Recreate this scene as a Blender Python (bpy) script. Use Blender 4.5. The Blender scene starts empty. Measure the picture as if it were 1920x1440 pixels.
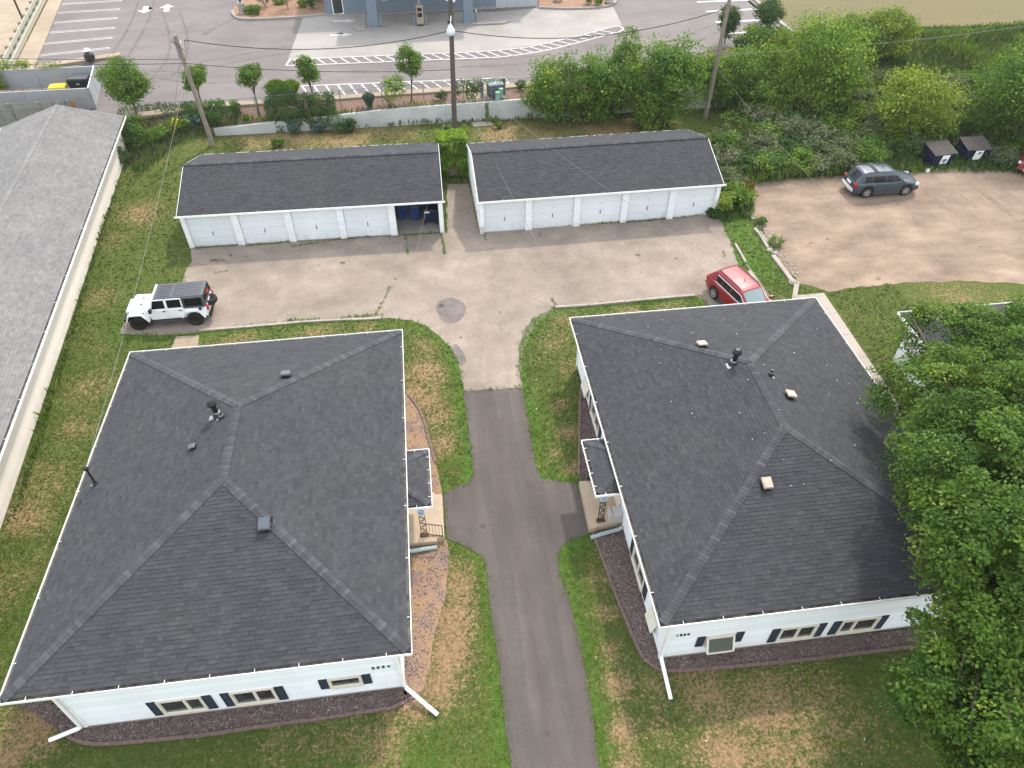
import bpy, bmesh, math, random
import numpy as np
from mathutils import Vector, Matrix
R = math.radians
SC = bpy.context.scene
COL = SC.collection
rng = np.random.default_rng(7)
random.seed(7)

# ---------------------------------------------------------------- camera, sky, sun, exposure
cd = bpy.data.cameras.new('camera'); cam = bpy.data.objects.new('camera', cd); COL.objects.link(cam)
cd.sensor_width = 36.0; cd.lens = 1352.45 / 1920 * 36.0; cd.clip_end = 2000; cd.clip_start = 0.5
p_, y_, r_ = 0.77338, 0.124982, 0.002582
fwd = Vector((math.sin(y_) * math.cos(p_), math.cos(y_) * math.cos(p_), -math.sin(p_)))
rt = Vector((math.cos(y_), -math.sin(y_), 0)); dn = fwd.cross(rt)
rt2 = rt * math.cos(r_) + dn * math.sin(r_); dn2 = dn * math.cos(r_) - rt * math.sin(r_)
mw = Matrix.Identity(4)
for i in range(3):
    mw[i][0] = rt2[i]; mw[i][1] = -dn2[i]; mw[i][2] = -fwd[i]
mw[2][3] = 25.0
cam.matrix_world = mw
SC.camera = cam

SUN_EL, SUN_AZ = R(50), math.atan2(0.50, 0.86)          # azimuth clockwise from +Y
wd = bpy.data.worlds.new('World'); SC.world = wd; wd.use_nodes = True
nt = wd.node_tree; bg = nt.nodes['Background']
sky = nt.nodes.new('ShaderNodeTexSky'); sky.sky_type = 'NISHITA'; sky.sun_disc = False
sky.sun_elevation = SUN_EL; sky.sun_rotation = SUN_AZ
sky.air_density = 1.5; sky.dust_density = 2.0; sky.ozone_density = 1.0
hz = nt.nodes.new('ShaderNodeMix'); hz.data_type = 'RGBA'; hz.inputs[0].default_value = 0.5; hz.inputs[7].default_value = (8.85, 8.75, 8.65, 1)      # even pale haze over the whole sky
nt.links.new(sky.outputs[0], hz.inputs[6]); nt.links.new(hz.outputs[2], bg.inputs[0]); bg.inputs[1].default_value = 0.15
sd = bpy.data.lights.new('sun', 'SUN'); sd.energy = 1.75; sd.angle = R(2.5); sd.color = (1.0, 0.93, 0.84)
sun = bpy.data.objects.new('sun', sd); COL.objects.link(sun)
sdir = Vector((math.sin(SUN_AZ) * math.cos(SUN_EL), math.cos(SUN_AZ) * math.cos(SUN_EL), math.sin(SUN_EL)))
sun.rotation_euler = sdir.to_track_quat('Z', 'Y').to_euler(); sun.location = (30, 60, 60)
SC.view_settings.view_transform = 'Standard'; SC.view_settings.look = 'None'
SC.view_settings.exposure = 1.2; SC.view_settings.gamma = 1.0; SC.view_settings.use_curve_mapping = False
SC.render.engine = 'CYCLES'
SC.cycles.use_denoising = True
SC.cycles.max_bounces = 6; SC.cycles.diffuse_bounces = 3; SC.cycles.transparent_max_bounces = 6
SC.cycles.sample_clamp_indirect = 4.0

# ---------------------------------------------------------------- helpers
def tag(o, label=None, cat=None, group=None, kind=None):
    if label: o['label'] = label
    if cat: o['category'] = cat
    if group: o['group'] = group
    if kind: o['kind'] = kind
    return o

def empty(name, loc=(0, 0, 0), rz=0.0, label=None, cat=None, group=None):
    o = bpy.data.objects.new(name, None); COL.objects.link(o)
    o.location = loc; o.rotation_euler = (0, 0, rz); o.empty_display_size = 0.3
    return tag(o, label, cat, group)

def link(name, me, parent=None, loc=None, mat=None):
    o = bpy.data.objects.new(name, me); COL.objects.link(o)
    if parent: o.parent = parent
    if mat is not None: o.matrix_basis = mat
    elif loc is not None: o.location = loc
    return o

def big_mesh(name, V, F, mats, tone=None, smooth=False, mi=None, attrs=None):
    """V (n,3), F (m,k) arrays"""
    V = np.asarray(V, np.float32); F = np.asarray(F, np.int32)
    me = bpy.data.meshes.new(name); k = F.shape[1]
    me.vertices.add(len(V)); me.vertices.foreach_set('co', V.ravel())
    me.loops.add(F.size); me.loops.foreach_set('vertex_index', F.ravel())
    me.polygons.add(len(F)); me.polygons.foreach_set('loop_start', np.arange(0, F.size, k, dtype=np.int32))
    try: me.polygons.foreach_set('loop_total', np.full(len(F), k, np.int32))
    except Exception: pass
    for m in (mats if isinstance(mats, (list, tuple)) else [mats]): me.materials.append(m)
    if mi is not None: me.polygons.foreach_set('material_index', np.asarray(mi, np.int32))
    me.update(calc_edges=True); me.validate()
    for nm, a in dict(attrs or {}, **({'tone': tone} if tone is not None else {})).items():
        at = me.attributes.new(nm, 'FLOAT', 'POINT'); at.data.foreach_set('value', np.asarray(a, np.float32))
    me.polygons.foreach_set('use_smooth', np.full(len(F), bool(smooth)))
    return me

class MB:
    def __init__(s): s.v = []; s.f = []; s.m = []; s.t = []
    def add(s, V, F, m=0, t=0.5):
        b = len(s.v); s.v += [tuple(map(float, p)) for p in V]; s.t += [t] * len(V)
        s.f += [tuple(i + b for i in f) for f in F]; s.m += [m] * len(F); return s
    def box(s, c, d, rz=0, m=0, t=0.5, taper=1.0):
        cx, cy, cz = c; a, b, h = d[0] / 2, d[1] / 2, d[2] / 2; co, si = math.cos(rz), math.sin(rz); V = []
        for z, k in ((-h, 1.0), (h, taper)):
            for x, y in ((-a, -b), (a, -b), (a, b), (-a, b)):
                x *= k; y *= k; V.append((cx + x * co - y * si, cy + x * si + y * co, cz + z))
        return s.add(V, [(3, 2, 1, 0), (4, 5, 6, 7), (0, 1, 5, 4), (1, 2, 6, 5), (2, 3, 7, 6), (3, 0, 4, 7)], m, t)
    def b2(s, lo, hi, m=0, t=0.5):
        return s.box([(a + b) / 2 for a, b in zip(lo, hi)], [b - a for a, b in zip(lo, hi)], 0, m, t)
    def bar(s, p, q, w, h, m=0, up=(0, 0, 1), t=0.5):
        p, q = Vector(p), Vector(q); d = (q - p).normalized(); u = Vector(up)
        if abs(d.dot(u)) > 0.98: u = Vector((0, 1, 0))
        a = d.cross(u).normalized() * w / 2; b = a.cross(d).normalized() * h / 2; V = []
        for e in (p, q):
            for i, j in ((-1, -1), (1, -1), (1, 1), (-1, 1)): V.append(e + a * i + b * j)
        return s.add(V, [(0, 1, 2, 3), (7, 6, 5, 4), (0, 4, 5, 1), (1, 5, 6, 2), (2, 6, 7, 3), (3, 7, 4, 0)], m, t)
    def tube(s, path, rad, n=8, m=0, cap=True, t=0.5):
        path = [Vector(p) for p in path]; rad = [rad] * len(path) if isinstance(rad, (int, float)) else rad; V = []; F = []
        a = None
        for i, p in enumerate(path):
            d = (path[min(i + 1, len(path) - 1)] - path[max(i - 1, 0)]).normalized()
            if a is None:
                a = d.cross(Vector((0, 0, 1)))
                if a.length < 0.1: a = d.cross(Vector((0, 1, 0)))
            a = (a - d * a.dot(d)).normalized(); b = d.cross(a)
            for k in range(n):
                w = 2 * math.pi * k / n; V.append(p + (a * math.cos(w) + b * math.sin(w)) * rad[i])
        for i in range(len(path) - 1):
            for k in range(n):
                F.append((i * n + k, i * n + (k + 1) % n, (i + 1) * n + (k + 1) % n, (i + 1) * n + k))
        if cap: F += [tuple(range(n))[::-1], tuple((len(path) - 1) * n + k for k in range(n))]
        return s.add(V, F, m, t)
    def cyl(s, p, q, r, n=12, m=0, r2=None): return s.tube([p, q], [r, r if r2 is None else r2], n, m)
    def prism(s, poly, z0, z1, m=0, t=0.5):
        n = len(poly); V = [(x, y, z0) for x, y in poly] + [(x, y, z1) for x, y in poly]
        F = [tuple(range(n - 1, -1, -1)), tuple(range(n, 2 * n))] + [(i, (i + 1) % n, n + (i + 1) % n, n + i) for i in range(n)]
        return s.add(V, F, m, t)
    def lathe(s, prof, c=(0, 0, 0), n=16, m=0):
        V = []; F = []
        for r, z in prof:
            for k in range(n):
                w = 2 * math.pi * k / n; V.append((c[0] + r * math.cos(w), c[1] + r * math.sin(w), c[2] + z))
        for i in range(len(prof) - 1):
            for k in range(n): F.append((i * n + k, i * n + (k + 1) % n, (i + 1) * n + (k + 1) % n, (i + 1) * n + k))
        F += [tuple(range(n))[::-1], tuple((len(prof) - 1) * n + k for k in range(n))]
        return s.add(V, F, m)
    def mesh(s, name, mats, smooth=False, fix=False):
        me = bpy.data.meshes.new(name); me.from_pydata(s.v, [], s.f)
        for m in (mats if isinstance(mats, (list, tuple)) else [mats]): me.materials.append(m)
        me.polygons.foreach_set('material_index', np.array(s.m, np.int32))
        at = me.attributes.new('tone', 'FLOAT', 'POINT'); at.data.foreach_set('value', np.array(s.t, np.float32))
        if fix:
            bm = bmesh.new(); bm.from_mesh(me); bmesh.ops.recalc_face_normals(bm, faces=bm.faces); bm.to_mesh(me); bm.free()
        if smooth: me.polygons.foreach_set('use_smooth', np.ones(len(me.polygons), bool))
        me.update(); return me
    def build(s, name, mats, parent=None, smooth=False, kind=None, fix=False, loc=None):
        o = link(name, s.mesh(name, mats, smooth, fix), parent, loc)
        if kind: o['kind'] = kind
        return o

def sheet(name, polys, z, mat, label=None, kind='structure', thick=0.0, grid=None):
    """flat ground sheet(s) from outline polygons (triangulated), with a short skirt"""
    bm = bmesh.new()
    for poly in polys:
        vs = [bm.verts.new((x, y, z if not callable(z) else z(x, y))) for x, y in poly]
        f = bm.faces.new(vs)
        if f.normal.z < 0 or sum((poly[i][0] * poly[(i + 1) % len(poly)][1] - poly[(i + 1) % len(poly)][0] * poly[i][1]) for i in range(len(poly))) < 0:
            f.normal_flip()
        if thick:
            e = bmesh.ops.extrude_face_region(bm, geom=[f])
            for g in e['geom']:
                if isinstance(g, bmesh.types.BMVert): g.co.z -= thick
    bmesh.ops.triangulate(bm, faces=[f for f in bm.faces if len(f.verts) > 4])
    bmesh.ops.recalc_face_normals(bm, faces=bm.faces) if thick else None
    me = bpy.data.meshes.new(name); bm.to_mesh(me); bm.free(); me.materials.append(mat)
    o = link(name, me); tag(o, label, None, None, kind)
    return o

def smooth_poly(P, n=5):
    """Catmull-Rom through the points (closed)"""
    P = np.array(P, float); out = []; N = len(P)
    for i in range(N):
        a, b, c, d = P[i - 1], P[i], P[(i + 1) % N], P[(i + 2) % N]
        for k in range(n):
            t = k / n
            out.append(tuple(0.5 * (2 * b + (c - a) * t + (2 * a - 5 * b + 4 * c - d) * t * t + (3 * b - a - 3 * c + d) * t ** 3)))
    return out
def rough_edge(P, step=0.25, amp=0.05, seed=0):
    r = random.Random(seed); out = []
    for i in range(len(P)):
        a, b = Vector(P[i]), Vector(P[(i + 1) % len(P)]); L = (b - a).length; k = max(1, int(L / step))
        nrm = Vector((-(b - a).y, (b - a).x)).normalized() if L > 0 else Vector((0, 0))
        for j in range(k):
            p = a.lerp(b, j / k) + nrm * (r.gauss(0, amp) if L > step else 0); out.append((p.x, p.y))
    return out
def inside(P, X, Y):
    c = np.zeros(X.shape, bool); n = len(P)
    for i in range(n):
        x1, y1 = P[i]; x2, y2 = P[(i + 1) % n]
        k = ((y1 > Y) != (y2 > Y))
        with np.errstate(divide='ignore', invalid='ignore'):
            c ^= k & (X < (x2 - x1) * (Y - y1) / (y2 - y1 if y2 != y1 else 1e-9) + x1)
    return c
def dist_poly(P, X, Y):
    d = np.full(X.shape, 1e9); n = len(P)
    for i in range(n):
        a = np.array(P[i]); b = np.array(P[(i + 1) % n]); ab = b - a; L = max(ab @ ab, 1e-9)
        t = np.clip(((X - a[0]) * ab[0] + (Y - a[1]) * ab[1]) / L, 0, 1)
        d = np.minimum(d, np.hypot(X - a[0] - t * ab[0], Y - a[1] - t * ab[1]))
    return d
_LAT = np.random.default_rng(3).random((256, 256))
def vnoise(X, Y, s=1.0, o=0):
    x = X / s + 37.3 * o; y = Y / s + 91.7 * o; i = np.floor(x).astype(int); j = np.floor(y).astype(int)
    fx = x - i; fy = y - j; fx = fx * fx * (3 - 2 * fx); fy = fy * fy * (3 - 2 * fy)
    g = lambda a, b: _LAT[a % 256, b % 256]
    return (g(i, j) * (1 - fx) + g(i + 1, j) * fx) * (1 - fy) + (g(i, j + 1) * (1 - fx) + g(i + 1, j + 1) * fx) * fy
def fbm(X, Y, s=1.0, o=0): return 0.5 * vnoise(X, Y, s, o) + 0.3 * vnoise(X, Y, s / 2.1, o + 1) + 0.2 * vnoise(X, Y, s / 4.3, o + 2)

# ---------------------------------------------------------------- materials
class NG:
    def __init__(s, name):
        s.m = bpy.data.materials.new(name); s.m.use_nodes = True; s.t = s.m.node_tree; s.b = s.t.nodes['Principled BSDF']; s.out = s.t.nodes['Material Output']
        s.co = None
    def n(s, ty, **kw):
        q = s.t.nodes.new(ty)
        for k, v in kw.items(): setattr(q, k, v)
        return q
    def l(s, a, b): s.t.links.new(a, b)
    def coord(s):
        if s.co is None: s.co = s.n('ShaderNodeTexCoord').outputs['Object']
        return s.co
    def pos(s):
        return s.n('ShaderNodeNewGeometry').outputs['Position']
    def noise(s, scale, detail=4, rough=0.55, vec=None, stretch=None, dist=0.0):
        q = s.n('ShaderNodeTexNoise'); q.inputs['Scale'].default_value = scale; q.inputs['Detail'].default_value = detail; q.inputs['Roughness'].default_value = rough
        q.inputs['Distortion'].default_value = dist
        v = vec or s.pos()
        if stretch:
            mp = s.n('ShaderNodeMapping'); mp.inputs['Scale'].default_value = stretch; s.l(v, mp.inputs[0]); v = mp.outputs[0]
        s.l(v, q.inputs['Vector']); return q.outputs[0]
    def ramp(s, f, lo, hi):
        q = s.n('ShaderNodeMapRange'); q.inputs[1].default_value = lo; q.inputs[2].default_value = hi; q.clamp = True; s.l(f, q.inputs[0]); return q.outputs[0]
    def mix(s, f, a, b, mode='MIX'):
        q = s.n('ShaderNodeMix', data_type='RGBA', blend_type=mode)
        for k, x in ((0, f), (6, a), (7, b)):
            if hasattr(x, 'links') or hasattr(x, 'is_linked'): s.l(x, q.inputs[k])
            elif k == 0: q.inputs[0].default_value = x
            else: q.inputs[k].default_value = (*x, 1) if len(x) == 3 else x
        return q.outputs[2]
    def math(s, op, a, b=0.0):
        q = s.n('ShaderNodeMath', operation=op)
        for k, x in ((0, a), (1, b)):
            if hasattr(x, 'is_linked'): s.l(x, q.inputs[k])
            else: q.inputs[k].default_value = x
        return q.outputs[0]
    def attr(s, nm): return s.n('ShaderNodeAttribute', attribute_name=nm).outputs['Fac']
    def fin(s, col, rough=0.8, bump=None, bs=0.3, bd=0.02, spec=0.3, metal=0.0):
        if hasattr(col, 'is_linked'): s.l(col, s.b.inputs['Base Color'])
        else: s.b.inputs['Base Color'].default_value = (*col, 1)
        if hasattr(rough, 'is_linked'): s.l(rough, s.b.inputs['Roughness'])
        else: s.b.inputs['Roughness'].default_value = rough
        s.b.inputs['Specular IOR Level'].default_value = spec; s.b.inputs['Metallic'].default_value = metal
        if bump is not None:
            q = s.n('ShaderNodeBump'); q.inputs['Strength'].default_value = bs; q.inputs['Distance'].default_value = bd
            s.l(bump, q.inputs['Height']); s.l(q.outputs[0], s.b.inputs['Normal'])
        return s.m

def simple(name, c, rough=0.6, var=0.12, scale=6.0, spec=0.3, metal=0.0, bump=0.0):
    g = NG(name); f = g.noise(scale, 5)
    col = g.mix(g.ramp(f, 0.3, 0.7), [x * (1 - var) for x in c], [min(1, x * (1 + var)) for x in c])
    return g.fin(col, rough, f if bump else None, bump, 0.01, spec, metal)

def shingle_mat(name, c, warm, amp):
    g = NG(name); t = g.attr('tone')
    base = g.mix(g.ramp(g.noise(0.35, 3), 0.35, 0.65), c, warm)
    col = g.mix(g.ramp(t, 0, 1), [x * (1 - amp) for x in (1, 1, 1)], [1 + amp] * 3); col = g.mix(g.ramp(t, 1, 2), col, (1.85, 1.85, 1.88))
    col = g.mix(1.0, base, col, 'MULTIPLY')
    gr = g.noise(45, 3, 0.8); k = g.ramp(gr, 0.25, 0.75)
    col = g.mix(1.0, col, g.mix(k, (0.82, 0.82, 0.82), (1.18, 1.18, 1.18)), 'MULTIPLY')
    st = g.ramp(g.noise(1.1, 5, 0.6), 0.3, 0.75)
    col = g.mix(1.0, col, g.mix(st, (0.9, 0.9, 0.9), (1.08, 1.08, 1.07)), 'MULTIPLY')
    return g.fin(col, 0.92, gr, 0.5, 0.004, 0.15)

def siding_mat(name, c, dirt=0.0):
    g = NG(name); f = g.noise(0.9, 5, 0.6, stretch=(1, 1, 0.35))
    col = g.mix(g.ramp(f, 0.35, 0.7), c, [x * 0.94 for x in c]); t = g.attr('tone'); col = g.mix(1.0, col, g.mix(g.ramp(t, 0.3, 0.7), (0.89, 0.90, 0.91), (1.0, 1.0, 1.0)), 'MULTIPLY')
    sp = g.n('ShaderNodeSeparateXYZ'); g.l(g.pos(), sp.inputs[0])                 # soil splashed up from the ground, in uneven tongues
    k = g.math('MULTIPLY', g.ramp(sp.outputs[2], 0.55, 0.05), g.ramp(g.noise(3.0, 5, 0.7, stretch=(1, 1, 0.3)), 0.42, 0.7)); col = g.mix(g.math('MULTIPLY', k, 0.45), col, (0.36, 0.32, 0.26))
    st = g.ramp(g.noise(2.2, 4, 0.7, stretch=(1.6, 1.6, 0.12)), 0.58, 0.8); col = g.mix(g.math('MULTIPLY', st, 0.12), col, (0.42, 0.42, 0.38))
    return g.fin(col, 0.45, None, spec=0.35)

def leaf_mat(name, a, b, yel=None, tr=0.35):
    g = NG(name); t = g.attr('tone'); col = g.mix(g.ramp(t, 0.0, 1.0), a, b)
    if yel: col = g.mix(g.ramp(t, 0.8, 1.2), col, yel)
    g.fin(col, 0.5, spec=0.25)
    q = g.n('ShaderNodeBsdfTranslucent'); g.l(g.mix(1.0, col, (1.5, 1.45, 0.6), 'MULTIPLY'), q.inputs[0])
    m = g.n('ShaderNodeMixShader'); m.inputs[0].default_value = tr
    g.l(g.b.outputs[0], m.inputs[1]); g.l(q.outputs[0], m.inputs[2]); g.l(m.outputs[0], g.out.inputs[0])
    return g.m

MAT = {}
MAT['shingle'] = shingle_mat('dark_shingle', (0.0445, 0.0465, 0.0520), (0.0485, 0.0495, 0.0525), 0.19)
MAT['shingle_lt'] = shingle_mat('grey_shingle', (0.150, 0.147, 0.145), (0.172, 0.167, 0.162), 0.16)
MAT['siding'] = siding_mat('white_siding', (0.80, 0.83, 0.84))
MAT['siding_cream'] = siding_mat('cream_siding', (0.66, 0.60, 0.53))
MAT['white'] = simple('white_trim', (0.80, 0.80, 0.78), 0.4, 0.04)
MAT['gutter'] = simple('white_gutter_metal', (0.78, 0.78, 0.77), 0.35, 0.06)
MAT['dirt_in'] = simple('gutter_debris', (0.085, 0.078, 0.07), 0.9, 0.6, 5)
MAT['cream'] = simple('cream_window_frame', (0.62, 0.58, 0.49), 0.4, 0.05)
MAT['shutter'] = simple('navy_shutter', (0.018, 0.028, 0.042), 0.45, 0.15)
MAT['black'] = simple('black_plastic', (0.012, 0.012, 0.013), 0.45, 0.1)
MAT['blackmetal'] = simple('black_metal', (0.02, 0.019, 0.018), 0.4, 0.2, metal=0.3)
MAT['rust'] = simple('rusty_iron', (0.08, 0.045, 0.03), 0.7, 0.4, 20)
MAT['galv'] = simple('galvanized_steel', (0.26, 0.275, 0.29), 0.5, 0.12, 8, metal=0.6)
MAT['greypipe'] = simple('grey_pipe', (0.30, 0.36, 0.36), 0.5, 0.1)
g = NG('window_glass'); g.b.inputs['Coat Weight'].default_value = 0.4
MAT['glass'] = g.fin(g.mix(g.ramp(g.noise(2.0, 3), 0.3, 0.7), (0.012, 0.014, 0.014), (0.04, 0.045, 0.042)), 0.06, spec=0.6)
g = NG('car_glass'); MAT['carglass'] = g.fin((0.008, 0.010, 0.011), 0.05, spec=0.28)
g = NG('windshield_glass'); MAT['windshield'] = g.fin((0.16, 0.22, 0.22), 0.06, spec=0.8)
def concrete(name, a, b, sc=1.2, crack=0.0, blot=0.3, aniso=None, spots=0.0):
    g = NG(name); n1 = g.noise(sc, 6, 0.6, stretch=aniso); n2 = g.noise(14, 5, 0.75); n3 = g.noise(0.22, 4, 0.6)
    col = g.mix(g.ramp(n1, 0.32, 0.7), a, b)
    col = g.mix(1.0, col, g.mix(g.ramp(n3, 0.35, 0.65), (1 - blot,) * 3, (1 + blot * 0.55,) * 3), 'MULTIPLY')
    col = g.mix(1.0, col, g.mix(g.ramp(n2, 0.25, 0.75), (0.86, 0.86, 0.86), (1.13, 1.13, 1.13)), 'MULTIPLY')
    if crack:
        v = g.n('ShaderNodeTexVoronoi', feature='DISTANCE_TO_EDGE'); v.inputs['Scale'].default_value = crack
        mp = g.n('ShaderNodeVectorMath', operation='ADD'); w = g.n('ShaderNodeTexNoise'); w.inputs['Scale'].default_value = 1.3; w.inputs['Detail'].default_value = 5
        p = g.pos(); g.l(p, w.inputs['Vector']); g.l(p, mp.inputs[0]); g.l(w.outputs[1], mp.inputs[1]); g.l(mp.outputs[0], v.inputs['Vector'])
        k = g.math('LESS_THAN', v.outputs['Distance'], 0.006 * crack)
        k2 = g.math('MULTIPLY', k, g.ramp(g.noise(0.35, 3), 0.42, 0.6))
        col = g.mix(k2, col, [x * 0.55 for x in a])
    if spots:
        sv = g.n('ShaderNodeTexVoronoi'); sv.inputs['Scale'].default_value = 0.9; sv.inputs['Randomness'].default_value = 1.0; g.l(g.pos(), sv.inputs['Vector'])
        sc_ = g.n('ShaderNodeSeparateColor'); g.l(sv.outputs['Color'], sc_.inputs[0]); rad = g.math('MULTIPLY', g.ramp(sc_.outputs[0], 0.55, 1.0), 0.16)
        k = g.math('LESS_THAN', g.math('ADD', sv.outputs['Distance'], g.math('MULTIPLY', g.math('SUBTRACT', n2, 0.5), 0.25)), rad); col = g.mix(g.math('MULTIPLY', k, spots), col, [x * 0.45 for x in a])
        k = g.ramp(g.noise(0.55, 7, 0.72, dist=1.2), 0.60, 0.70); col = g.mix(g.math('MULTIPLY', k, spots * 0.55), col, [min(1, x * 1.35) for x in b])
        k = g.ramp(g.noise(0.33, 7, 0.75, dist=1.0), 0.62, 0.72); col = g.mix(g.math('MULTIPLY', k, spots * 0.55), col, [x * 0.72 for x in a])
        w1 = g.n('ShaderNodeTexNoise'); w1.inputs['Scale'].default_value = 0.5; w1.inputs['Detail'].default_value = 6; w1.inputs['Roughness'].default_value = 0.6; g.l(g.pos(), w1.inputs['Vector'])
        ln = g.math('LESS_THAN', g.math('ABSOLUTE', g.math('SUBTRACT', w1.outputs[0], 0.5)), 0.0016); col = g.mix(g.math('MULTIPLY', ln, spots * 0.9), col, [x * 0.45 for x in a])
    return g.fin(col, 0.9, n2, 0.35, 0.006, 0.2)
MAT['court'] = concrete('worn_court_pavement', (0.195, 0.160, 0.130), (0.265, 0.220, 0.180), 0.7, 0.35, 0.2, None, 0.85)
MAT['drive'] = concrete('new_asphalt', (0.078, 0.066, 0.060), (0.110, 0.094, 0.086), 0.55, 0, 0.18, (2.2, 0.25, 1), 0.4)
MAT['patch'] = concrete('asphalt_patch', (0.12, 0.103, 0.093), (0.175, 0.150, 0.137), 1.6, 0, 0.2)
MAT['dirtlot'] = concrete('dusty_gravel_lot', (0.165, 0.122, 0.090), (0.285, 0.212, 0.155), 0.55, 0.28, 0.25, (0.75, 1.5, 1), 0.6)
MAT['banklot'] = concrete('bank_asphalt', (0.140, 0.124, 0.120), (0.168, 0.149, 0.143), 0.5, 0, 0.12, (0.5, 1.4, 1), 0.25)
MAT['pad'] = concrete('pale_concrete', (0.255, 0.237, 0.218), (0.305, 0.284, 0.262), 0.35, 0, 0.10)
MAT['walk'] = concrete('sidewalk_concrete', (0.30, 0.26, 0.225), (0.35, 0.305, 0.265), 0.9, 0, 0.1)
MAT['beige'] = concrete('beige_concrete', (0.27, 0.215, 0.155), (0.32, 0.26, 0.19), 1.0, 0, 0.1)
MAT['porch'] = concrete('porch_slab', (0.36, 0.28, 0.20), (0.41, 0.325, 0.235), 1.2, 0, 0.12)
MAT['retain'] = concrete('retaining_concrete', (0.40, 0.41, 0.40), (0.50, 0.51, 0.50), 0.8, 0, 0.12)
MAT['floor'] = concrete('garage_floor', (0.26, 0.25, 0.22), (0.33, 0.31, 0.28), 1.0, 0, 0.25)
MAT['paint'] = concrete('white_road_paint', (0.42, 0.415, 0.405), (0.50, 0.495, 0.485), 2.0, 0, 0.08)
def gravel_mat(name, cols, sc):
    g = NG(name); v = g.n('ShaderNodeTexVoronoi'); v.inputs['Scale'].default_value = sc; g.l(g.pos(), v.inputs['Vector'])
    s = g.n('ShaderNodeSeparateColor'); g.l(v.outputs['Color'], s.inputs[0])
    col = g.mix(g.ramp(s.outputs[0], 0.1, 0.9), cols[0], cols[1]); col = g.mix(g.ramp(s.outputs[1], 0.8, 0.95), col, cols[2])
    col = g.mix(g.ramp(g.noise(1.2, 4), 0.35, 0.7), col, g.mix(0.5, col, cols[3]))
    return g.fin(col, 0.9, v.outputs['Distance'], 0.8, 0.02)
MAT['gravel'] = gravel_mat('maroon_gravel', ((0.095, 0.068, 0.062), (0.185, 0.140, 0.128), (0.27, 0.235, 0.21), (0.13, 0.095, 0.08)), 34)
g = NG('straw_covered_gravel'); v = g.n('ShaderNodeTexVoronoi'); v.inputs['Scale'].default_value = 34; g.l(g.pos(), v.inputs['Vector']); q = g.n('ShaderNodeSeparateColor'); g.l(v.outputs['Color'], q.inputs[0])
peb = g.mix(g.ramp(q.outputs[0], 0.1, 0.9), (0.10, 0.066, 0.064), (0.20, 0.14, 0.135)); peb = g.mix(g.ramp(q.outputs[1], 0.8, 0.95), peb, (0.30, 0.26, 0.24))
stw = g.mix(g.ramp(g.noise(30, 4, 0.75, stretch=(1, 2.2, 1)), 0.3, 0.7), (0.15, 0.085, 0.05), (0.40, 0.265, 0.15)); k = g.math('ADD', g.noise(1.1, 6, 0.72), g.math('MULTIPLY', g.math('SUBTRACT', q.outputs[2], 0.5), 0.22))
MAT['straw'] = g.fin(g.mix(g.ramp(k, 0.40, 0.52), peb, stw), 0.95, v.outputs['Distance'], 0.8, 0.02)
MAT['mulch'] = gravel_mat('wood_mulch', ((0.10, 0.058, 0.043), (0.18, 0.108, 0.078), (0.28, 0.20, 0.155), (0.14, 0.083, 0.06)), 16)
MAT['mulch_or'] = gravel_mat('orange_mulch', ((0.19, 0.10, 0.06), (0.27, 0.155, 0.10), (0.36, 0.25, 0.18), (0.19, 0.105, 0.06)), 10)
g = NG('loose_gravel_stone'); t = g.attr('tone'); MAT['stone'] = g.fin(g.mix(g.ramp(t, 0.86, 0.95), g.mix(g.ramp(t, 0.0, 0.85), (0.068, 0.048, 0.045), (0.175, 0.128, 0.115)), (0.36, 0.32, 0.30)), 0.9)
MAT['edging'] = simple('red_edging_block', (0.150, 0.102, 0.088), 0.9, 0.25, 8)
MAT['wood'] = simple('weathered_wood', (0.20, 0.17, 0.13), 0.9, 0.35, 12)
MAT['woodgrey'] = simple('grey_fence_wood', (0.20, 0.20, 0.18), 0.9, 0.3, 10)
MAT['woodgreen'] = simple('green_grey_wood', (0.30, 0.31, 0.25), 0.85, 0.15, 8)
MAT['woodred'] = simple('orange_wood', (0.33, 0.17, 0.07), 0.85, 0.25, 8)
MAT['wooddark'] = simple('dark_pole_wood', (0.085, 0.072, 0.06), 0.9, 0.35, 12)
MAT['bark'] = simple('tree_bark', (0.10, 0.08, 0.06), 0.95, 0.35, 14)
MAT['kerb'] = concrete('pale_kerb', (0.24, 0.215, 0.175), (0.34, 0.305, 0.255), 2.0, 0, 0.1)
MAT['bluewall'] = siding_mat('blue_grey_siding', (0.16, 0.20, 0.245))
MAT['greywall'] = siding_mat('grey_panel', (0.42, 0.44, 0.46))
MAT['encl'] = simple('grey_enclosure_metal', (0.27, 0.285, 0.30), 0.55, 0.08, 1.0)
MAT['navy'] = simple('navy_dumpster_paint', (0.006, 0.011, 0.036), 0.5, 0.2)
MAT['bluebin'] = simple('blue_bin_plastic', (0.012, 0.045, 0.16), 0.5, 0.15)
MAT['lid'] = simple('brown_black_lid', (0.11, 0.095, 0.088), 0.65, 0.2)
MAT['yellow'] = simple('yellow_plastic', (0.65, 0.45, 0.02), 0.5, 0.1)
MAT['green'] = simple('green_utility_paint', (0.20, 0.34, 0.26), 0.5, 0.1)
MAT['text'] = simple('black_lettering', (0.01, 0.01, 0.011), 0.5, 0.05)
MAT['signblue'] = simple('blue_sign_face', (0.52, 0.64, 0.72), 0.4, 0.06)
MAT['bluetext'] = simple('blue_sign_print', (0.06, 0.10, 0.30), 0.5, 0.05)
MAT['wire'] = simple('black_cable', (0.03, 0.028, 0.026), 0.6, 0.1)
MAT['wirelt'] = simple('pale_cable', (0.17, 0.17, 0.165), 0.5, 0.1)
MAT['lampwhite'] = simple('lamp_housing', (0.60, 0.64, 0.68), 0.4, 0.08)
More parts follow.
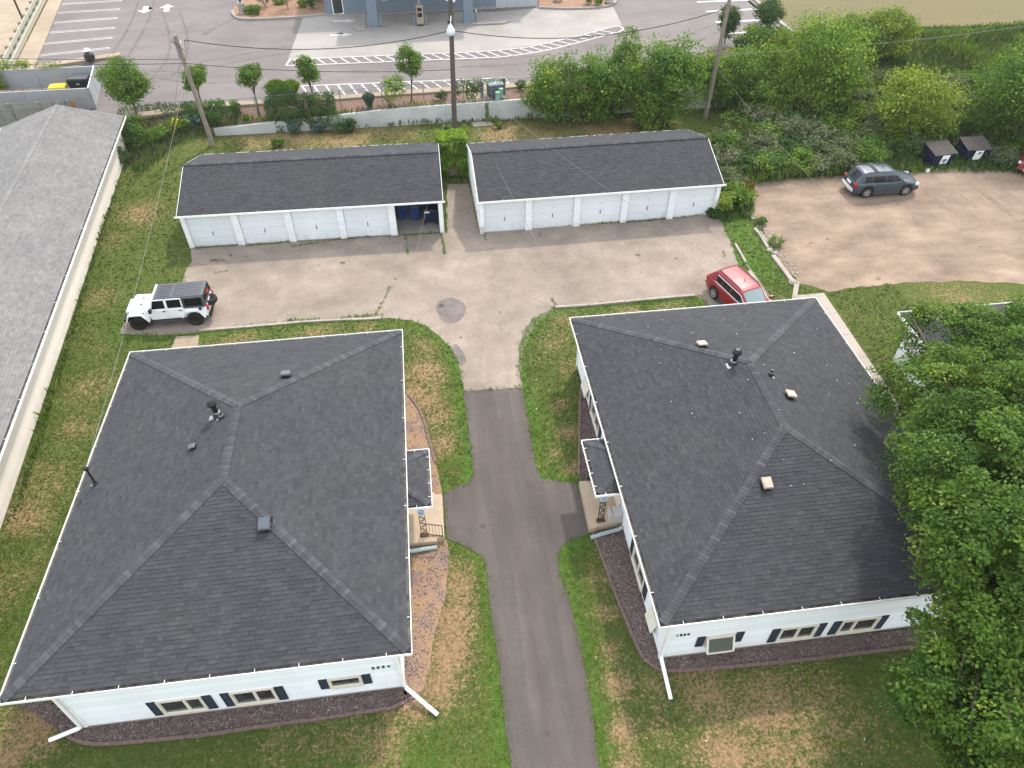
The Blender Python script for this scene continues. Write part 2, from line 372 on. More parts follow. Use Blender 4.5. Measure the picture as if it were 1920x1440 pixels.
MAT['chain'] = simple('chain_link_wire', (0.20, 0.22, 0.21), 0.5, 0.1, metal=0.4)
MAT['boxgrey'] = simple('grey_storage_plastic', (0.46, 0.44, 0.42), 0.5, 0.06)
MAT['maple'] = leaf_mat('maple_leaf', (0.028, 0.072, 0.009), (0.128, 0.220, 0.022), (0.29, 0.33, 0.06), 0.32)
MAT['leafdark'] = leaf_mat('dark_green_leaf', (0.022, 0.060, 0.012), (0.075, 0.150, 0.026), None, 0.3)
MAT['leafmid'] = leaf_mat('mid_green_leaf', (0.034, 0.086, 0.012), (0.160, 0.275, 0.028), (0.33, 0.38, 0.05), 0.36)
MAT['leaflime'] = leaf_mat('lime_leaf', (0.06, 0.12, 0.014), (0.24, 0.32, 0.032), (0.42, 0.42, 0.06), 0.32)
MAT['leafgrey'] = leaf_mat('grey_green_leaf', (0.050, 0.080, 0.032), (0.140, 0.175, 0.080), (0.26, 0.23, 0.14), 0.25)
MAT['leafblue'] = leaf_mat('blue_green_leaf', (0.045, 0.085, 0.065), (0.10, 0.16, 0.135), None, 0.2)
MAT['leafred'] = leaf_mat('red_brown_stalk', (0.12, 0.03, 0.015), (0.25, 0.08, 0.03), None, 0.2)
g = NG('grass_blades'); d = g.attr('dry'); t = g.attr('tone')
gr = g.mix(t, (0.042, 0.072, 0.012), (0.095, 0.145, 0.024)); dr = g.mix(t, (0.19, 0.125, 0.065), (0.37, 0.255, 0.14))
MAT['blade'] = g.fin(g.mix(d, gr, dr), 0.8, spec=0.15)
def lawn_mat():
    g = NG('lawn'); d = g.attr('dry'); lu = g.attr('lush'); f = g.noise(1.6, 6, 0.65); f2 = g.noise(9, 5, 0.7); f3 = g.noise(40, 3, 0.7)
    gr = g.mix(g.ramp(f, 0.3, 0.7), (0.044, 0.060, 0.014), (0.085, 0.098, 0.024))
    gr = g.mix(g.ramp(f2, 0.35, 0.75), gr, (0.060, 0.098, 0.018))
    gr = g.mix(g.math('MULTIPLY', lu, 0.85), gr, (0.060, 0.125, 0.018))
    dry = g.mix(g.ramp(f2, 0.3, 0.7), (0.18, 0.115, 0.06), (0.31, 0.21, 0.12))
    k = g.math('ADD', d, g.math('MULTIPLY', g.math('SUBTRACT', f2, 0.5), 2.3)); k = g.math('ADD', k, g.math('MULTIPLY', g.math('SUBTRACT', g.noise(4.2, 5, 0.7), 0.5), 1.3))
    col = g.mix(g.ramp(k, 0.28, 0.72), gr, dry)
    col = g.mix(1.0, col, g.mix(g.ramp(f3, 0.3, 0.7), (0.7, 0.7, 0.7), (1.3, 1.3, 1.3)), 'MULTIPLY')
    return g.fin(col, 0.95, f3, 0.8, 0.03, 0.1)
MAT['lawn'] = lawn_mat()
g = NG('weedy_ground'); f = g.noise(0.8, 6, 0.65); f2 = g.noise(6, 5, 0.7)
MAT['brushground'] = g.fin(g.mix(g.ramp(f2, 0.3, 0.7), g.mix(g.ramp(f, 0.35, 0.65), (0.035, 0.060, 0.016), (0.085, 0.105, 0.035)), (0.055, 0.080, 0.022)), 0.95, f2, 0.7, 0.1)
g = NG('dry_field'); f = g.noise(0.18, 6, 0.6, stretch=(0.5, 1, 1)); f2 = g.noise(5, 5, 0.7)
MAT['field'] = g.fin(g.mix(g.ramp(f2, 0.3, 0.7), g.mix(g.ramp(f, 0.35, 0.7), (0.120, 0.096, 0.042), (0.070, 0.078, 0.026)), (0.145, 0.116, 0.054)), 0.95, f2, 0.7, 0.05)

# ---------------------------------------------------------------- ground and pavements
COURT = [(-14.89,39.78),(0.742,39.49),(0.842,39.48),(1.23,45.67),(2.73,45.48),(3.13,39.36),(18.32,39.64),(18.45,38.76),(18.27,37.02),(18.12,35.24),(17.79,33.59),(17.4,31.27),(17.52,29.77),(14.84,30.02),(14.75,30.86),(14.36,31.21),(6.31,31.13),(5.65,30.74),(5,30.35),(4.42,29.38),(3.96,28.35),(3.63,26.52),(3.65,25.08),(0.736,25.2),(0.734,26.9),(0.625,27.64),(0.381,28.51),(-0.0734,29.35),(-0.819,30.42),(-1.66,31.03),(-2.96,31.39),(-5.42,31.57),(-8.86,31.74),(-12.93,31.54),(-14.13,31.43),(-17.14,31.87),(-17.13,32.86),(-15.92,34.6),(-14.68,36.21),(-14.75,37.17),(-14.6,38.36)]
DRIVE = [(0.736,25.2),(3.65,25.08),(3.65,23.16),(3.6,21.48),(3.58,20.06),(3.65,19.42),(4.5,19.1),(5.23,18.89),(5.28,16.26),(4.52,16.13),(3.97,15.87),(3.71,15.38),(3.71,14.66),(3.88,13.71),(3.95,12.07),(3.93,10.49),(3.89,9.39),(3.78,8.19),(3.71,7.39),(3.54,5.76),(0.765,6.11),(0.924,7.75),(0.92,8.98),(0.919,10.5),(0.935,11.45),(0.896,12.67),(0.867,14.1),(0.854,15.38),(0.728,15.84),(0.293,16.24),(-0.325,16.63),(-0.572,16.81),(-0.597,18.98),(-0.137,19.35),(0.405,19.48),(0.711,19.8),(0.826,20.57),(0.792,21.84),(0.772,23.7)]
LOT = [(22.1,42.94),(25.86,43.43),(29.7,43.24),(36.07,43.18),(42.17,42.23),(55.56,39.7),(44.78,27.96),(33.52,29.84),(30.04,30.55),(26.9,30.8),(23.61,30.72),(22.12,30.55),(20.74,31.5),(20.55,32.96),(20.63,36.1),(20.84,38.91)]
WALK_R = [(20.8,30.67),(21.98,30.52),(21.63,23.1),(21.24,18.56),(20.85,15.38),(16.42,15.95)]
BED1_UP = [(-2.15,25.53),(-1.7,24.85),(-1.34,23.98),(-1.08,22.57),(-0.912,21.42),(-0.739,20.16),(-0.617,19.04),(-1.86,19.2),(-2.27,19.25)]
BED1_LO = [(-2.25,16.9),(-0.577,16.74),(-0.535,16.05),(-0.679,15.1),(-0.776,14.19),(-1.11,13.25),(-1.34,12.55),(-1.5,11.57),(-1.74,10.84),(-2.03,10.32),(-2.45,10.11),(-2.44,10.93)]
BED1_FR = [(-2.44,10.96),(-2.12,10.59),(-2.45,10.41),(-2.85,10.28),(-3.47,10.26),(-5.25,10.22),(-7.01,10.22),(-8.73,10.18),(-10.45,10.22),(-12.16,10.3),(-13.04,10.48),(-13.86,10.96),(-14.95,11.71),(-15.89,12.19),(-15.67,12.81),(-12.9,10.94)]
BED2_UP = [(7.01,25.49),(6.74,25.1),(6.47,24.42),(6.17,23.18),(5.76,21.2),(5.29,18.91),(5.86,18.84),(6.49,19.53),(6.79,19.8)]
BED2_LO = [(5.39,16.36),(5.48,15.15),(5.62,13.71),(5.78,12.47),(5.95,11.3),(6.15,10.78),(6.59,10.41),(7.52,10.27),(9.63,10.18),(11.58,10.12),(14.38,10.1),(15.99,10.08),(17.61,10.03),(18.01,10.69),(6.7,10.95),(6.73,13.92),(6.69,16.4)]
H1R = [(-12.9, 10.9), (-2.4, 10.9), (-2.4, 26.3), (-12.9, 26.3)]
H2R = [(6.65, 10.75), (17.9, 10.75), (17.9, 26.0), (6.65, 26.0)]
GLR = [(-14.8, 39.8), (0.6, 39.6), (0.7, 47.1), (-14.7, 47.3)]
GRR = [(3.2, 39.2), (18.2, 39.4), (18.3, 46.6), (3.2, 46.5)]
LBR = [(-18.6, 16), (-30, 16), (-30, 54), (-21.9, 53.8)]
WALLTOP = lambda x: np.interp(x, [-20, -16, -12.1, -8, -3.4, 2.8, 7.9, 30], [0.4, 0.55, 0.78, 0.98, 1.28, 1.42, 1.52, 1.55])
LOTZ = 1.30
def terr(X, Y):
    X = np.asarray(X, float); Y = np.asarray(Y, float)
    s = np.clip((Y - 48) / 16, 0, 1); slope = LOTZ * s * s * (3 - 2 * s)
    wt = WALLTOP(X) - 0.06; t = np.clip((Y - 55.5) / 1.9, 0, 1); step = np.where(Y < 55.42, 0, wt * (1 - t) + (LOTZ - 0.05) * t)
    sl2 = (LOTZ - 0.05) * np.clip((Y - 52) / 5.5, 0, 1)
    a = np.clip((X - 27) / 4, 0, 1); b = np.clip((-16 - X) / 1.5, 0, 1)
    return (step * (1 - a) + slope * a) * (1 - b) + sl2 * b
DRYW = [(*p, r, a) for p, r, a in [
    ((-0.28, 14.36), 1, 0.55), ((-0.04, 15.26), 0.9, 0.5), ((-0.57, 13.07), 1.1, 0.6), ((-0.94, 11.89), 1, 0.55), ((-1.19, 10.77), 1.2, 0.5), ((-1.11, 26.74), 1.2, 0.5), ((-1.43, 25.07), 1, 0.6), ((-0.59, 23.88), 1, 0.5), ((-0.20, 21.97), 0.8, 0.45), ((-0.75, 28.74), 1, 0.35), ((-17.46, 27.70), 1.6, 0.3), ((-17.71, 30.52), 1, 0.2), ((-17.24, 25.17), 1.3, 0.35), ((-17.80, 20.36), 1.2, 0.5), ((-17.49, 17.03), 1.2, 0.4), ((-17.57, 22.04), 1.5, 0.3), ((-18.97, 44.30), 1.6, 0.45), ((-19.80, 41.37), 1.2, 0.3), ((-19.30, 51.89), 1.5, 0.2), ((-18.97, 35.24), 1.2, 0.3), ((-10.71, 30.81), 1.5, 0.4), ((-6.54, 31.16), 1.5, 0.45), ((-3.97, 31.20), 1, 0.45), ((10.26, 29.91), 1.2, 0.5), ((7.00, 29.96), 1.2, 0.35), ((12.77, 30.24), 1.2, 0.4), ((5.28, 14.22), 0.5, 0.45), ((5.10, 12.78), 0.5, 0.5), ((4.98, 11.33), 0.5, 0.55), ((4.86, 9.99), 0.6, 0.55), ((4.71, 8.58), 0.6, 0.6), ((4.53, 7.44), 0.6, 0.6), ((5.30, 23.65), 0.6, 0.4), ((5.43, 21.83), 0.6, 0.55), ((5.83, 28.32), 1, 0.3), ((6.29, 26.18), 0.8, 0.3), ((4.54, 20.71), 0.4, 0.4), ((5.27, 19.69), 0.5, 0.5), ((9.37, 7.98), 1.9, 0.55), ((8.03, 7.32), 1.5, 0.5), ((9.98, 7.23), 1.3, 0.45), ((7.60, 9.92), 1.2, 0.4), ((6.23, 9.81), 0.8, 0.3), ((7.89, 9.05), 1, 0.35), ((10.96, 9.58), 1.6, 0.3), ((10.19, 9.12), 1, 0.3), ((11.96, 8.35), 1.5, 0.3), ((6.03, 8.41), 0.7, 0.3), ((-2.76, 9.54), 1, 0.45), ((-4.51, 9.51), 1.4, 0.3), ((-6.59, 9.60), 1.2, 0.25), ((-2.95, 8.56), 1, 0.5), ((-8.29, 9.57), 1.2, 0.1), ((-2.04, 10.06), 0.6, 0.5), ((-9.57, 54.24), 2.5, 0.45), ((-5.93, 53.76), 2.5, 0.5), ((-1.87, 54.42), 2, 0.4), ((14.57, 52.44), 3, 0.5), ((8.36, 52.89), 3, 0.45), ((5.87, 52.94), 2, 0.5), ((-12.76, 54.30), 2, 0.4), ((18.90, 35.14), 1, 0.25), ((18.38, 30.39), 0.8, 0.1), ((29.10, 29.00), 3, 0.25), ((23.42, 27.82), 2, 0.1), ((-3.92, 55.16), 2, 0.3)]]
BEDS = [BED1_UP, BED1_LO, BED1_FR, BED2_UP, BED2_LO]
HARD = [COURT, DRIVE, LOT, WALK_R]
def dryness(X, Y):
    d = 0.40 * fbm(X, Y, 2.2, 5) - 0.05
    for x, y, r, a in DRYW + [(-14.6, 11.2, 1.3, .6), (-15.2, 10.2, 1.0, .5)]: d = np.maximum(d, d * 0.5 + 1.15 * a * np.exp(-((X - x) ** 2 + (Y - y) ** 2) / (r * r) / 1.1) * (0.55 + 0.9 * fbm(X, Y, 1.1, 9)))
    return d
def lushness(X, Y):
    l = 0.35 * np.clip(fbm(X, Y, 5, 12) - 0.35, 0, 1)
    dd = np.minimum(dist_poly(DRIVE, X, Y), dist_poly(COURT, X, Y)); l += 1.0 * np.exp(-(dd / (0.25 + 0.6 * fbm(X, Y, 2.0, 15))) ** 2) * (Y < 35) * np.clip(0.35 + 1.1 * fbm(X, Y, 1.2, 16), 0, 1)
    l += 0.7 * np.exp(-((X - 19.3) / 2.2) ** 2) * np.clip((Y - 30) / 3, 0, 1) * np.clip((42 - Y) / 3, 0, 1)
    l += 0.5 * np.exp(-((X + 2.0) / 1.2) ** 2 - ((Y - 8.2) / 1.2) ** 2)
    return np.clip(l, 0, 1)
def grid_mesh(name, x0, x1, y0, y1, st, mat, zf=None, attr=True, ys=None):
    xs = np.arange(x0, x1 + st / 2, st); ys = np.arange(y0, y1 + st / 2, st) if ys is None else ys
    X, Y = np.meshgrid(xs, ys); Z = np.zeros_like(X) if zf is None else zf(X, Y)
    nx, ny = len(xs), len(ys); i = np.arange(nx * ny).reshape(ny, nx)
    F = np.stack([i[:-1, :-1], i[:-1, 1:], i[1:, 1:], i[1:, :-1]], -1).reshape(-1, 4)
    at = {}
    if attr:
        dr = dryness(X, Y); lu = lushness(X, Y); at = {'dry': np.clip(dr * (1 - 0.75 * np.clip(lu, 0, 1)), 0, 1.2).ravel(), 'lush': lu.ravel()}
    return link(name, big_mesh(name, np.stack([X, Y, Z], -1).reshape(-1, 3), F, mat, attrs=at, smooth=True))
o = grid_mesh('lawn', -34, 62, 0, 0, 0.3, MAT['lawn'], lambda X, Y: terr(X, np.minimum(Y, 55.41)), True, np.append(np.arange(-6, 55.3, 0.3), 55.41)); tag(o, 'patchy green and straw coloured lawn round the houses', kind='structure')
# weedy land right of the lots, rising to the field, and the bank terrace behind the retaining wall
ysb = np.concatenate([[55.41, 55.5], np.arange(55.9, 75, 0.45)])
o = grid_mesh('terrace_ground', -60, 29.8, 0, 0, 0.5, MAT['mulch'], lambda X, Y: terr(X, Y), False, ysb); tag(o, 'mulched terrace behind the retaining wall', kind='structure')
o = grid_mesh('brush_ground', 30, 95, 0, 0, 0.6, MAT['brushground'], lambda X, Y: terr(X, Y) + 0.02 - 0.10 * np.clip((Y - 55) / 4, 0, 1) + 0.12 * fbm(X, Y, 4, 2) * np.clip((Y - 44) / 3, 0, 1) * np.clip((66 - Y) / 6, 0, 1), False, np.arange(43.2, 74, 0.6)); tag(o, 'weedy rising ground right of the garages', kind='structure')
sheet('field', [[(34.99,79.32),(35.02,76.65),(34.94,71.87),(34.9,67.36),(36.93,66.52),(41.43,68.25),(49.3,66.9),(58.11,66.62),(88.58,64.24),(210.39,180.26),(55.35,202.59),(37.08,97.89)], [(31, 160), (320, 160), (320, 300), (31, 300)]], lambda x, y: LOTZ + 0.06, MAT['field'], 'dry yellow grass field beyond the brush')
sheet('ground', [[(-600, -600), (600, -600), (600, -5), (-600, -5)], [(-600, -5), (-33.5, -5), (-33.5, 55.4), (-600, 55.4)], [(61.5, -5), (600, -5), (600, 55.4), (61.5, 55.4)], [(-600, 300), (600, 300), (600, 600), (-600, 600)], [(-600, 55.4), (-59, 55.4), (-59, 300), (-600, 300)]], -0.06, MAT['field'], 'surrounding ground')
sheet('ground', [[(-59.5, 73), (600, 73), (600, 300.5), (-59.5, 300.5)]], LOTZ - 0.12, MAT['field'], 'ground behind the bank lot')
sheet('court', [rough_edge(COURT, 0.35, 0.035, 1)], 0.020, MAT['court'], 'pale worn pavement court in front of the garages', thick=0.03)
sheet('driveway', [rough_edge(DRIVE, 0.3, 0.02, 2)], 0.026, MAT['drive'], 'dark newer asphalt driveway between the two houses', thick=0.04)
sheet('gravel_lot', [rough_edge(LOT, 0.4, 0.07, 3)], 0.012, MAT['dirtlot'], 'dusty brown gravel parking lot on the right', thick=0.02)
sheet('pavement_patch', [rough_edge(smooth_poly([(-0.207,32.22),(0.113,32.61),(0.782,32.73),(1.23,32.32),(1.4,31.72),(1.26,31.07),(0.866,30.57),(0.397,30.49),(0.0132,30.86),(-0.159,31.45)], 3), 0.2, 0.03, 5)], 0.027, MAT['patch'], 'roundish darker asphalt patch in the court', thick=0.006)
sheet('pavement_patch', [rough_edge(smooth_poly([(0.442,28.59),(0.676,28.73),(0.869,28.32),(1.05,27.75),(1.04,27.34),(0.836,27.17),(0.683,27.31),(0.528,27.82)], 3), 0.2, 0.03, 6)], 0.027, MAT['patch'], 'narrow darker asphalt patch beside the grass', thick=0.006)
for s_, nm, lb in ((("853,570 858,566 863,569 868,577 870,582 867,584 862,576 856,572"), 'pothole', None),):
    sheet('pothole', [smooth_poly([(-0.0917,32.15),(0.0319,32.23),(0.18,32.22),(0.23,32.06),(0.104,31.94),(-0.0431,31.95)], 2)], 0.0335, simple('pothole_dark', (0.06, 0.052, 0.05), 0.95, 0.3), 'small dark pothole at the corner of the round patch')
sheet('oil_stain', [rough_edge(smooth_poly([(0.282,17.14),(0.465,17.22),(0.637,17.18),(0.69,17.04),(0.548,16.93),(0.355,16.98)], 3), 0.06, 0.02, 8)], 0.0272, simple('oil_dark', (0.05, 0.045, 0.042), 0.6, 0.3), 'dark oil stain on the driveway')
for uv in ("1000,447 1006,446 1007,453 1001,454", "946,459 951,457 952,462 947,463", "975,456 980,455 979,459 975,460"):
    pass
sheet('oil_stain', [smooth_poly([(6.51,38.67),(6.72,38.71),(6.69,38.28),(6.48,38.25)], 3)], 0.0212, simple('oil_dark2', (0.14, 0.125, 0.115), 0.8, 0.3), 'square dark stain in front of the right garage')
for nm, P, m, lb in (('gravel_bed', BED1_UP, 'straw', 'straw covered gravel bed above the left porch'), ('gravel_bed', BED1_LO, 'straw', 'straw covered gravel bed below the left porch'), ('gravel_bed', BED1_FR, 'gravel', 'maroon gravel bed along the front of house 2004'),
                     ('gravel_bed', BED2_UP, 'gravel', 'maroon gravel bed above the right porch'), ('gravel_bed', BED2_LO, 'gravel', 'maroon gravel bed along the front and side of house 1934')):
    sheet(nm, [P], 0.035, MAT[m], lb, thick=0.05)
# loose stones proud of the beds
def stones(P, n, name, parent=None):
    P_ = np.array(P); x0, y0 = P_.min(0); x1, y1 = P_.max(0); X = rng.uniform(x0, x1, n * 3); Y = rng.uniform(y0, y1, n * 3)
    k = inside(P, X, Y) & ~inside(H1R, X, Y) & ~inside(H2R, X, Y); X = X[k][:n]; Y = Y[k][:n]; n = len(X)
    base = np.array([(1, 0, 0), (-.5, .87, 0), (-.5, -.87, 0), (0.1, 0, .75), (0.1, 0, -.4)]); s = rng.uniform(0.018, 0.042, (n, 1, 1)); a = rng.uniform(0, 6.28, n)
    V = base[None] * s * rng.uniform(0.7, 1.3, (n, 5, 1)); co, si = np.cos(a)[:, None], np.sin(a)[:, None]
    V = np.stack([V[..., 0] * co - V[..., 1] * si + X[:, None], V[..., 0] * si + V[..., 1] * co + Y[:, None], V[..., 2] + 0.045], -1)
    f = np.array([(0, 1, 3), (1, 2, 3), (2, 0, 3)]); F = (f[None] + 5 * np.arange(n)[:, None, None]).reshape(-1, 3)
    o = link(name, big_mesh(name, V.reshape(-1, 3), F, MAT['stone'], tone=np.repeat(rng.random(n), 5))); return tag(o, 'loose maroon and grey stones lying on the gravel beds', kind='stuff')
def joinstones():
    V = []; 
    for P, n in ((BED1_FR, 6500), (BED2_UP, 2200), (BED2_LO, 8500), (BED1_UP, 250), (BED1_LO, 420)): stones(P, n, 'loose_stones')
joinstones()
# edging blocks round the beds
def edging(path, label):
    e = empty('bed_edging', (*path[0], 0), 0, label, 'edging')
    me = [MB().box((0, 0, 0), (0.295, 0.105, 0.09), t=k).mesh('edging_block', MAT['edging']) for k in (0.4, 0.6)]
    L = [0]; P = [Vector(p) for p in path]
    for a, b in zip(P, P[1:]): L.append(L[-1] + (b - a).length)
    s = 0.15; i = 0
    while s < L[-1] - 0.1:
        while L[i + 1] < s: i += 1
        p = P[i].lerp(P[i + 1], (s - L[i]) / (L[i + 1] - L[i])); d = P[i + 1] - P[i]
        o = link('edging_block', random.choice(me), e); o.location = (p.x - path[0][0], p.y - path[0][1], 0.048 + random.uniform(-0.008, 0.008)); o.rotation_euler = (0, 0, math.atan2(d.y, d.x) + random.gauss(0, 0.03)); s += 0.305
def spl(P, n=4):
    P = [P[0]] + list(P) + [P[-1]]; out = []
    for i in range(1, len(P) - 2):
        a, b, c, d = (np.array(P[i + j]) for j in (-1, 0, 1, 2))
        for k in range(n):
            t = k / n; out.append(tuple(0.5 * (2 * b + (c - a) * t + (2 * a - 5 * b + 4 * c - d) * t * t + (3 * b - a - 3 * c + d) * t ** 3)))
    return out + [tuple(P[-2])]
edging(spl([(-2.02,10.58),(-2.45,10.41),(-2.85,10.28),(-3.47,10.26),(-5.25,10.22),(-7.01,10.22),(-8.73,10.18),(-10.45,10.22),(-12.16,10.3),(-13.04,10.48),(-13.82,10.94)]), 'curved red block edging along the front gravel of house 2004')
edging(spl([(-1.92,25.24),(-1.53,24.46),(-1.24,23.44),(-1.03,22.07),(-0.915,21.36),(-0.803,20.72)]), 'red block edging sunk in grass above the left porch')
edging(spl([(6.97,25.46),(6.7,25.07),(6.45,24.42),(6.16,23.18),(5.75,21.2),(5.31,19.09)]), 'red block edging left of the upper gravel bed of house 1934')
edging(spl([(5.35,16.31),(5.48,15.13),(5.62,13.69),(5.78,12.45),(5.95,11.28),(6.14,10.76),(6.59,10.39),(7.51,10.26),(9.62,10.16),(11.57,10.1),(14.37,10.08),(15.98,10.06)]), 'long red block edging round the side and front of house 1934')
# sidewalk on the right, slab by slab
def slabs(name, label, a, b, c, d, n, z, mat):
    """quad a-b (left edge start,end) c-d (right edge start,end) cut into n slabs"""
    e = empty(name, (0, 0, 0)); tag(e, label, None, None, 'structure'); a, b, c, d = map(Vector, (a, b, c, d))
    for i in range(n):
        t0, t1 = i / n + 0.0006, (i + 1) / n - 0.0006
        q = [a.lerp(b, t0), c.lerp(d, t0), c.lerp(d, t1), a.lerp(b, t1)]
        MB().prism([(v.x, v.y) for v in q], -0.05, z + random.uniform(-0.004, 0.004)).build('slab', mat, e, fix=True)
slabs('sidewalk', 'pale concrete slab path along the right side of house 1934', (19.95, 30.45), (19.55, 10.5), (21.7, 30.45), (21.15, 10.5), 11, 0.05, MAT['walk'])
slabs('stoop_path', 'short pale concrete path behind house 2004', (-14.09,31.25), (-14.11,29.72), (-12.87,31.18), (-12.76,29.67), 1, 0.05, MAT['beige'])
sheet('access_cover', [[(3.71,55.11),(5.29,55.19),(5.45,54.4),(3.85,54.33)]], 0.03, MAT['walk'], 'flat concrete pad in the grass behind the garages', thick=0.05)

# ---------------------------------------------------------------- roofs
PT = 1 / 2.98
TABW = (0.15, 0.20, 0.26, 0.33)
_tabs = {}
def tab_mesh(wi, ti, hi, mat):
    key = (wi, ti, hi, mat.name)
    if key not in _tabs:
        w = TABW[wi]; t1 = 0.019 if hi else 0.011; t0 = 0.004
        _tabs[key] = MB().add([(0.002, 0, 0), (w - 0.002, 0, 0), (w - 0.002, EXPO, 0), (0.002, EXPO, 0), (0.002, 0, t1), (w - 0.002, 0, t1), (w - 0.002, EXPO + 0.01, t0), (0.002, EXPO + 0.01, t0)],
                              [(4, 5, 6, 7), (0, 1, 5, 4), (1, 2, 6, 5), (2, 3, 7, 6), (3, 0, 4, 7)], 0, (ti + 0.5) / 6).mesh('shingle', mat)
    return _tabs[key]
EXPO = 0.145
class Roof:
    def __init__(s, mat): s.mat = mat; s.T = []; s.V = []; s.F = []; s.tn = []; s.n = 0; s.tri = 0
    def slope(s, A, u, w, L, S, cl=0.0, cr=0.0, pick=0.0, expo=EXPO):
        """A eave start, u along the eave, w up the slope (unit), L eave length, S slope length, cl/cr inset of each end per metre of slope"""
        A, u, w = Vector(A), Vector(u).normalized(), Vector(w).normalized(); n = u.cross(w).normalized(); c = 0; lr = random.Random(int(abs(L * 1000) + abs(A.x * 77)))
        while c * expo < S - 0.02:
            t0, t1 = c * expo, min(S, (c + 1) * expo); x = cl * t0 - lr.random() * 0.3; xe = L - cr * t0
            while x < xe:
                wi = lr.choice((0, 1, 1, 2, 2, 3)); wd = TABW[wi]; hi = lr.random() < 0.5; tone = min(0.999, max(0.0, lr.gauss(0.52 if hi else 0.42, 0.22)))
                a0, b0 = max(x, cl * t0), min(x + wd, L - cr * t0); a1, b1 = max(x, cl * t1), min(x + wd, L - cr * t1)
                clip = a0 > x or a1 > x or b0 < x + wd or b1 < x + wd or t1 - t0 < expo * 0.99
                if b0 > a0 + 0.01:
                    if b1 < a1: a1 = b1 = (a1 + b1) / 2
                    s.T.append((A, u, w, n, a0, b0, a1, b1, t0, t1, tone, hi, wi, clip, pick))
                x += wd
            c += 1
    def build(s, parent, inv, cam_loc, n_obj=300, house=None):
        """the 300 tabs nearest the viewer as objects, the rest as one part"""
        order = sorted((i for i, t in enumerate(s.T) if not t[13]), key=lambda i: (s.T[i][0] + s.T[i][1] * s.T[i][4] + s.T[i][2] * s.T[i][8] - cam_loc).length + s.T[i][14])
        chosen = set(order[:n_obj]); V = []; tn = []
        for i, (A, u, w, n, a0, b0, a1, b1, t0, t1, tone, hi, wi, clip, pk) in enumerate(s.T):
            if i in chosen:
                p = A + u * a0 + w * t0
                m = Matrix(((u.x, w.x, n.x, p.x), (u.y, w.y, n.y, p.y), (u.z, w.z, n.z, p.z), (0, 0, 0, 1)))
                link('shingle', tab_mesh(wi, int(tone * 6), hi, s.mat), parent, mat=m)
            else:
                h = 0.019 if hi else 0.011; g = 0.002 if b0 - a0 > 0.02 else 0
                q = [A + u * (a0 + g) + w * t0, A + u * (b0 - g) + w * t0, A + u * b1 + w * (t1 + 0.008) + n * 0.004, A + u * a1 + w * (t1 + 0.008) + n * 0.004]
                V += [tuple(q[0]), tuple(q[1]), tuple(q[0] + n * h), tuple(q[1] + n * h), tuple(q[2]), tuple(q[3]), tuple(q[2] - n * 0.006), tuple(q[3] - n * 0.006)]
                tn += [tone] * 8
        k = len(V) // 8; b = 8 * np.arange(k)[:, None, None]
        F = (np.array([(2, 3, 4, 5), (0, 1, 3, 2), (1, 6, 4, 3), (7, 0, 2, 5)])[None] + b).reshape(-1, 4)
        o = link('shingles', big_mesh('shingles', np.array(V), F, s.mat, tone=tn), parent); o['kind'] = 'stuff'
def ridge_caps(parent, P, Q, da, db, mat, name='ridge_shingle', expo=0.15, wide=0.15, lift=0.028, objs=True):
    """cap pieces over a hip or ridge from P (low end) to Q; da, db run down the two roof planes"""
    P, Q = Vector(P), Vector(Q); d = (Q - P).normalized(); da, db = Vector(da).normalized(), Vector(db).normalized(); L = (Q - P).length; up = (-(da + db)).normalized()
    if up.z < 0: up = -up
    def piece(t):
        V = []
        for s_, h in ((0, lift + 0.012), (expo + 0.03, lift)):
            for k, off in ((wide, da), (0, None), (wide, db)):
                p = d * s_ + up * h + (off * k if off is not None else up * 0.004); V.append(p)
        V2 = [v - up * (lift + 0.004) for v in V]
        return MB().add(V + V2, [(0, 1, 4, 3), (1, 2, 5, 4), (6, 7, 1, 0), (7, 8, 2, 1), (0, 3, 9, 6), (8, 11, 5, 2)], 0, t)
    if objs:
        ms = [piece(k).mesh(name, mat, fix=True) for k in (0.7, 0.9, 1.1, 1.3, 1.5, 1.75)]
        for i in range(int(L / expo)):
            link(name, random.choices(ms, (3, 4, 4, 3, 2, 1))[0], parent, loc=P + d * (i * expo))
    else:
        m = MB()
        for i in range(int(L / expo)):
            q = piece(random.uniform(0.5, 1.1)); o = P + d * (i * expo); m.add([Vector(v) + o for v in q.v], q.f, 0, q.t[0])
        o = m.build(name + 's', mat, parent, fix=True); o['kind'] = 'stuff'
def siding(mb, p, q, z0, z1, course=0.115, top=None, out=0.02, m=0):
    """lapped siding boards on the wall p-q (outside on the right of p->q); top(s) gives the wall height along it"""
    p, q = Vector((*p, 0)), Vector((*q, 0)); L = (q - p).length; d = (q - p) / L; n = Vector((d.y, -d.x, 0)); z = z0
    while z < z1 - 1e-4:
        a, b = 0.0, L; zt = min(z + course, z1)
        if top is not None:
            ss = [L * i / 60 for i in range(61)]; ok = [s for s in ss if top(s) >= zt]
            if not ok: break
            a, b = min(ok), max(ok)
        A, B = p + d * a, p + d * b; t = random.uniform(0.3, 0.72)
        mb.add([A + n * out + Vector((0, 0, z)), B + n * out + Vector((0, 0, z)), B + n * 0.001 + Vector((0, 0, zt)), A + n * 0.001 + Vector((0, 0, zt)), A + Vector((0, 0, z)), B + Vector((0, 0, z))],
               [(0, 1, 2, 3), (4, 5, 1, 0)], m, t); z += course
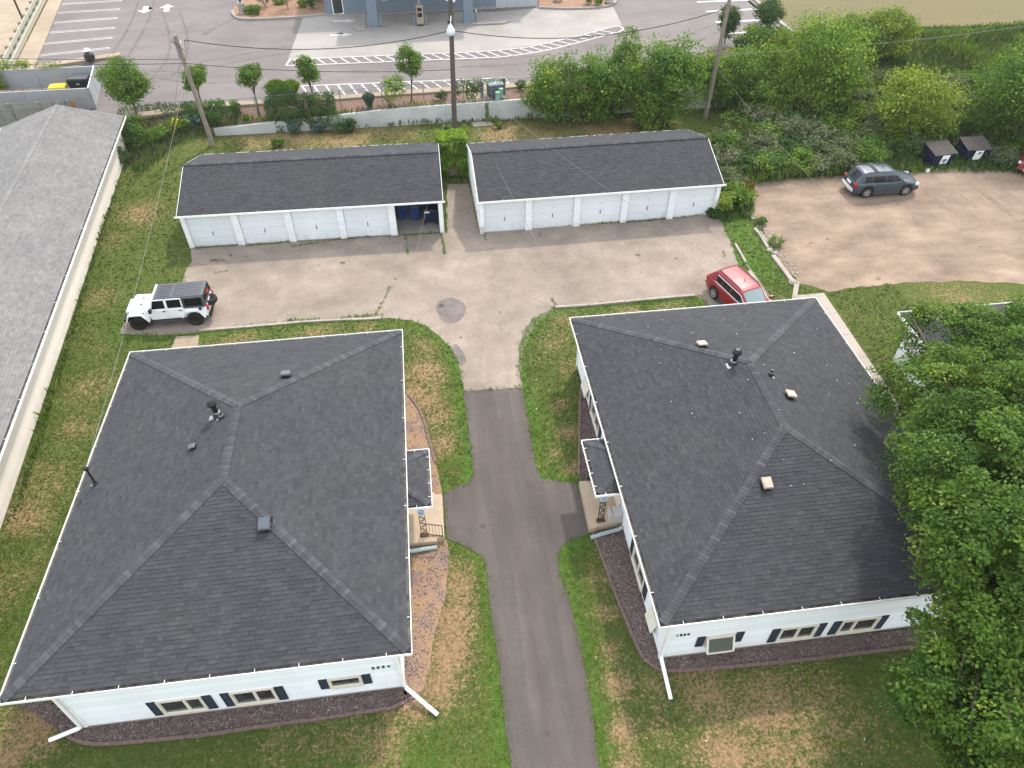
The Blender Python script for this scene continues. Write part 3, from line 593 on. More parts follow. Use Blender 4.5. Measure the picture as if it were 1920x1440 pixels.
def gutter(parent, a, b, n, label=None, hang=1.0, dirt=True, z=0.0):
    """open trough along a-b (world or local points), n points outward"""
    a, b, n = Vector(a), Vector(b), Vector(n); d = (b - a).normalized(); m = MB(); up = Vector((0, 0, 1))
    def strip(o0, w0, z0, z1, mi, ext=0.0):
        p = a + n * o0 - d * ext; q = b + n * o0 + d * ext
        m.add([p + up * z0, q + up * z0, q + up * z1, p + up * z1, p + n * w0 + up * z0, q + n * w0 + up * z0, q + n * w0 + up * z1, p + n * w0 + up * z1],
              [(0, 3, 2, 1), (4, 5, 6, 7), (0, 1, 5, 4), (3, 7, 6, 2), (0, 4, 7, 3), (1, 2, 6, 5)], mi)
    strip(0.115, 0.022, -0.12, 0.004, 0, 0.13); strip(0.004, 0.111, -0.12, -0.105, 0, 0.1); strip(-0.014, 0.018, -0.13, -0.012, 1)
    if dirt: strip(0.006, 0.108, -0.1045, -0.06, 1)
    o = m.build('gutter', [MAT['gutter'], MAT['dirt_in']], parent, fix=True)
    L = (b - a).length; k = max(1, int(round(L / hang))); me = MB().bar((0, 0, 0), n * 0.14, 0.014, 0.01).mesh('gutter_hanger', MAT['gutter'])
    for i in range(k): link('gutter_hanger', me, o, loc=a + d * ((i + 0.5) * L / k) - n * 0.02 + up * 0.008)
    return o
def window(parent, c, w, h, n, panes=2, split=0.5, t=0.07, sash=None, name='window'):
    """c centre on the wall face, n outward unit, frame proud of the wall, panes set back"""
    c, n = Vector(c), Vector(n); u = Vector((-n.y, n.x, 0)); up = Vector((0, 0, 1)); m = MB(); f = 0.07
    def bx(mb, x0, x1, z0, z1, d0, d1, mi=0):
        V = []
        for dd in (d0, d1):
            for x, z in ((x0, z0), (x1, z0), (x1, z1), (x0, z1)): V.append(c + u * x + up * z + n * dd)
        mb.add(V, [(3, 2, 1, 0), (4, 5, 6, 7), (0, 1, 5, 4), (1, 2, 6, 5), (2, 3, 7, 6), (3, 0, 4, 7)], mi)
    a, b = w / 2, h / 2
    bx(m, -a, a, -b, -b + f * 1.3, 0.0, t + 0.03); bx(m, -a, a, b - f, b, 0.0, t); bx(m, -a, -a + f, -b + f * 1.3, b - f, 0.0, t); bx(m, a - f, a, -b + f * 1.3, b - f, 0.0, t)
    o = m.build(name, MAT['cream'], parent, fix=True); xs = [-a + f, a - f]
    if panes == 2:
        x = -a + f + (w - 2 * f) * split; xs = [-a + f, x, a - f]; s = MB(); bx(s, x - 0.05, x + 0.05, -b + f * 1.3, b - f, 0.012, t - 0.01); s.build('mullion', MAT['cream'], o, fix=True)
    for x0, x1 in zip(xs, xs[1:]):
        s = MB(); k = 0.035
        for q in ((x0, x0 + k, -b + f * 1.3, b - f), (x1 - k, x1, -b + f * 1.3, b - f), (x0 + k, x1 - k, -b + f * 1.3, -b + f * 1.3 + k), (x0 + k, x1 - k, b - f - k, b - f)): bx(s, *q, 0.014, t - 0.025)
        s.build('sash', MAT['cream'], o, fix=True)
        g_ = MB(); bx(g_, x0 + k, x1 - k, -b + f * 1.3 + k, b - f - k, 0.013, 0.024); g_.build('pane', MAT['glass'], o, fix=True)
    return o
def shutter(parent, c, w, h, n):
    c, n = Vector(c), Vector(n); u = Vector((-n.y, n.x, 0)); up = Vector((0, 0, 1)); m = MB()
    def bx(x0, x1, z0, z1, d0, d1):
        V = []
        for dd in (d0, d1):
            for x, z in ((x0, z0), (x1, z0), (x1, z1), (x0, z1)): V.append(c + u * x + up * z + n * dd)
        m.add(V, [(3, 2, 1, 0), (4, 5, 6, 7), (0, 1, 5, 4), (1, 2, 6, 5), (2, 3, 7, 6), (3, 0, 4, 7)])
    a, b, k = w / 2, h / 2, 0.045
    bx(-a, -a + k, -b, b, 0.013, 0.05); bx(a - k, a, -b, b, 0.013, 0.05); bx(-a + k, a - k, b - k, b, 0.013, 0.05); bx(-a + k, a - k, -b, -b + k, 0.013, 0.05); z = -b + k
    while z < b - k - 0.02:
        V = []
        for x in (-a + k, a - k):
            for dz, dd in ((0.0, 0.044), (0.045, 0.022)): V.append(c + u * x + up * (z + dz) + n * dd)
        m.add(V, [(0, 2, 3, 1)]); z += 0.05
    bx(-a + k, a - k, -b + k, b - k, 0.013, 0.018)
    return m.build('shutter', MAT['shutter'], parent, fix=True)
def text_mesh(s, size, depth, mat, name, bold=True):
    cu = bpy.data.curves.new('t_' + name, 'FONT'); cu.body = s; cu.size = size; cu.extrude = depth; cu.offset = size * 0.02 if bold else 0; cu.align_x = 'CENTER'; cu.align_y = 'CENTER'; cu.resolution_u = 3
    o = bpy.data.objects.new('t_' + name, cu); COL.objects.link(o); dg = bpy.context.evaluated_depsgraph_get(); dg.update()
    me = bpy.data.meshes.new_from_object(o.evaluated_get(dg)); me.name = name; bpy.data.objects.remove(o); bpy.data.curves.remove(cu); me.materials.clear(); me.materials.append(mat); return me

# ---------------------------------------------------------------- the two houses
W_, D_, Z0 = 12.2, 15.8, 2.95
CAMP = Vector((0, 0, 25))
def house(name, org, label, wx0, wx1, num, numpos, wins, front):
    X0, Y0 = org; root = empty(name, (X0, Y0, 0), 0, label, 'house'); wy0, wy1 = front - Y0, D_ - 0.35; wx0 -= X0; wx1 -= X0; off = Vector((X0, Y0, 0))
    hw = W_ / 2; rz = Z0 + hw * PT
    # walls, each with lapped boards
    for a, b in (((wx0, wy0), (wx1, wy0)), ((wx1, wy0), (wx1, wy1)), ((wx1, wy1), (wx0, wy1)), ((wx0, wy1), (wx0, wy0))):
        m = MB(); siding(m, a, b, 0.20, Z0 - 0.1); d = (Vector(b) - Vector(a)).normalized(); n = Vector((d.y, -d.x))
        q = [Vector((*a, 0)), Vector((*b, 0))]; nn = Vector((n.x, n.y, 0)) * -0.012
        m.add([q[0] + nn + Vector((0, 0, 0.0)), q[1] + nn + Vector((0, 0, 0.0)), q[1] + nn + Vector((0, 0, Z0 - 0.1)), q[0] + nn + Vector((0, 0, Z0 - 0.1))], [(0, 1, 2, 3)], 1)
        m.build('wall', [MAT['siding'], MAT['walk']], root)
    m = MB()
    for x, y in ((wx0, wy0), (wx1, wy0), (wx0, wy1), (wx1, wy1)): m.box((x, y, (0.2 + Z0 - 0.1) / 2), (0.15, 0.15, Z0 - 0.3))
    for x, y in ((wx0, wy0), (wx1, wy0), (wx1, wy1), (wx0, wy1)): MB().box((x, y, 0.2 + (Z0 - 0.3) / 2), (0.13, 0.13, Z0 - 0.3)).build('corner_trim', MAT['white'], root)
    # roof deck with soffit
    e = [(0, 0, Z0), (W_, 0, Z0), (W_, D_, Z0), (0, D_, Z0), (hw, hw, rz), (hw, D_ - hw, rz)]
    m = MB().add(e, [(0, 1, 4), (1, 2, 5, 4), (2, 3, 5), (3, 0, 4, 5)]); k = 0.05
    m.add([(k, k, Z0 - 0.1), (W_ - k, k, Z0 - 0.1), (W_ - k, D_ - k, Z0 - 0.1), (k, D_ - k, Z0 - 0.1)], [(3, 2, 1, 0)], 1)
    for a, b in (((k, k), (W_ - k, k)), ((W_ - k, k), (W_ - k, D_ - k)), ((W_ - k, D_ - k), (k, D_ - k)), ((k, D_ - k), (k, k))):
        m.add([(*a, Z0 - 0.17), (*b, Z0 - 0.17), (*b, Z0 - 0.005), (*a, Z0 - 0.005)], [(0, 1, 2, 3)], 1)
    roof = m.build('roof', [MAT['shingle'], MAT['white']], root)
    rr = Roof(MAT['shingle']); c = math.cos(math.atan(PT)); S = hw / c
    rr.slope((0, 0, Z0), (1, 0, 0), (0, c, c * PT), W_, S, c, c); rr.slope((W_, 0, Z0), (0, 1, 0), (-c, 0, c * PT), D_, S, c, c, 3.0)
    rr.slope((W_, D_, Z0), (-1, 0, 0), (0, -c, c * PT), W_, S, c, c, 3.0); rr.slope((0, D_, Z0), (0, -1, 0), (c, 0, c * PT), D_, S, c, c, 3.0)
    rr.build(roof, None, CAMP - off)
    f, b, l, r = Vector((0, -c, -c * PT)), Vector((0, c, -c * PT)), Vector((-c, 0, -c * PT)), Vector((c, 0, -c * PT))
    def hip(P, Q, p1, p2):
        d = (Vector(Q) - Vector(P)).normalized(); da = (p1 - d * p1.dot(d)); db = (p2 - d * p2.dot(d)); ridge_caps(roof, P, Q, da, db, MAT['shingle'], wide=0.17)
    A1, A2 = (hw, hw, rz), (hw, D_ - hw, rz)
    # wings run across the hip inside the two planes
    def hipx(P, Q, n1, n2):
        d = (Vector(Q) - Vector(P)).normalized(); da = d.cross(n1); db = d.cross(n2)
        if da.dot(n2) > 0: da = -da
        if db.dot(n1) > 0: db = -db
        ridge_caps(roof, P, Q, da, db, MAT['shingle'], wide=0.17)
    nf, nb, nl, nr = (Vector(v).normalized() for v in ((0, -PT, 1), (0, PT, 1), (-PT, 0, 1), (PT, 0, 1)))
    hipx((0, 0, Z0), A1, nf, nl); hipx((W_, 0, Z0), A1, nf, nr); hipx((0, D_, Z0), A2, nb, nl); hipx((W_, D_, Z0), A2, nb, nr); hipx(A1, A2, nl, nr)
    gutter(root, (0, 0, Z0), (W_, 0, Z0), (0, -1, 0), hang=1.35); gutter(root, (W_, 0, Z0), (W_, D_, Z0), (1, 0, 0), hang=2.3); gutter(root, (W_, D_, Z0), (0, D_, Z0), (0, 1, 0)); gutter(root, (0, D_, Z0), (0, 0, Z0), (-1, 0, 0), hang=2.3)
    for x, ch in zip(numpos[0], num):
        me = text_mesh(ch, 0.2, 0.012, MAT['text'], 'house_digit'); o = link('house_digit', me, root); o.location = (x - X0, wy0 - 0.026, numpos[1]); o.rotation_euler = (R(90), 0, 0)
    return root, off, wy0
# house 2004
h1, o1, wy = house('house', (-14.2, 10.83), 'white house numbered 2004 with dark hip roof left of the driveway', -12.88, -2.40, '2004', ((-3.24, -3.08, -2.91, -2.74), 1.82), None, 10.93)
F_ = (0, -1, 0)
def wl(root, off, x0, x1, z0, z1, y, panes=2, split=0.5, n=F_):
    c = Vector(((x0 + x1) / 2, y, (z0 + z1) / 2)) - off if n == F_ else Vector((y, (x0 + x1) / 2, (z0 + z1) / 2)) - off
    return window(root, c, abs(x1 - x0), z1 - z0, n, panes, split)
def sh(root, off, x, z0, z1, y, w=0.28, n=F_):
    c = Vector((x, y, (z0 + z1) / 2)) - off if n == F_ else Vector((y, x, (z0 + z1) / 2)) - off
    shutter(root, c, w, z1 - z0, n)
y = 10.93 - 0.002
for x0, x1, sp in ((-10.3, -8.87, 0.62), (-7.98, -6.56, 0.55)):
    wl(h1, o1, x0, x1, 0.36, 1.36, y, 2, 1 - sp if False else sp); sh(h1, o1, x0 - 0.16, 0.36, 1.36, y); sh(h1, o1, x1 + 0.16, 0.36, 1.36, y)
wl(h1, o1, -4.80, -3.70, 0.78, 1.45, y, 1); sh(h1, o1, -4.96, 0.78, 1.45, y); sh(h1, o1, -3.54, 0.78, 1.45, y)
# house 1934
h2, o2, wy = house('house', (6.28, 10.68), 'white house numbered 1934 with dark hip roof right of the driveway', 6.62, 17.5, '1934', ((7.0, 7.13, 7.26, 7.39), 1.72), None, 10.80)
y2 = 10.80 - 0.002
for x0, x1, sp in ((10.82, 12.2, 0.5), (13.08, 14.5, 0.36)):
    wl(h2, o2, x0, x1, 0.33, 1.28, y2, 2, sp); sh(h2, o2, x0 - 0.17, 0.33, 1.28, y2); sh(h2, o2, x1 + 0.17, 0.33, 1.28, y2)
w3 = wl(h2, o2, 8.10, 9.08, 0.74, 1.40, y2, 1); sh(h2, o2, 7.92, 0.72, 1.40, y2); sh(h2, o2, 9.32, 0.72, 1.40, y2)
# its awning sash swung open
m = MB(); P = [Vector((x, y2, 1.36)) - o2 for x in (8.12, 9.06)]; dd = Vector((0, -0.27, -0.58)); 
for a, b in ((P[0], P[0] + dd), (P[1], P[1] + dd), (P[0] + dd, P[1] + dd), (P[0], P[1])): m.bar(a + Vector((0, -0.09, 0)), b + Vector((0, -0.09, 0)), 0.07, 0.05)
s_ = m.build('open_sash', MAT['cream'], w3, fix=True)
g_ = NG('tinted_sash_glass'); gm = g_.fin((0.075, 0.095, 0.08), 0.08, spec=0.6)
MB().add([P[0] + Vector((0, -0.09, 0)), P[1] + Vector((0, -0.09, 0)), P[1] + dd + Vector((0, -0.09, 0)), P[0] + dd + Vector((0, -0.09, 0))], [(3, 2, 1, 0)]).build('open_pane', gm, w3)
for a, b in (((8.45, 0.83), (8.72, 1.12)), ((8.72, 1.12), (8.9, 0.83))):
    MB().bar(Vector((a[0], y2 - 0.03 if a[1] > 1 else y2 - 0.3, a[1])) - o2, Vector((b[0], y2 - 0.03 if b[1] > 1 else y2 - 0.3, b[1])) - o2, 0.02, 0.02).build('stay_arm', MAT['blackmetal'], w3)
LN = (-1, 0, 0); x2 = 6.62 + 0.002
def wl2(y0, y1, z0, z1, panes=2, s_=True):
    window(h2, Vector((x2, (y0 + y1) / 2, (z0 + z1) / 2)) - o2, y1 - y0, z1 - z0, LN, panes)
    if s_:
        for yy in (y0 - 0.2, y1 + 0.2): shutter(h2, Vector((x2, yy, (z0 + z1) / 2)) - o2, 0.34, z1 - z0, LN)
wl2(13.25, 14.75, 0.36, 1.30); wl2(11.45, 12.2, 0.62, 1.30, 1, False); wl2(23.3, 24.2, 0.62, 1.30, 1, False); wl2(21.1, 22.7, 0.36, 1.30)
for y0, y1 in ((11.45, 12.2), (23.3, 24.2)):      # awning sashes ajar
    MB().add([(x2 - 0.08, y0, 1.28), (x2 - 0.08, y1, 1.28), (x2 - 0.26, y1, 0.72), (x2 - 0.26, y0, 0.72), (x2 - 0.05, y0, 1.25), (x2 - 0.05, y1, 1.25), (x2 - 0.23, y1, 0.70), (x2 - 0.23, y0, 0.70)], [(0, 1, 2, 3), (7, 6, 5, 4), (0, 3, 7, 4), (2, 1, 5, 6), (3, 2, 6, 7)]).build('open_sash', MAT['cream'], h2, fix=True, loc=-o2)
# downspouts
def spout(root, off, top, foot, out, mat, w=0.085, name='downspout'):
    t, f_, o_ = (Vector(v) - off for v in (top, foot, out)); m = MB(); m.bar(t, f_, w, w * 0.75); m.build('downspout', MAT['gutter'], root, fix=True)
    b = MB(); b.tube([f_ + Vector((0, 0, 0.02)), f_.lerp(o_, 0.06) + Vector((0, 0, -0.02)), o_], w * 0.85, 10, cap=True); b.build('downspout_extension', mat, root, smooth=False)
spout(h1, o1, (-2.40, 10.80, 2.86), (-2.33, 10.76, 0.42), (-1.31,9.83,0.1), MAT['white'])
spout(h1, o1, (-12.86, 10.82, 2.86), (-12.95, 10.80, 0.42), (-14,10.64,0.1), MAT['white'])
spout(h2, o2, (6.62, 10.70, 2.86), (6.60, 10.68, 0.42), (6.61,9.34,0.1), MAT['white'])
spout(h2, o2, (16.55, 10.70, 2.86), (16.6, 10.68, 0.42), (16.73,10.12,0.1), MAT['white'])
m = MB(); m.bar(Vector((6.60, 16.34, 2.8)) - o2, Vector((6.60, 16.30, 0.3)) - o2, 0.09, 0.07); m.build('downspout', MAT['gutter'], h2, fix=True)
MB().tube([Vector(v) - o2 for v in ((6.58, 16.27, 0.32), (6.45, 16.24, 0.2), (5.75, 16.15, 0.13), (5.22, 16.05, 0.10))], 0.085, 10).build('drain_pipe', MAT['greypipe'], h2)
MB().tube([Vector(v) - o1 for v in ((-2.3, 16.28, 0.3), (-1.95, 16.30, 0.16), (-1.4, 16.36, 0.13), (-1.0, 16.40, 0.10))], 0.085, 10).build('drain_pipe', MAT['greypipe'], h1)
# roof fittings
def pt_off(p, o): return Vector(p) - o
def flue(root, p, h, r, lean=0.0, cap=True, collar=True):
    p = Vector(p); o = MB().cyl(p - Vector((0, 0, 0.1)), p + Vector((lean, 0, h)), r, 12).build('flue_pipe', MAT['black'], root)
    if cap:
        q = p + Vector((lean, 0, h)); MB().lathe([(r * 1.05, 0), (r * 1.9, 0.03), (r * 1.9, 0.12), (r * 0.9, 0.24)], q, 10).build('flue_cap', MAT['galv'] if False else MAT['black'], o)
    if collar: MB().lathe([(r * 2.1, -0.06), (r * 2.0, 0.02), (r * 1.1, 0.14)], p, 12).build('flashing_collar', MAT['black'], o); MB().lathe([(r * 1.25, 0.13), (r * 1.25, 0.17), (r * 1.02, 0.19)], p, 12).build('clamp_ring', MAT['galv'], o)
    return o
def flashing(root, p, n, w, h):
    p, n = Vector(p), Vector(n).normalized(); u = Vector((0, 1, 0)) if abs(n.x) > abs(n.y) else Vector((1, 0, 0)); u = (u - n * u.dot(n)).normalized(); v = n.cross(u); w, h = w * .7, h * .7; p = p + n * 0.027
    MB().add([p + u * a * w / 2 + v * b * h / 2 + n * c for c in (0, .006) for a, b in ((-1, -1), (1, -1), (1, 1), (-1, 1))], [(3, 2, 1, 0), (4, 5, 6, 7), (0, 1, 5, 4), (1, 2, 6, 5), (2, 3, 7, 6), (3, 0, 4, 7)]).build('flashing', MAT['galv'], root, fix=True)
def boxvent(root, p, n, w=0.36, d=0.36, h=0.16, top=None):
    p, n = Vector(p), Vector(n).normalized(); dn = Vector((n.x, n.y, 0)).normalized(); dn = (dn - n * dn.dot(n)).normalized(); u = n.cross(dn); m = MB(); V = []
    q = p + n * 0.025
    o = MB().add([q + u * a * w * 0.72 + dn * b * d * 0.72 + n * c for c in (0, .006) for a, b in ((-1, -1), (1, -1), (1, 1), (-1, 1))], [(3, 2, 1, 0), (4, 5, 6, 7), (0, 1, 5, 4), (1, 2, 6, 5), (2, 3, 7, 6), (3, 0, 4, 7)]).build('roof_vent', MAT['black'], root, fix=True)
    MB().add([q + u * a * w * 0.4 + dn * b * d * 0.4 + n * c for c in (0.006, h * 0.7) for a, b in ((-1, -1), (1, -1), (1, 1), (-1, 1))], [(4, 5, 6, 7), (0, 1, 5, 4), (1, 2, 6, 5), (2, 3, 7, 6), (3, 0, 4, 7)]).build('vent_neck', MAT['black'], o, fix=True)
    V = [q + u * a * w * s_ + dn * b * d * s_ + n * c for c, s_ in ((h * 0.55, 0.56), (h * 0.8, 0.56), (h, 0.47)) for a, b in ((-1, -1), (1, -1), (1, 1), (-1, 1))]
    MB().add(V, [(3, 2, 1, 0), (0, 1, 5, 4), (1, 2, 6, 5), (2, 3, 7, 6), (3, 0, 4, 7), (4, 5, 9, 8), (5, 6, 10, 9), (6, 7, 11, 10), (7, 4, 8, 11), (8, 9, 10, 11)]).build('vent_hood', top or MAT['lid'], o, fix=True)
tanv = simple('tan_vent_hood', (0.42, 0.33, 0.27), 0.6, 0.15, 6); greyv = simple('slate_vent_hood', (0.075, 0.09, 0.105), 0.4, 0.1, 6)
NL, NR, NF, NB = (-PT, 0, 1), (PT, 0, 1), (0, -PT, 1), (0, PT, 1)
flue(h1, pt_off((-8.87,20.35,4.74), o1), 0.55, 0.10, -0.06); flashing(h1, pt_off((-9.1,20.28,4.66), o1), NL, 0.35, 0.3); flue(h1, pt_off((-8.67,20.12,4.8), o1), 0.22, 0.075, 0, False)
flashing(h1, pt_off((-8.79,20.07,4.76), o1), NL, 0.2, 0.2)
boxvent(h1, pt_off((-9.63,18.99,4.48), o1), NL, 0.2, 0.24, 0.12, greyv); boxvent(h1, pt_off((-6.58,15.17,4.41), o1), NF, 0.36, 0.40, 0.22, greyv); boxvent(h1, pt_off((-6.63,22.73,4.26), o1), NB, 0.36, 0.36, 0.18, greyv)
mp = pt_off((-13.58,18.82,3.16), o1); flue(h1, mp, 0.85, 0.04, 0, False, False); MB().lathe([(0.10, -0.05), (0.10, 0.03), (0.05, 0.1)], mp, 10).build('mast_boot', MAT['blackmetal'], h1); MB().lathe([(0.05, 0), (0.09, 0.04), (0.09, 0.14), (0.03, 0.19)], mp + Vector((0, 0, 0.83)), 8).build('mast_head', MAT['blackmetal'], h1)
MAST = mp + o1 + Vector((0, 0, 0.92)); flashing(h1, pt_off((-13.73,18.8,3.11), o1), NL, 0.10, 0.12)
flue(h2, pt_off((11.77,20.56,4.79), o2), 0.55, 0.10, 0.05); flashing(h2, pt_off((11.57,20.49,4.73), o2), NL, 0.45, 0.22)
flue(h2, pt_off((13.06,19.71,4.77), o2), 0.32, 0.06, 0, False); flashing(h2, pt_off((13.11,19.59,4.75), o2), NR, 0.22, 0.12)
boxvent(h2, pt_off((11.07,22.23,4.38), o2), NB, 0.36, 0.36, 0.17, tanv); boxvent(h2, pt_off((13.42,18.58,4.65), o2), NR, 0.34, 0.36, 0.17, tanv); boxvent(h2, pt_off((11.03,14.74,4.31), o2), NF, 0.32, 0.38, 0.2, tanv)

# porches
def porch(root, off, side, xw, slab, roofr, post, sign, far_post, rail=False):
    """side +1: porch on the right of the wall at xw"""
    L = lambda *p: Vector(p) - off
    MB().prism([tuple((Vector((*p, 0)) - off)[:2]) for p in slab], 0.0, 0.34).build('porch_slab', MAT['porch'], root, fix=True)
    x0, x1, y0, y1 = roofr; z0, z1 = 2.58, 2.86; xo, xi = (x1, x0) if side > 0 else (x0, x1); dx = abs(x1 - x0); k = 0.75
    c0, c1, c2, c3 = L(xi, y0, z0), L(xo, y0, z0), L(xo, y1, z0), L(xi, y1, z0); t0, t1 = L(xi, y0 + dx * k, z1), L(xi, y1 - dx * k, z1)
    fs = [(0, 1, 4), (1, 2, 5, 4), (2, 3, 5)] if side > 0 else [(4, 1, 0), (4, 5, 2, 1), (5, 3, 2)]
    m = MB().add([c0, c1, c2, c3, t0, t1], fs); dz = Vector((0, 0, -0.05)); m.add([c0 + dz, c1 + dz, c2 + dz, c3 + dz], [(3, 2, 1, 0)] if side > 0 else [(0, 1, 2, 3)], 1); pr = m.build('porch_roof', [MAT['shingle'], MAT['white']], root)
    # shingle courses on the canopy
    rr = Roof(MAT['shingle']); ox = Vector((side, 0, 0))
    def sl(A, B, T):
        A, B, T = Vector(A), Vector(B), Vector(T); u = (B - A).normalized(); h = (T - A) - u * (T - A).dot(u); return u, h
    if side > 0:
        u, h = sl(c1, c2, t0); rr.slope(c1, u, h, (c2 - c1).length, h.length, (dx * k) / h.length, (dx * k) / h.length)
        u, h = sl(c0, c1, t0); rr.slope(c0, u, h, dx, h.length, 0, dx / h.length); u, h = sl(c2, c3, t1); rr.slope(c2, u, h, dx, h.length, dx / h.length, 0)
    else:
        u, h = sl(c2, c1, t1); rr.slope(c2, u, h, (c2 - c1).length, h.length, (dx * k) / h.length, (dx * k) / h.length)
        u, h = sl(c1, c0, t0); rr.slope(c1, u, h, dx, h.length, dx / h.length, 0); u, h = sl(c3, c2, t1); rr.slope(c3, u, h, dx, h.length, 0, dx / h.length)
    rr.build(pr, None, CAMP - off, 90)
    for P, Q, n1, n2 in ((c1, t0, (0, -.35, 1), (side * .3, 0, 1)), (c2, t1, (0, .35, 1), (side * .3, 0, 1))):
        d = (Q - P).normalized(); n1, n2 = Vector(n1).normalized(), Vector(n2).normalized(); da, db = d.cross(n1), d.cross(n2)
        if da.dot(n2) > 0: da = -da
        if db.dot(n1) > 0: db = -db
        ridge_caps(pr, P, Q, da, db, MAT['shingle'], wide=0.13)
    gutter(root, c0 if side > 0 else c1, c1 if side > 0 else c0, (0, -1, 0), hang=0.7); gutter(root, c1 if side > 0 else c2, c2 if side > 0 else c1, (side, 0, 0), hang=0.6); gutter(root, c2 if side > 0 else c3, c3 if side > 0 else c2, (0, 1, 0), hang=0.9)
    def lattice(px0, px1, py):
        m = MB(); w = px1 - px0
        for x in (px0, px1): m.bar(L(x, py, 0.34), L(x, py, 2.5), 0.028, 0.028)
        m.bar(L(px0, py, 0.36), L(px1, py, 0.36), 0.03, 0.03); z = 0.42; s = 1
        while z < 2.4:                                     # scrolls between the two uprights
            a = L((px0 + px1) / 2, py, z + 0.09)
            pts = [a + Vector((s * w * 0.42 * math.cos(q) * (0.35 + 0.65 * q / 5), 0, 0.11 * math.sin(q) * (0.35 + 0.65 * q / 5))) for q in np.linspace(0.3, 5.2, 9)]
            m.tube(pts, 0.012, 4); m.bar(L(px0 if s > 0 else px1, py, z), L(px1 if s > 0 else px0, py, z + 0.2), 0.018, 0.014); z += 0.2; s = -s
        return m.build('lattice_post', MAT['blackmetal'] if not rail else MAT['rust'], root)
    lattice(post[0], post[1], post[2])
    if far_post: lattice(far_post[0], far_post[1], far_post[2])
    MB().box(L((post[0] + post[1]) / 2, post[2], 0.37), (post[1] - post[0] + 0.12, 0.16, 0.06)).build('post_base', MAT['rust'], root)
    sx0, sx1 = post[0] - 0.03, post[1] + 0.03; yy = post[2] - 0.03
    s = MB().b2(L(sx0, yy - 0.008, 1.72), L(sx1, yy, 2.50)).build('porch_sign', MAT['signblue'], root)
    cx = (sx0 + sx1) / 2; me = text_mesh('ONLY', 0.085, 0.002, MAT['bluetext'], 'sign_lettering'); o = link('sign_lettering', me, s); o.location = L(cx - 0.02, yy - 0.010, 1.97); o.rotation_euler = (R(90), 0, 0)
    m = MB()
    for z, a, b in ((2.42, 0.1, 0.85), (2.36, 0.15, 0.8), (2.29, 0.1, 0.9), (2.23, 0.2, 0.7), (2.15, 0.0, 0.92), (2.06, 0.2, 0.8), (1.86, 0.2, 0.75), (1.80, 0.12, 0.85)):
        m.b2(L(sx0 + a * (sx1 - sx0) + 0.01, yy - 0.011, z), L(sx0 + b * (sx1 - sx0), yy - 0.009, z + 0.028))
    m.bar(L(sx1 - 0.05, yy - 0.010, 2.03), L(sx1 - 0.05, yy - 0.010, 1.93), 0.02, 0.003); m.build('sign_print', MAT['bluetext'], s)
    # door recess trim beside the canopy and a wall lamp
    xs = xw + side * 0.02
    MB().b2(L(min(xs, xs + side * 0.05), y0 + 0.55, 0.34), L(max(xs, xs + side * 0.05), y0 + 1.55, 2.45)).build('front_door', MAT['cream'], root)
    lp = L(xs + side * 0.10, y0 - 0.15, 2.2); MB().lathe([(0.03, -0.14), (0.07, -0.1), (0.085, 0.05), (0.03, 0.14)], lp, 10).build('porch_lamp', MAT['black'], root)
porch(h1, o1, 1, -2.40, [(-2.51,18.77),(-1.93,19.03),(-0.937,18.96),(-0.941,18.88),(-0.629,18.81),(-0.665,16.7),(-0.967,16.66),(-0.973,16.53),(-2.54,16.54)], (-2.02, -1.10, 16.72, 19.36), (-1.56, -1.34, 16.86), None, None, True)
m = MB(); a, b = Vector((-1.34, 16.85, 1.12)) - o1, Vector((-0.72, 16.72, 1.08)) - o1; z = Vector((0, 0, -0.72))
m.bar(a, b, 0.035, 0.025); m.bar(a + z, b + z, 0.035, 0.025); m.bar(b + Vector((0, 0, 0.01)), b + z - Vector((0, 0, 0.05)), 0.035, 0.035)
for i in range(1, 5): m.bar(a.lerp(b, i / 5), a.lerp(b, i / 5) + z, 0.014, 0.014)
m.build('handrail', MAT['rust'], h1)
porch(h2, o2, -1, 6.62, [(5.25,18.74),(5.82,18.75),(7.64,18.52),(7.17,16.68),(6.63,16.48),(5.77,16.41),(5.52,16.39),(5.51,16.34),(5.2,16.3)], (5.40, 6.52, 16.40, 19.0), (5.62, 5.84, 16.64), None, (5.60, 5.82, 18.75))
# storage box on the right porch
t = empty('storage_box', (6.33, 16.66, 0.34), 0, 'pale grey lidded storage box on the right porch', 'storage box')
MB().box((0, 0, 0.26), (0.52, 0.40, 0.52), taper=1.05).build('body', MAT['boxgrey'], t); MB().box((0, 0, 0.55), (0.58, 0.46, 0.06), taper=0.94).build('lid', MAT['boxgrey'], t); MB().bar((-0.18, -0.2, 0.585), (-0.18, 0.2, 0.585), 0.02, 0.02).build('lid_rib', MAT['lid'], t)

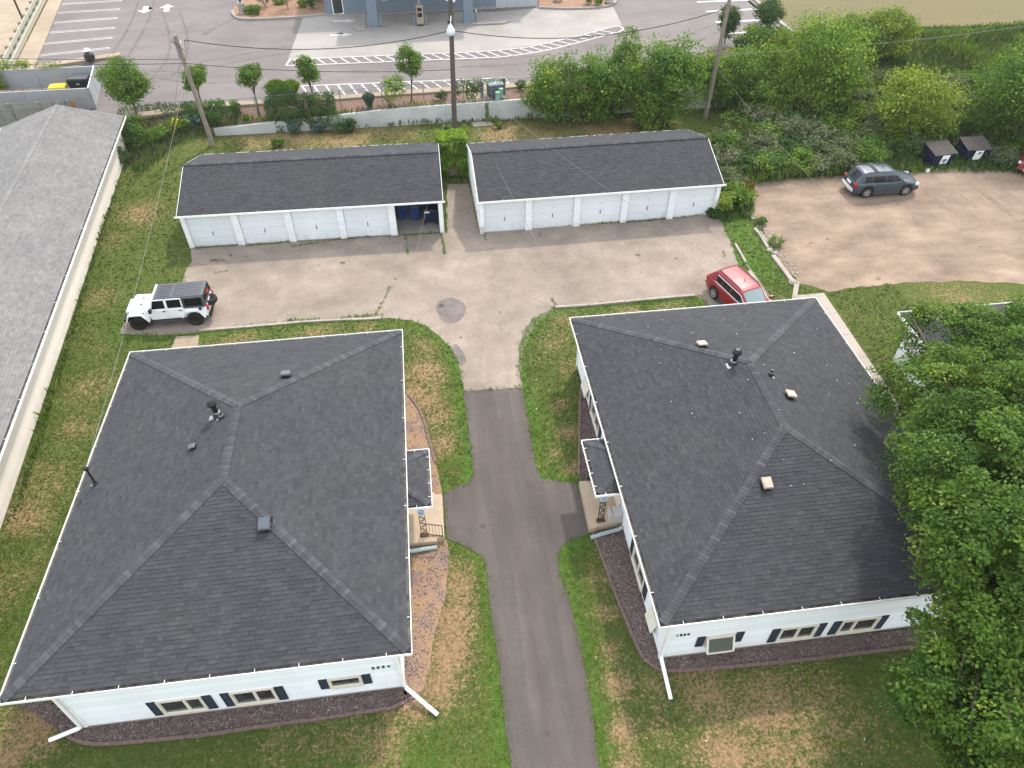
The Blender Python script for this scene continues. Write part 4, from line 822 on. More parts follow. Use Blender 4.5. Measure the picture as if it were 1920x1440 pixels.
# ---------------------------------------------------------------- garage rows
def gable_roof(root, L, D, z0, rise, mat, over=0.25, camloc=CAMP, n_obj=300, caps=True, cap_objs=True, deck='roof'):
    """ridge along x; eaves at y=0 and y=D, roof from x=-over to L+over"""
    hw = D / 2; S = math.hypot(hw, rise); c, s = hw / S, rise / S; x0, x1 = -over, L + over
    m = MB().add([(x0, 0, z0), (x1, 0, z0), (x1, hw, z0 + rise), (x0, hw, z0 + rise), (x1, D, z0), (x0, D, z0)], [(0, 1, 2, 3), (3, 2, 4, 5)])
    k = -0.06; m.add([(x0, 0.01, z0 + k), (x1, 0.01, z0 + k), (x1, hw, z0 + rise + k), (x0, hw, z0 + rise + k), (x1, D - 0.01, z0 + k), (x0, D - 0.01, z0 + k)], [(3, 2, 1, 0), (5, 4, 2, 3)], 1)
    roof = m.build(deck, [mat, MAT['white']], root)
    rr = Roof(mat); rr.slope((x0, 0, z0), (1, 0, 0), (0, c, s), x1 - x0, S); rr.slope((x1, D, z0), (-1, 0, 0), (0, -c, s), x1 - x0, S, 0, 0, 2.0); rr.build(roof, None, camloc, n_obj)
    if caps: ridge_caps(roof, (x0, hw, z0 + rise), (x1, hw, z0 + rise), (0, -c, -s), (0, c, -s), mat, wide=0.17, lift=0.07, objs=cap_objs)
    for x, sg in ((x0, -1), (x1, 1)):
        for ya in (0, D):
            MB().bar((x + sg * 0.012, ya, z0 - 0.055), (x + sg * 0.012, hw, z0 + rise - 0.055), 0.024, 0.12, up=(1, 0, 0) if False else (0, 0, 1)).build('rake_trim', MAT['white'], root, fix=True)
    return roof
def garage(org, rz, L, D, label, open_bay=None, tuft=None):
    root = empty('garage_building', (*org, 0), rz, label, 'garage'); z0, rise = 2.38, 1.26; inv = Matrix.Translation((*org, 0)) @ Matrix.Rotation(rz, 4, 'Z'); cl = inv.inverted() @ CAMP
    gable_roof(root, L, D, z0, rise, MAT['shingle'], 0.06, cl); fy = 0.16; n = 5; bay = L / n; pw = 0.40; hw = D / 2
    gutter(root, (-0.06, 0, z0), (L + 0.06, 0, z0), (0, -1, 0), hang=3.1, dirt=False)
    MB().b2((-0.06, D - 0.002, z0 - 0.14), (L + 0.06, D + 0.02, z0 + 0.012)).build('fascia', MAT['white'], root)
    # walls: back, two gable ends, header over the doors
    m = MB(); siding(m, (L, D - 0.2), (0, D - 0.2), 0.12, z0 - 0.02); m.build('wall', MAT['siding'], root)
    for x, a, b in ((0.0, (0.0, D - 0.2), (0.0, fy)), (L, (L, fy), (L, D - 0.2))):
        tp = (lambda s: z0 - 0.05 + rise * (1 - abs(((D - 0.2 - s) if x == 0 else s + fy) - hw) / hw)); m = MB(); siding(m, a, b, 0.12, z0 + rise, top=tp)
        sx = 0.02 if x == 0 else -0.02; m.add([(x + sx, fy, 0), (x + sx, D - 0.2, 0), (x + sx, D - 0.2, z0 - 0.02), (x + sx, hw, z0 + rise - 0.05), (x + sx, fy, z0 - 0.02)], [(0, 1, 2, 3, 4)], 1); m.build('wall', [MAT['siding'], MAT['wood']], root)
    MB().b2((0, fy, 2.12), (L, fy + 0.14, z0 - 0.03)).build('header', MAT['white'], root)
    MB().b2((0.05, fy + 0.02, -0.05), (L - 0.05, D - 0.25, 0.035)).build('floor_slab', MAT['floor'], root)
    for i in range(n + 1):
        x = i * bay; w = pw * (0.62 if i in (0, n) else 1); x = min(max(x, w / 2), L - w / 2); m = MB(); z = 0.0
        m.b2((x - w / 2 + 0.012, fy - 0.045, 0.0), (x + w / 2 - 0.012, fy + 0.16, 2.12), 1); siding(m, (x - w / 2, fy - 0.045), (x + w / 2, fy - 0.045), 0.02, 2.12, out=0.008)
        m.b2((x - w / 2 - 0.006, fy - 0.058, 0.0), (x - w / 2 + 0.014, fy + 0.16, 2.12), 1); m.b2((x + w / 2 - 0.014, fy - 0.058, 0.0), (x + w / 2 + 0.006, fy + 0.16, 2.12), 1); m.build('post', [MAT['siding'], MAT['white']], root)
    sec = None
    for i in range(n):
        if i == open_bay:
            for x in (i * bay, (i + 1) * bay - 0.25): pass
            MB().b2((i * bay - 0.03, fy + 0.3, 0.035), (i * bay + 0.03, D - 0.3, 2.3)).build('partition', MAT['wood'], root); continue
        x0, x1 = i * bay + pw / 2, (i + 1) * bay - pw / 2
        if i == 0: x0 = pw * 0.62 + 0.0
        if i == n - 1: x1 = L - pw * 0.62
        dr = empty('garage_door', (0, 0, 0)); dr.parent = root; dr.location = ((x0 + x1) / 2, fy + 0.10, 0.03); w = x1 - x0 - 0.03; tilt = random.uniform(-0.004, 0.004)
        for k in range(4):
            m = MB(); h = 2.07 / 4; m.b2((-w / 2, 0, k * h), (w / 2, 0.04, (k + 1) * h - 0.012))
            for q in (0.14, 0.36): m.b2((-w / 2 + 0.02, -0.012, k * h + q), (w / 2 - 0.02, 0.0, k * h + q + 0.055))
            m.t = [[.35, .55, .7, .5, .62][i] + random.uniform(-.05, .05)] * len(m.v); m.build('door_panel', MAT['doorwhite'], dr, fix=True)
        MB().bar((0, -0.03, 0.72), (0, -0.03, 0.98), 0.03, 0.03).build('door_handle', MAT['blackmetal'], dr); MB().cyl((0.01, -0.03, 1.42), (0.01, 0.0, 1.42), 0.03, 8).build('door_lock', MAT['galv'], dr)
        MB().b2((-w / 2, 0.05, -0.03), (w / 2, 0.06, 2.1)).build('door_backing', MAT['doorwhite'], dr)
    return root, inv
MAT['doorwhite'] = siding_mat('garage_door_white', (0.74, 0.78, 0.80))
ga, ia = garage((-14.92, 39.66), R(-0.9), 15.6, 7.7, 'left five bay white garage row, its rightmost bay standing open', 4)
gb, ib = garage((2.93, 38.98), R(0.65), 15.35, 7.65, 'right five bay white garage row with all doors shut')
MB().b2((0.0, -0.0, 0.0), (0.27, 0.14, 0.5)).build('foundation_patch', MAT['beige'], gb, loc=(-0.016, 0.11, 0.0))
# bins inside the open bay
def wheelie(loc, rz, label, mat, s=1.0):
    t = empty('trash_bin', loc, rz, label, 'bin', 'bins in the open garage bay')
    MB().box((0, 0, 0.55), (0.5, 0.55, 0.86), taper=1.15).build('body', mat, t); MB().box((0, 0.02, 1.02), (0.62, 0.70, 0.08), taper=0.9).build('lid', mat, t); MB().box((0, 0.0, 0.9), (0.3, 0.66, 0.04)).build('label_bar', mat, t)
    MB().bar((-0.25, 0.38, 0.95), (0.25, 0.38, 0.95), 0.04, 0.04).build('handle', mat, t)
    for x in (-0.24, 0.24): MB().cyl((x - 0.03, 0.2, 0.12), (x + 0.03, 0.2, 0.12), 0.12, 12).build('wheel', MAT['black'], t)
    MB().b2((-0.24, -0.2, 0.0), (0.24, -0.1, 0.14)).build('foot', mat, t)
    return t
def inA(x, y, z=0.036): p = ia @ Vector((x, y, z)); return (p.x, p.y, p.z)
wheelie(inA(13.0, 2.15), R(4), 'blue wheeled bin at the left of the open bay', MAT['bluebin']); wheelie(inA(13.85, 1.95), R(-5), 'blue wheeled bin in the middle of the open bay', MAT['bluebin'])
t = empty('trash_cart', inA(14.8, 1.35), R(-6), 'dark navy lidded cart at the right of the open bay', 'bin', 'bins in the open garage bay')
MB().box((0, 0, 0.62), (0.86, 0.62, 0.78), taper=1.1).build('body', MAT['navy'], t); MB().box((0, 0.03, 1.06), (1.0, 0.76, 0.1), taper=0.9).build('lid', MAT['navy'], t)
MB().b2((-0.32, -0.355, 0.9), (0.0, -0.345, 1.0)).build('sticker', MAT['white'], t)
for x in (-0.36, 0.36):
    for y in (-0.22, 0.22): MB().cyl((x - 0.03, y, 0.09), (x + 0.03, y, 0.09), 0.09, 10).build('caster', MAT['black'], t); MB().b2((x - 0.05, y - 0.05, 0.1), (x + 0.05, y + 0.05, 0.25)).build('caster_fork', MAT['black'], t)

# ---------------------------------------------------------------- long grey roofed building on the left
yawL = math.atan2(2.99, 31.91)                                    # its long axis leans left going away
lb = empty('long_building', (-21.43, 53.9, 0), 0, 'long cream sided building with pale grey gable roof on the left', 'building')
LB_ROT = Matrix.Rotation(R(-90) + yawL, 4, 'Z')                    # local x runs toward the viewer, local y to the left building side
lb.rotation_euler = (0, 0, R(-90) + yawL); LBM = Matrix.Translation((-21.43, 53.9, 0)) @ LB_ROT; LBC = LBM.inverted() @ CAMP
LL = 47.0; LD = -8.1
# eave on the right side is local y = 0, ridge at y = LD/2
hwl = 4.05; zl = 2.5; rl = 1.22; S = math.hypot(hwl, rl); c, s = hwl / S, rl / S
m = MB().add([(0, 0, zl), (LL, 0, zl), (LL, -hwl, zl + rl), (0, -hwl, zl + rl), (LL, -2 * hwl, zl), (0, -2 * hwl, zl)], [(1, 0, 3, 2), (2, 3, 5, 4)])
m.add([(0.02, -0.02, zl - 0.16), (LL, -0.02, zl - 0.16), (LL, -2 * hwl + 0.02, zl - 0.16), (0.02, -2 * hwl + 0.02, zl - 0.16)], [(0, 1, 2, 3)], 1)
lr_ = m.build('roof', [MAT['shingle_lt'], MAT['white']], lb)
rr = Roof(MAT['shingle_lt']); rr.slope((LL, 0, zl), (-1, 0, 0), (0, -c, s), LL, S); rr.slope((0, -2 * hwl, zl), (1, 0, 0), (0, c, s), LL, S, 0, 0, 3.0); rr.build(lr_, None, LBC)
ridge_caps(lr_, (0, -hwl, zl + rl), (LL, -hwl, zl + rl), (0, c, -s), (0, -c, -s), MAT['shingle_lt'], wide=0.15, objs=False)
gutter(lb, (0, 0, zl), (LL, 0, zl), (0, 1, 0), hang=2.4)
m = MB()
for yy in (0.0, -2 * hwl):
    MB().bar((-0.012, yy, zl - 0.06), (-0.012, -hwl, zl + rl - 0.06), 0.024, 0.12).build('rake_trim', MAT['white'], lb, fix=True)
MB().b2((0, -2 * hwl - 0.03, zl - 0.15), (LL, -2 * hwl - 0.004, zl + 0.012)).build('fascia', MAT['white'], lb)
m = MB(); siding(m, (LL, -0.55), (0.4, -0.55), 0.06, zl - 0.16, course=0.13); m.build('wall', MAT['siding_cream'], lb)
m = MB(); siding(m, (0.4, -0.55), (0.4, -7.55), 0.06, zl + rl, course=0.13, top=lambda q: zl - 0.1 + rl * (1 - abs(q - 3.5) / 4.05)); m.add([(0.42, -0.57, 0), (0.42, -7.5, 0), (0.42, -7.5, zl), (0.42, -4.05, zl + rl - .1), (0.42, -0.57, zl)], [(0, 1, 2, 3, 4)]); m.build('wall', MAT['siding_cream'], lb)

# ---------------------------------------------------------------- corner of a third house under the tree
t3 = empty('neighbour_house', (*(22.41,25.08), 0), R(0), 'white neighbouring house with grey roof mostly under the big tree', 'house')
hx, hy = 10.0, 14.0; z3 = 2.75; k = hx / 2; rz3 = z3 + k * PT; P = [(0, 0), (hx, 0), (hx, -hy), (0, -hy)]
m = MB().add([(0, 0, z3), (hx, 0, z3), (hx, -hy, z3), (0, -hy, z3), (k, -k, rz3), (k, -hy + k, rz3)], [(1, 0, 4), (2, 1, 4, 5), (3, 2, 5), (0, 3, 5, 4)]); m.add([(.05, -.05, z3 - .1), (hx - .05, -.05, z3 - .1), (hx - .05, -hy + .05, z3 - .1), (.05, -hy + .05, z3 - .1)], [(0, 1, 2, 3)], 1)
r3 = m.build('roof', [MAT['shingle'], MAT['white']], t3); rr = Roof(MAT['shingle']); c = math.cos(math.atan(PT)); S = k / c
rr.slope((hx, 0, z3), (-1, 0, 0), (0, -c, c * PT), hx, S, c, c); rr.slope((0, 0, z3), (0, -1, 0), (c, 0, c * PT), hy, S, c, c); rr.build(r3, None, CAMP, 0)
gutter(t3, (0, 0, z3), (hx, 0, z3), (0, 1, 0)); gutter(t3, (0, -hy, z3), (0, 0, z3), (-1, 0, 0))
for a, b in (((0.4, -hy + 0.4), (0.4, -0.4)), ((0.4, -0.4), (hx - 0.4, -0.4))):
    m = MB(); siding(m, b, a, 0.2, z3 - 0.1); m.add([(*a, 0), (*b, 0), (*b, z3 - .1), (*a, z3 - .1)], [(0, 1, 2, 3)]); m.build('wall', MAT['siding'], t3)

# ---------------------------------------------------------------- bank lot on the terrace
zt = LOTZ
sheet('bank_lot', [[(-37.74,92.47),(-32.6,67.09),(-30.22,58.09),(-22.36,56.39),(-16.32,57.81),(-7.12,57.9),(1.76,58.29),(7.44,58.73),(17.31,58.98),(20.57,59.23),(25.31,63.86),(27.45,64.36),(31.44,64.36),(34.68,66.82),(35.9,82.58),(42.52,114.32),(-52.42,127.31)]], zt, MAT['banklot'], 'grey asphalt car park of the bank')
sheet('bank_pad', [[(-10.8,78.14),(-11.3,65.46),(-11.03,66.9),(-3.86,66.83),(7,66.55),(12.04,67.88),(18.79,71.27),(19.7,71.59),(20.1,76.94),(12.51,77.62),(8.27,77.04),(-5.03,78.33),(-7.13,78.61)]], zt + 0.008, MAT['pad'], 'pale concrete drive-through pad')
sheet('far_lot', [[(-38.01,88.74),(-34.4,67.56),(-37.21,65.74),(-48.92,78.81),(-50.59,100.38),(-40.17,98.97)]], zt + 0.004, MAT['beige'], 'pale neighbouring lot beyond the guard rail')
e = sheet('bank_walk', [[(-36.22,87.78),(-32.47,66.95),(-34.22,67.54),(-37.61,87.97)]], zt + 0.10, MAT['beige'], 'beige raised walk along the guard rail', thick=0.12)
def line(mb, a, b, w): 
    a, b = Vector((*a, 0)), Vector((*b, 0)); d = (b - a).normalized(); n = Vector((-d.y, d.x, 0)) * w / 2; z = Vector((0, 0, zt + 0.015))
    mb.add([a - n + z, b - n + z, b + n + z, a + n + z], [(0, 1, 2, 3)])
m = MB()
for a, b in zip([(-33.15,70.65),(-33.69,73.62),(-34.19,76.63),(-34.67,79.45),(-35.22,82.44),(-35.61,85.24),(-36.05,88.3)], [(-27.59,71.74),(-28.06,74.46),(-28.52,77.2),(-29.03,80.06),(-29.5,82.84),(-29.99,85.63),(-30.42,88.46)]):
    a, b = Vector(a), Vector(b); d = (b - a).normalized(); n = Vector((-d.y, d.x)) * 0.17; line(m, a + n, b + n, 0.12); line(m, a - n, b - n, 0.12); line(m, b + n + d * .06, b - n + d * .06, 0.14)
for a, b in zip([(28.95,77.29),(28.92,74.28),(28.85,71.13),(28.73,68.04)], [(34.45,77.25),(34.48,74.36),(34.23,71.18),(34.19,68.04)]): line(m, a, b, 0.42)
# hatched strip along the pad and the one by the fence
up = [(-11.03,66.9),(-8.5,66.81),(-3.86,66.7),(0.823,66.59),(4.6,66.48),(7,66.55),(9.7,66.98),(12.04,67.88),(15.31,69.4),(18.79,71.27)]; lo = [(-11.3,65.46),(-8.4,65.32),(-3.85,65.2),(0.759,65.09),(4.48,64.97),(7.29,64.97),(10.23,65.6),(12.54,66.47),(15.53,67.97),(19.09,69.9)]
for q in (up, lo):
    for a, b in zip(q, q[1:]): line(m, a, b, 0.17)
for q0, q1 in (("1150,50", "1168,52"), ): pass
E2 = [(18.79,71.27),(19.33,71.34),(19.58,70.86),(19.49,70.29),(19.09,69.9)]
E2 = [tuple(x) for x in E2] if False else E2
for a, b in zip(E2, E2[1:]): line(m, a, b, 0.17)
line(m, up[0], lo[0], 0.17)
def along(q, s):
    L = [0]
    for a, b in zip(q, q[1:]): L.append(L[-1] + math.dist(a, b))
    s *= L[-1]
    for i in range(len(q) - 1):
        if s <= L[i + 1] + 1e-6: t = (s - L[i]) / (L[i + 1] - L[i]); return (q[i][0] + (q[i + 1][0] - q[i][0]) * t, q[i][1] + (q[i + 1][1] - q[i][1]) * t)
    return q[-1]
for i in range(1, 31): line(m, along(up, (i - 0.75) / 31), along(lo, min(1, (i + 0.35) / 31)), 0.15)
t_ = [(-11.51,60.91),(-3.8,60.6),(0.563,60.47),(7.2,60.32)]; b_ = [(-11.56,59.32),(-9.71,59.28),(-3.79,59.13),(1.81,59.15),(7.14,58.77)]
line(m, t_[0], t_[-1], 0.15); line(m, t_[0], (-11.55,60.05), .15); line(m, t_[-1], (7.14,58.77), .25)
for i in range(19): line(m, along(t_, i / 19.5), along([(-10.51,58.87),(-7.11,57.8),(1.76,58.4),(7.46,58.84)], min(1, 0.0 + i / 18.6)), 0.15)
o = m.build('parking_lines', MAT['paint']); tag(o, 'white painted stall lines and hatching on the bank lot', kind='structure')
def arrow(a, b, w, label):
    a, b = Vector(a), Vector(b); L = (b - a).length; d = (b - a) / L; n = Vector((-d.y, d.x)); P = [(0, -w * .18), (.55, -w * .18), (.55, -w * .5), (1, 0), (.55, w * .5), (.55, w * .18), (0, w * .18)]
    sheet('arrow_marking', [[tuple(a + d * (x * L) + n * y) for x, y in P]], zt + 0.016, MAT['paint'], label)
arrow((-26.87,83.39), (-26.64,81.21), 1.5, 'white lane arrow pointing toward the garages'); arrow((-24.53,81.42), (-24.91,83.81), 1.5, 'white lane arrow pointing toward the bank')
arrow((-7.91,72.49), (-5.79,72.35), 1.1, 'white arrow on the pad nearest the hatching'); arrow((-7.86,76.34), (-5.6,76.19), 1.1, 'white arrow on the pad nearest the bank wall')
sheet('manhole_cover', [smooth_poly([(-24.5,67.7),(-24.24,67.91),(-23.91,67.62),(-24.09,67.28)], 4)], zt + 0.007, simple('iron_cover', (0.08, 0.075, 0.07), 0.6, 0.2), 'dark round manhole cover in the bank lot')
# fence strip kerb walk, retaining wall
m = MB(); q0 = [(-22.56,56.89),(-19.29,57.61),(-16.39,58.22),(-12.1,58.2),(-7.14,58.32),(-2.93,58.6),(1.79,58.82),(4.83,58.86),(8.8,58.99),(11.94,59.13),(17.45,59.53),(23.14,60.06),(27.49,64.49),(31.54,64.62),(34.71,67.39)]; q1 = [(-22.19,56.18),(-18.95,56.89),(-16.06,57.48),(-12.03,57.54),(-7.1,57.6),(-2.93,57.87),(1.74,58.03),(4.74,57.9),(8.69,58.24),(11.82,58.48),(17.37,58.86),(23.37,59.33),(27.51,63.7),(31.52,63.82),(35.07,66.77)]
for a, b, c, d in zip(q0[:-4], q0[1:-3], q1[1:-3], q1[:-4]): m.prism([a, b, c, d][::-1], zt - 0.1, zt + 0.10)
o = m.build('kerb_walk', MAT['beige'], fix=True); tag(o, 'beige kerb walk between the bank lot and the mulch', kind='structure')
sheet('kerb_walk', [[(3.38,55.51),(3.9,58.12),(4.85,59.07),(6.82,59.03),(6.77,57.53),(6.08,56.37)]], zt + 0.06, MAT['beige'], 'beige concrete ramp beside the air conditioner', thick=0.1)
m = MB(); xs = np.linspace(-15.9, 29, 46); V = []
for x in xs:
    h = float(WALLTOP(x)); V += [(x, 55.32, -0.1), (x, 55.54, -0.1), (x, 55.54, h), (x, 55.32, h)]
F = []
for i in range(45):
    a, b = 4 * i, 4 * i + 4; F += [(a, b, b + 3, a + 3), (a + 3, b + 3, b + 2, a + 2), (b + 1, a + 1, a + 2, b + 2)]
F += [(0, 3, 2, 1), (180, 181, 182, 183)]
m.add(V, F); rw = m.build('retaining_wall', MAT['retain'], fix=True); tag(rw, 'pale concrete retaining wall behind the garages', 'wall')
# kerb with gutter at the right edge of the bank lot
def kerb(path, w, h, z, label, name='kerb'):
    m = MB()
    for a, b in zip(path, path[1:]): m.bar((*a, z + h / 2), (*b, z + h / 2), w, h)
    o = m.build(name, MAT['pad'], fix=True); return tag(o, label, kind='structure')
kerb([(34.99,79.32),(35.02,76.65),(34.94,71.87),(34.9,67.36)], 0.35, 0.16, zt, 'pale kerb between the bank lot and the dry field')
sheet('gutter_pan', [[(34.21,79.42),(34.45,77.25),(34.51,73.86),(34.14,68.04),(34.5,67.13),(34.48,72.09),(34.53,76.55)]], zt + 0.012, MAT['pad'], 'pale gutter pan along the kerb')
# planted islands by the bank
isl = smooth_poly([(-17.88,80.37),(-17.53,79.03),(-16.89,78.08),(-15.56,77.67),(-13.27,77.68),(-10.72,77.81),(-8.37,78.29),(-7.02,78.43),(-7.4,82.51),(-9.66,85.67),(-14.15,86.28),(-16.77,85.17),(-17.54,82.83),(-17.86,81.68)], 3)
sheet('planting_island', [isl], zt + 0.12, MAT['mulch_or'], 'orange mulch island left of the bank building', thick=0.2)
kerb(isl[:34], 0.25, 0.19, zt, 'pale rounded kerb of the mulch island')
isl2 = [(12.54,77.45),(15.14,76.78),(17.83,76.58),(19.67,77),(20.4,77.75),(21.12,79.39),(21.41,82.62),(13.5,83.68)]
sheet('planting_island', [isl2], zt + 0.12, MAT['mulch_or'], 'orange mulch island right of the bank building', thick=0.2); kerb(isl2[:6], 0.25, 0.19, zt, 'pale kerb of the right mulch island')
# ---------------------------------------------------------------- bank building with drive-through
bk = empty('bank_building', (*(-0.281,78.18), zt), R(0.4), 'blue grey sided bank building with drive-through columns', 'building'); BX = bk.location
def bl(u, v, z=1.3): return Vector((0, 0, 0))
xa, xb, xc = [p[0] - BX.x for p in ((-8.55,78.8), (8.27,77.04), (12.51,77.62))]
m = MB(); siding(m, (xa, 0), (xb, 0), 0.12, 6.0, course=0.24); m.add([(xa, 0.02, 0), (xb, 0.02, 0), (xb, 0.02, 6), (xa, 0.02, 6)], [(0, 1, 2, 3)]); m.build('wall', MAT['bluewall'], bk)
for i in range(4):
    a, b = xb + (xc - xb) * i / 4, xb + (xc - xb) * (i + 1) / 4; MB().b2((a + 0.01, -0.06, 0.0), (b - 0.01, 0.2, 6.0)).build('wall_panel', MAT['greywall'], bk)
m = MB(); siding(m, (xa, 14), (xa, 0), 0.1, 6.0, course=0.24); siding(m, (xc, 0.2), (xc, 14), 0.1, 6.0, course=0.24); m.build('wall', MAT['bluewall'], bk)
MB().b2((xa - 0.3, -0.3, 6.0), (xc + 0.3, 14, 6.25)).build('roof', MAT['greywall'], bk)
MB().b2((xa, -0.3, -0.1), (xb, -0.02, 0.12)).build('base_kerb', MAT['pad'], bk)
def bwin(x0, x1, z0, z1, m_='glass', t=0.07):
    m = MB()
    for a, b, c, d in ((x0, x1, z0, z0 + t), (x0, x1, z1 - t, z1), (x0, x0 + t, z0 + t, z1 - t), (x1 - t, x1, z0 + t, z1 - t)): m.b2((a, -0.06, c), (b, -0.01, d))
    w = m.build('window', MAT['white'], bk); MB().b2((x0 + t, -0.04, z0 + t), (x1 - t, -0.02, z1 - t)).build('pane', MAT[m_], w)
k = (xb - xa) / (932 - 613.0)
bwin(xa + 13 * k, xa + 33 * k, 0.12, 2.6); bwin(xa + 124 * k, xa + 142 * k, 1.3, 2.4, 'windshield'); bwin(xa + 176 * k, xa + 190 * k, 1.7, 2.3)
MB().b2((xa + 105 * k, -0.35, 1.2), (xa + 117 * k, -0.01, 2.2)).build('night_deposit', MAT['boxgrey'], bk)
isx0, isx1 = (-5.35,74.48)[0] - BX.x, (8.76,73.96)[0] - BX.x
iy = (0.463,73.71)[1] - BX.y
isl_ = [(isx0, iy + .6), (isx0 - .5, iy + .1), (isx0, iy - .5), (isx1 - .3, iy - .5), (isx1 + .4, iy), (isx1 + .2, iy + .5), (isx1 - .3, iy + .7)]
MB().prism(isl_, 0.0, 0.16).build('drive_island', MAT['pad'], bk, fix=True)
for u in (701, 877):
    x = (-3.89,74.59)[0] - BX.x if u == 701 else (5.11,74.3)[0] - BX.x
    c_ = MB().b2((x - 0.45, iy - 0.2, 0.16), (x + 0.45, iy + 0.5, 4.4)).build('column', MAT['bluewall'], bk)
    for sx in (-0.75, 0.75): MB().tube([(x + sx, iy - 0.25, 0.1), (x + sx, iy - 0.25, 1.15), (x + sx, iy + 0.1, 1.25), (x + sx, iy + 0.5, 1.15), (x + sx, iy + 0.5, 0.1)], 0.07, 8).build('guard_pipe', MAT['bluewall'], bk)
x = (0.53,74.15)[0] - BX.x
kk = MB().b2((x - 0.32, iy - 0.3, 0.16), (x + 0.32, iy + 0.2, 1.95)).build('teller_kiosk', MAT['beige'], bk)
MB().b2((x - 0.2, iy - 0.33, 1.45), (x + 0.2, iy - 0.3, 1.75)).build('kiosk_screen', MAT['black'], kk); MB().b2((x - 0.2, iy - 0.33, 0.95), (x + 0.2, iy - 0.3, 1.3)).build('kiosk_slot', MAT['black'], kk); MB().b2((x - 0.3, iy - 0.33, 0.16), (x + 0.3, iy - 0.3, 0.3)).build('kiosk_base', MAT['black'], kk)
MB().cyl((x, iy, 1.95), (x, iy, 4.4), 0.12, 8).build('kiosk_tube', MAT['galv'], kk)
for sx in (-0.55, 0.55): MB().tube([(x + sx, iy - 0.25, 0.1), (x + sx, iy - 0.25, 1.1), (x + sx, iy + 0.3, 1.1), (x + sx, iy + 0.3, 0.1)], 0.07, 8).build('guard_pipe', MAT['bluewall'], bk)
MB().b2((isx0 + 0.2, iy - 0.6, 4.4), (isx1 - 2.5, 0.0, 5.0)).build('canopy', MAT['greywall'], bk)

# ---------------------------------------------------------------- chain link fence on the wall line
fn = empty('chain_link_fence', (0, 0, 0), 0, 'grey chain link fence with posts above the retaining wall', 'fence')
fx = [-19.5, -15.9, -12.6, -9.3, -6.2, -3.0, 0.2, 3.3, 6.2, 9.2, 12.4, 15.6, 18.8, 22, 25.2]; fb = [(x, 56.35, float(terr(x, 56.35))) for x in fx]; FH = 1.45
for p in fb: MB().cyl((p[0], p[1], p[2] - .1), (p[0], p[1], p[2] + FH + .04), 0.035, 8).build('post', MAT['chain'], fn)
for a, b in zip(fb, fb[1:]): MB().bar((*a[:2], a[2] + FH), (*b[:2], b[2] + FH), 0.045, 0.045).build('rail', MAT['galv'], fn)
V = []; F = []
for a, b in zip(fb, fb[1:]):
    L = b[0] - a[0]; n = int(L / 0.14)
    for i in range(-10, n + 1):
        for s_ in (1, -1):
            x0 = a[0] + i * 0.14 if s_ > 0 else b[0] - i * 0.14; x1 = x0 + s_ * FH; z0, z1 = 0.05, FH
            if s_ > 0: 
                if x0 < a[0]: z0 += a[0] - x0; x0 = a[0]
                if x1 > b[0]: z1 -= x1 - b[0]; x1 = b[0]
            else:
                if x0 > b[0]: z0 += x0 - b[0]; x0 = b[0]
                if x1 < a[0]: z1 -= a[0] - x1; x1 = a[0]
            if z1 - z0 < 0.1: continue
            zz = lambda x: a[2] + (b[2] - a[2]) * (x - a[0]) / L; w = 0.0035; k = len(V); V += [(x0 - w, 56.35, zz(x0) + z0), (x0 + w, 56.35, zz(x0) + z0), (x1 + w, 56.35, zz(x1) + z1), (x1 - w, 56.35, zz(x1) + z1)]; F.append((k, k + 1, k + 2, k + 3))
o = link('chain_mesh', big_mesh('chain_mesh', V, F, MAT['chain']), fn); o['kind'] = 'stuff'
# dumpster enclosure, wooden fence
zt0 = 1.3; BR = Vector((-25.8,62.9)); FR = Vector((-25.01,58.46)); hE = 1.62
en = empty('dumpster_enclosure', (BR.x, BR.y, zt0), 0, 'grey metal panel dumpster enclosure beside the bank lot', 'enclosure')
dF = FR - BR; W_E = 11.5
for i in range(5):
    a, b = -W_E * i / 5, -W_E * (i + 1) / 5; MB().b2((b + 0.03, -0.05, 0.1), (a - 0.03, 0.05, hE)).build('panel', MAT['encl'], en); MB().b2((b - 0.05, -0.09, 0), (b + 0.05, 0.09, hE + .02)).build('post', MAT['encl'], en)
    MB().b2((b + 0.03, -0.1, 0.1 + (dF.y * 0)), (a - 0.03, 0.02, hE)).build('panel', MAT['encl'], en, loc=(dF.x, dF.y, 0))
for i in range(2):
    a, b = dF * (i / 2 + 0.01), dF * ((i + 1) / 2 - 0.01); MB().bar((*a, hE / 2 + .06), (*b, hE / 2 + .06), 0.07, hE - 0.1).build('gate_panel', MAT['encl'], en)
MB().bar((0, 0, 0), (0, 0, hE + .04), 0.13, 0.13).build('post', MAT['encl'], en); MB().bar((dF.x, dF.y, 0), (dF.x, dF.y, hE + .04), 0.13, 0.13).build('post', MAT['encl'], en)
MB().bar((dF.x * .55, dF.y * .55, hE + .03), (dF.x, dF.y, hE + .03), 0.05, 0.05).build('gate_cap', MAT['white'], en); MB().bar((0, 0, hE + .03), (dF.x * .5, dF.y * .5, hE + .03), 0.05, 0.05).build('gate_cap', MAT['white'], en)
d_ = empty('dumpster', (BR.x - 1.0, BR.y - 1.2, zt0), R(-3), 'black lidded dumpster inside the grey enclosure', 'dumpster')
MB().box((0, 0, 0.62), (1.4, 0.9, 1.1), taper=1.12).build('body', MAT['black'], d_); MB().box((0, 0.05, 1.24), (1.6, 1.05, 0.10), rz=0, taper=0.92).build('lid', simple('dark_lid', (0.03, 0.031, 0.034), 0.35, 0.1), d_)
me = MB(); me.bar((-0.12, -0.53, 0.86), (0.0, -0.53, 0.98), 0.05, 0.02); me.bar((0.0, -0.53, 0.98), (0.12, -0.53, 0.86), 0.05, 0.02); me.build('sticker', MAT['white'], d_)
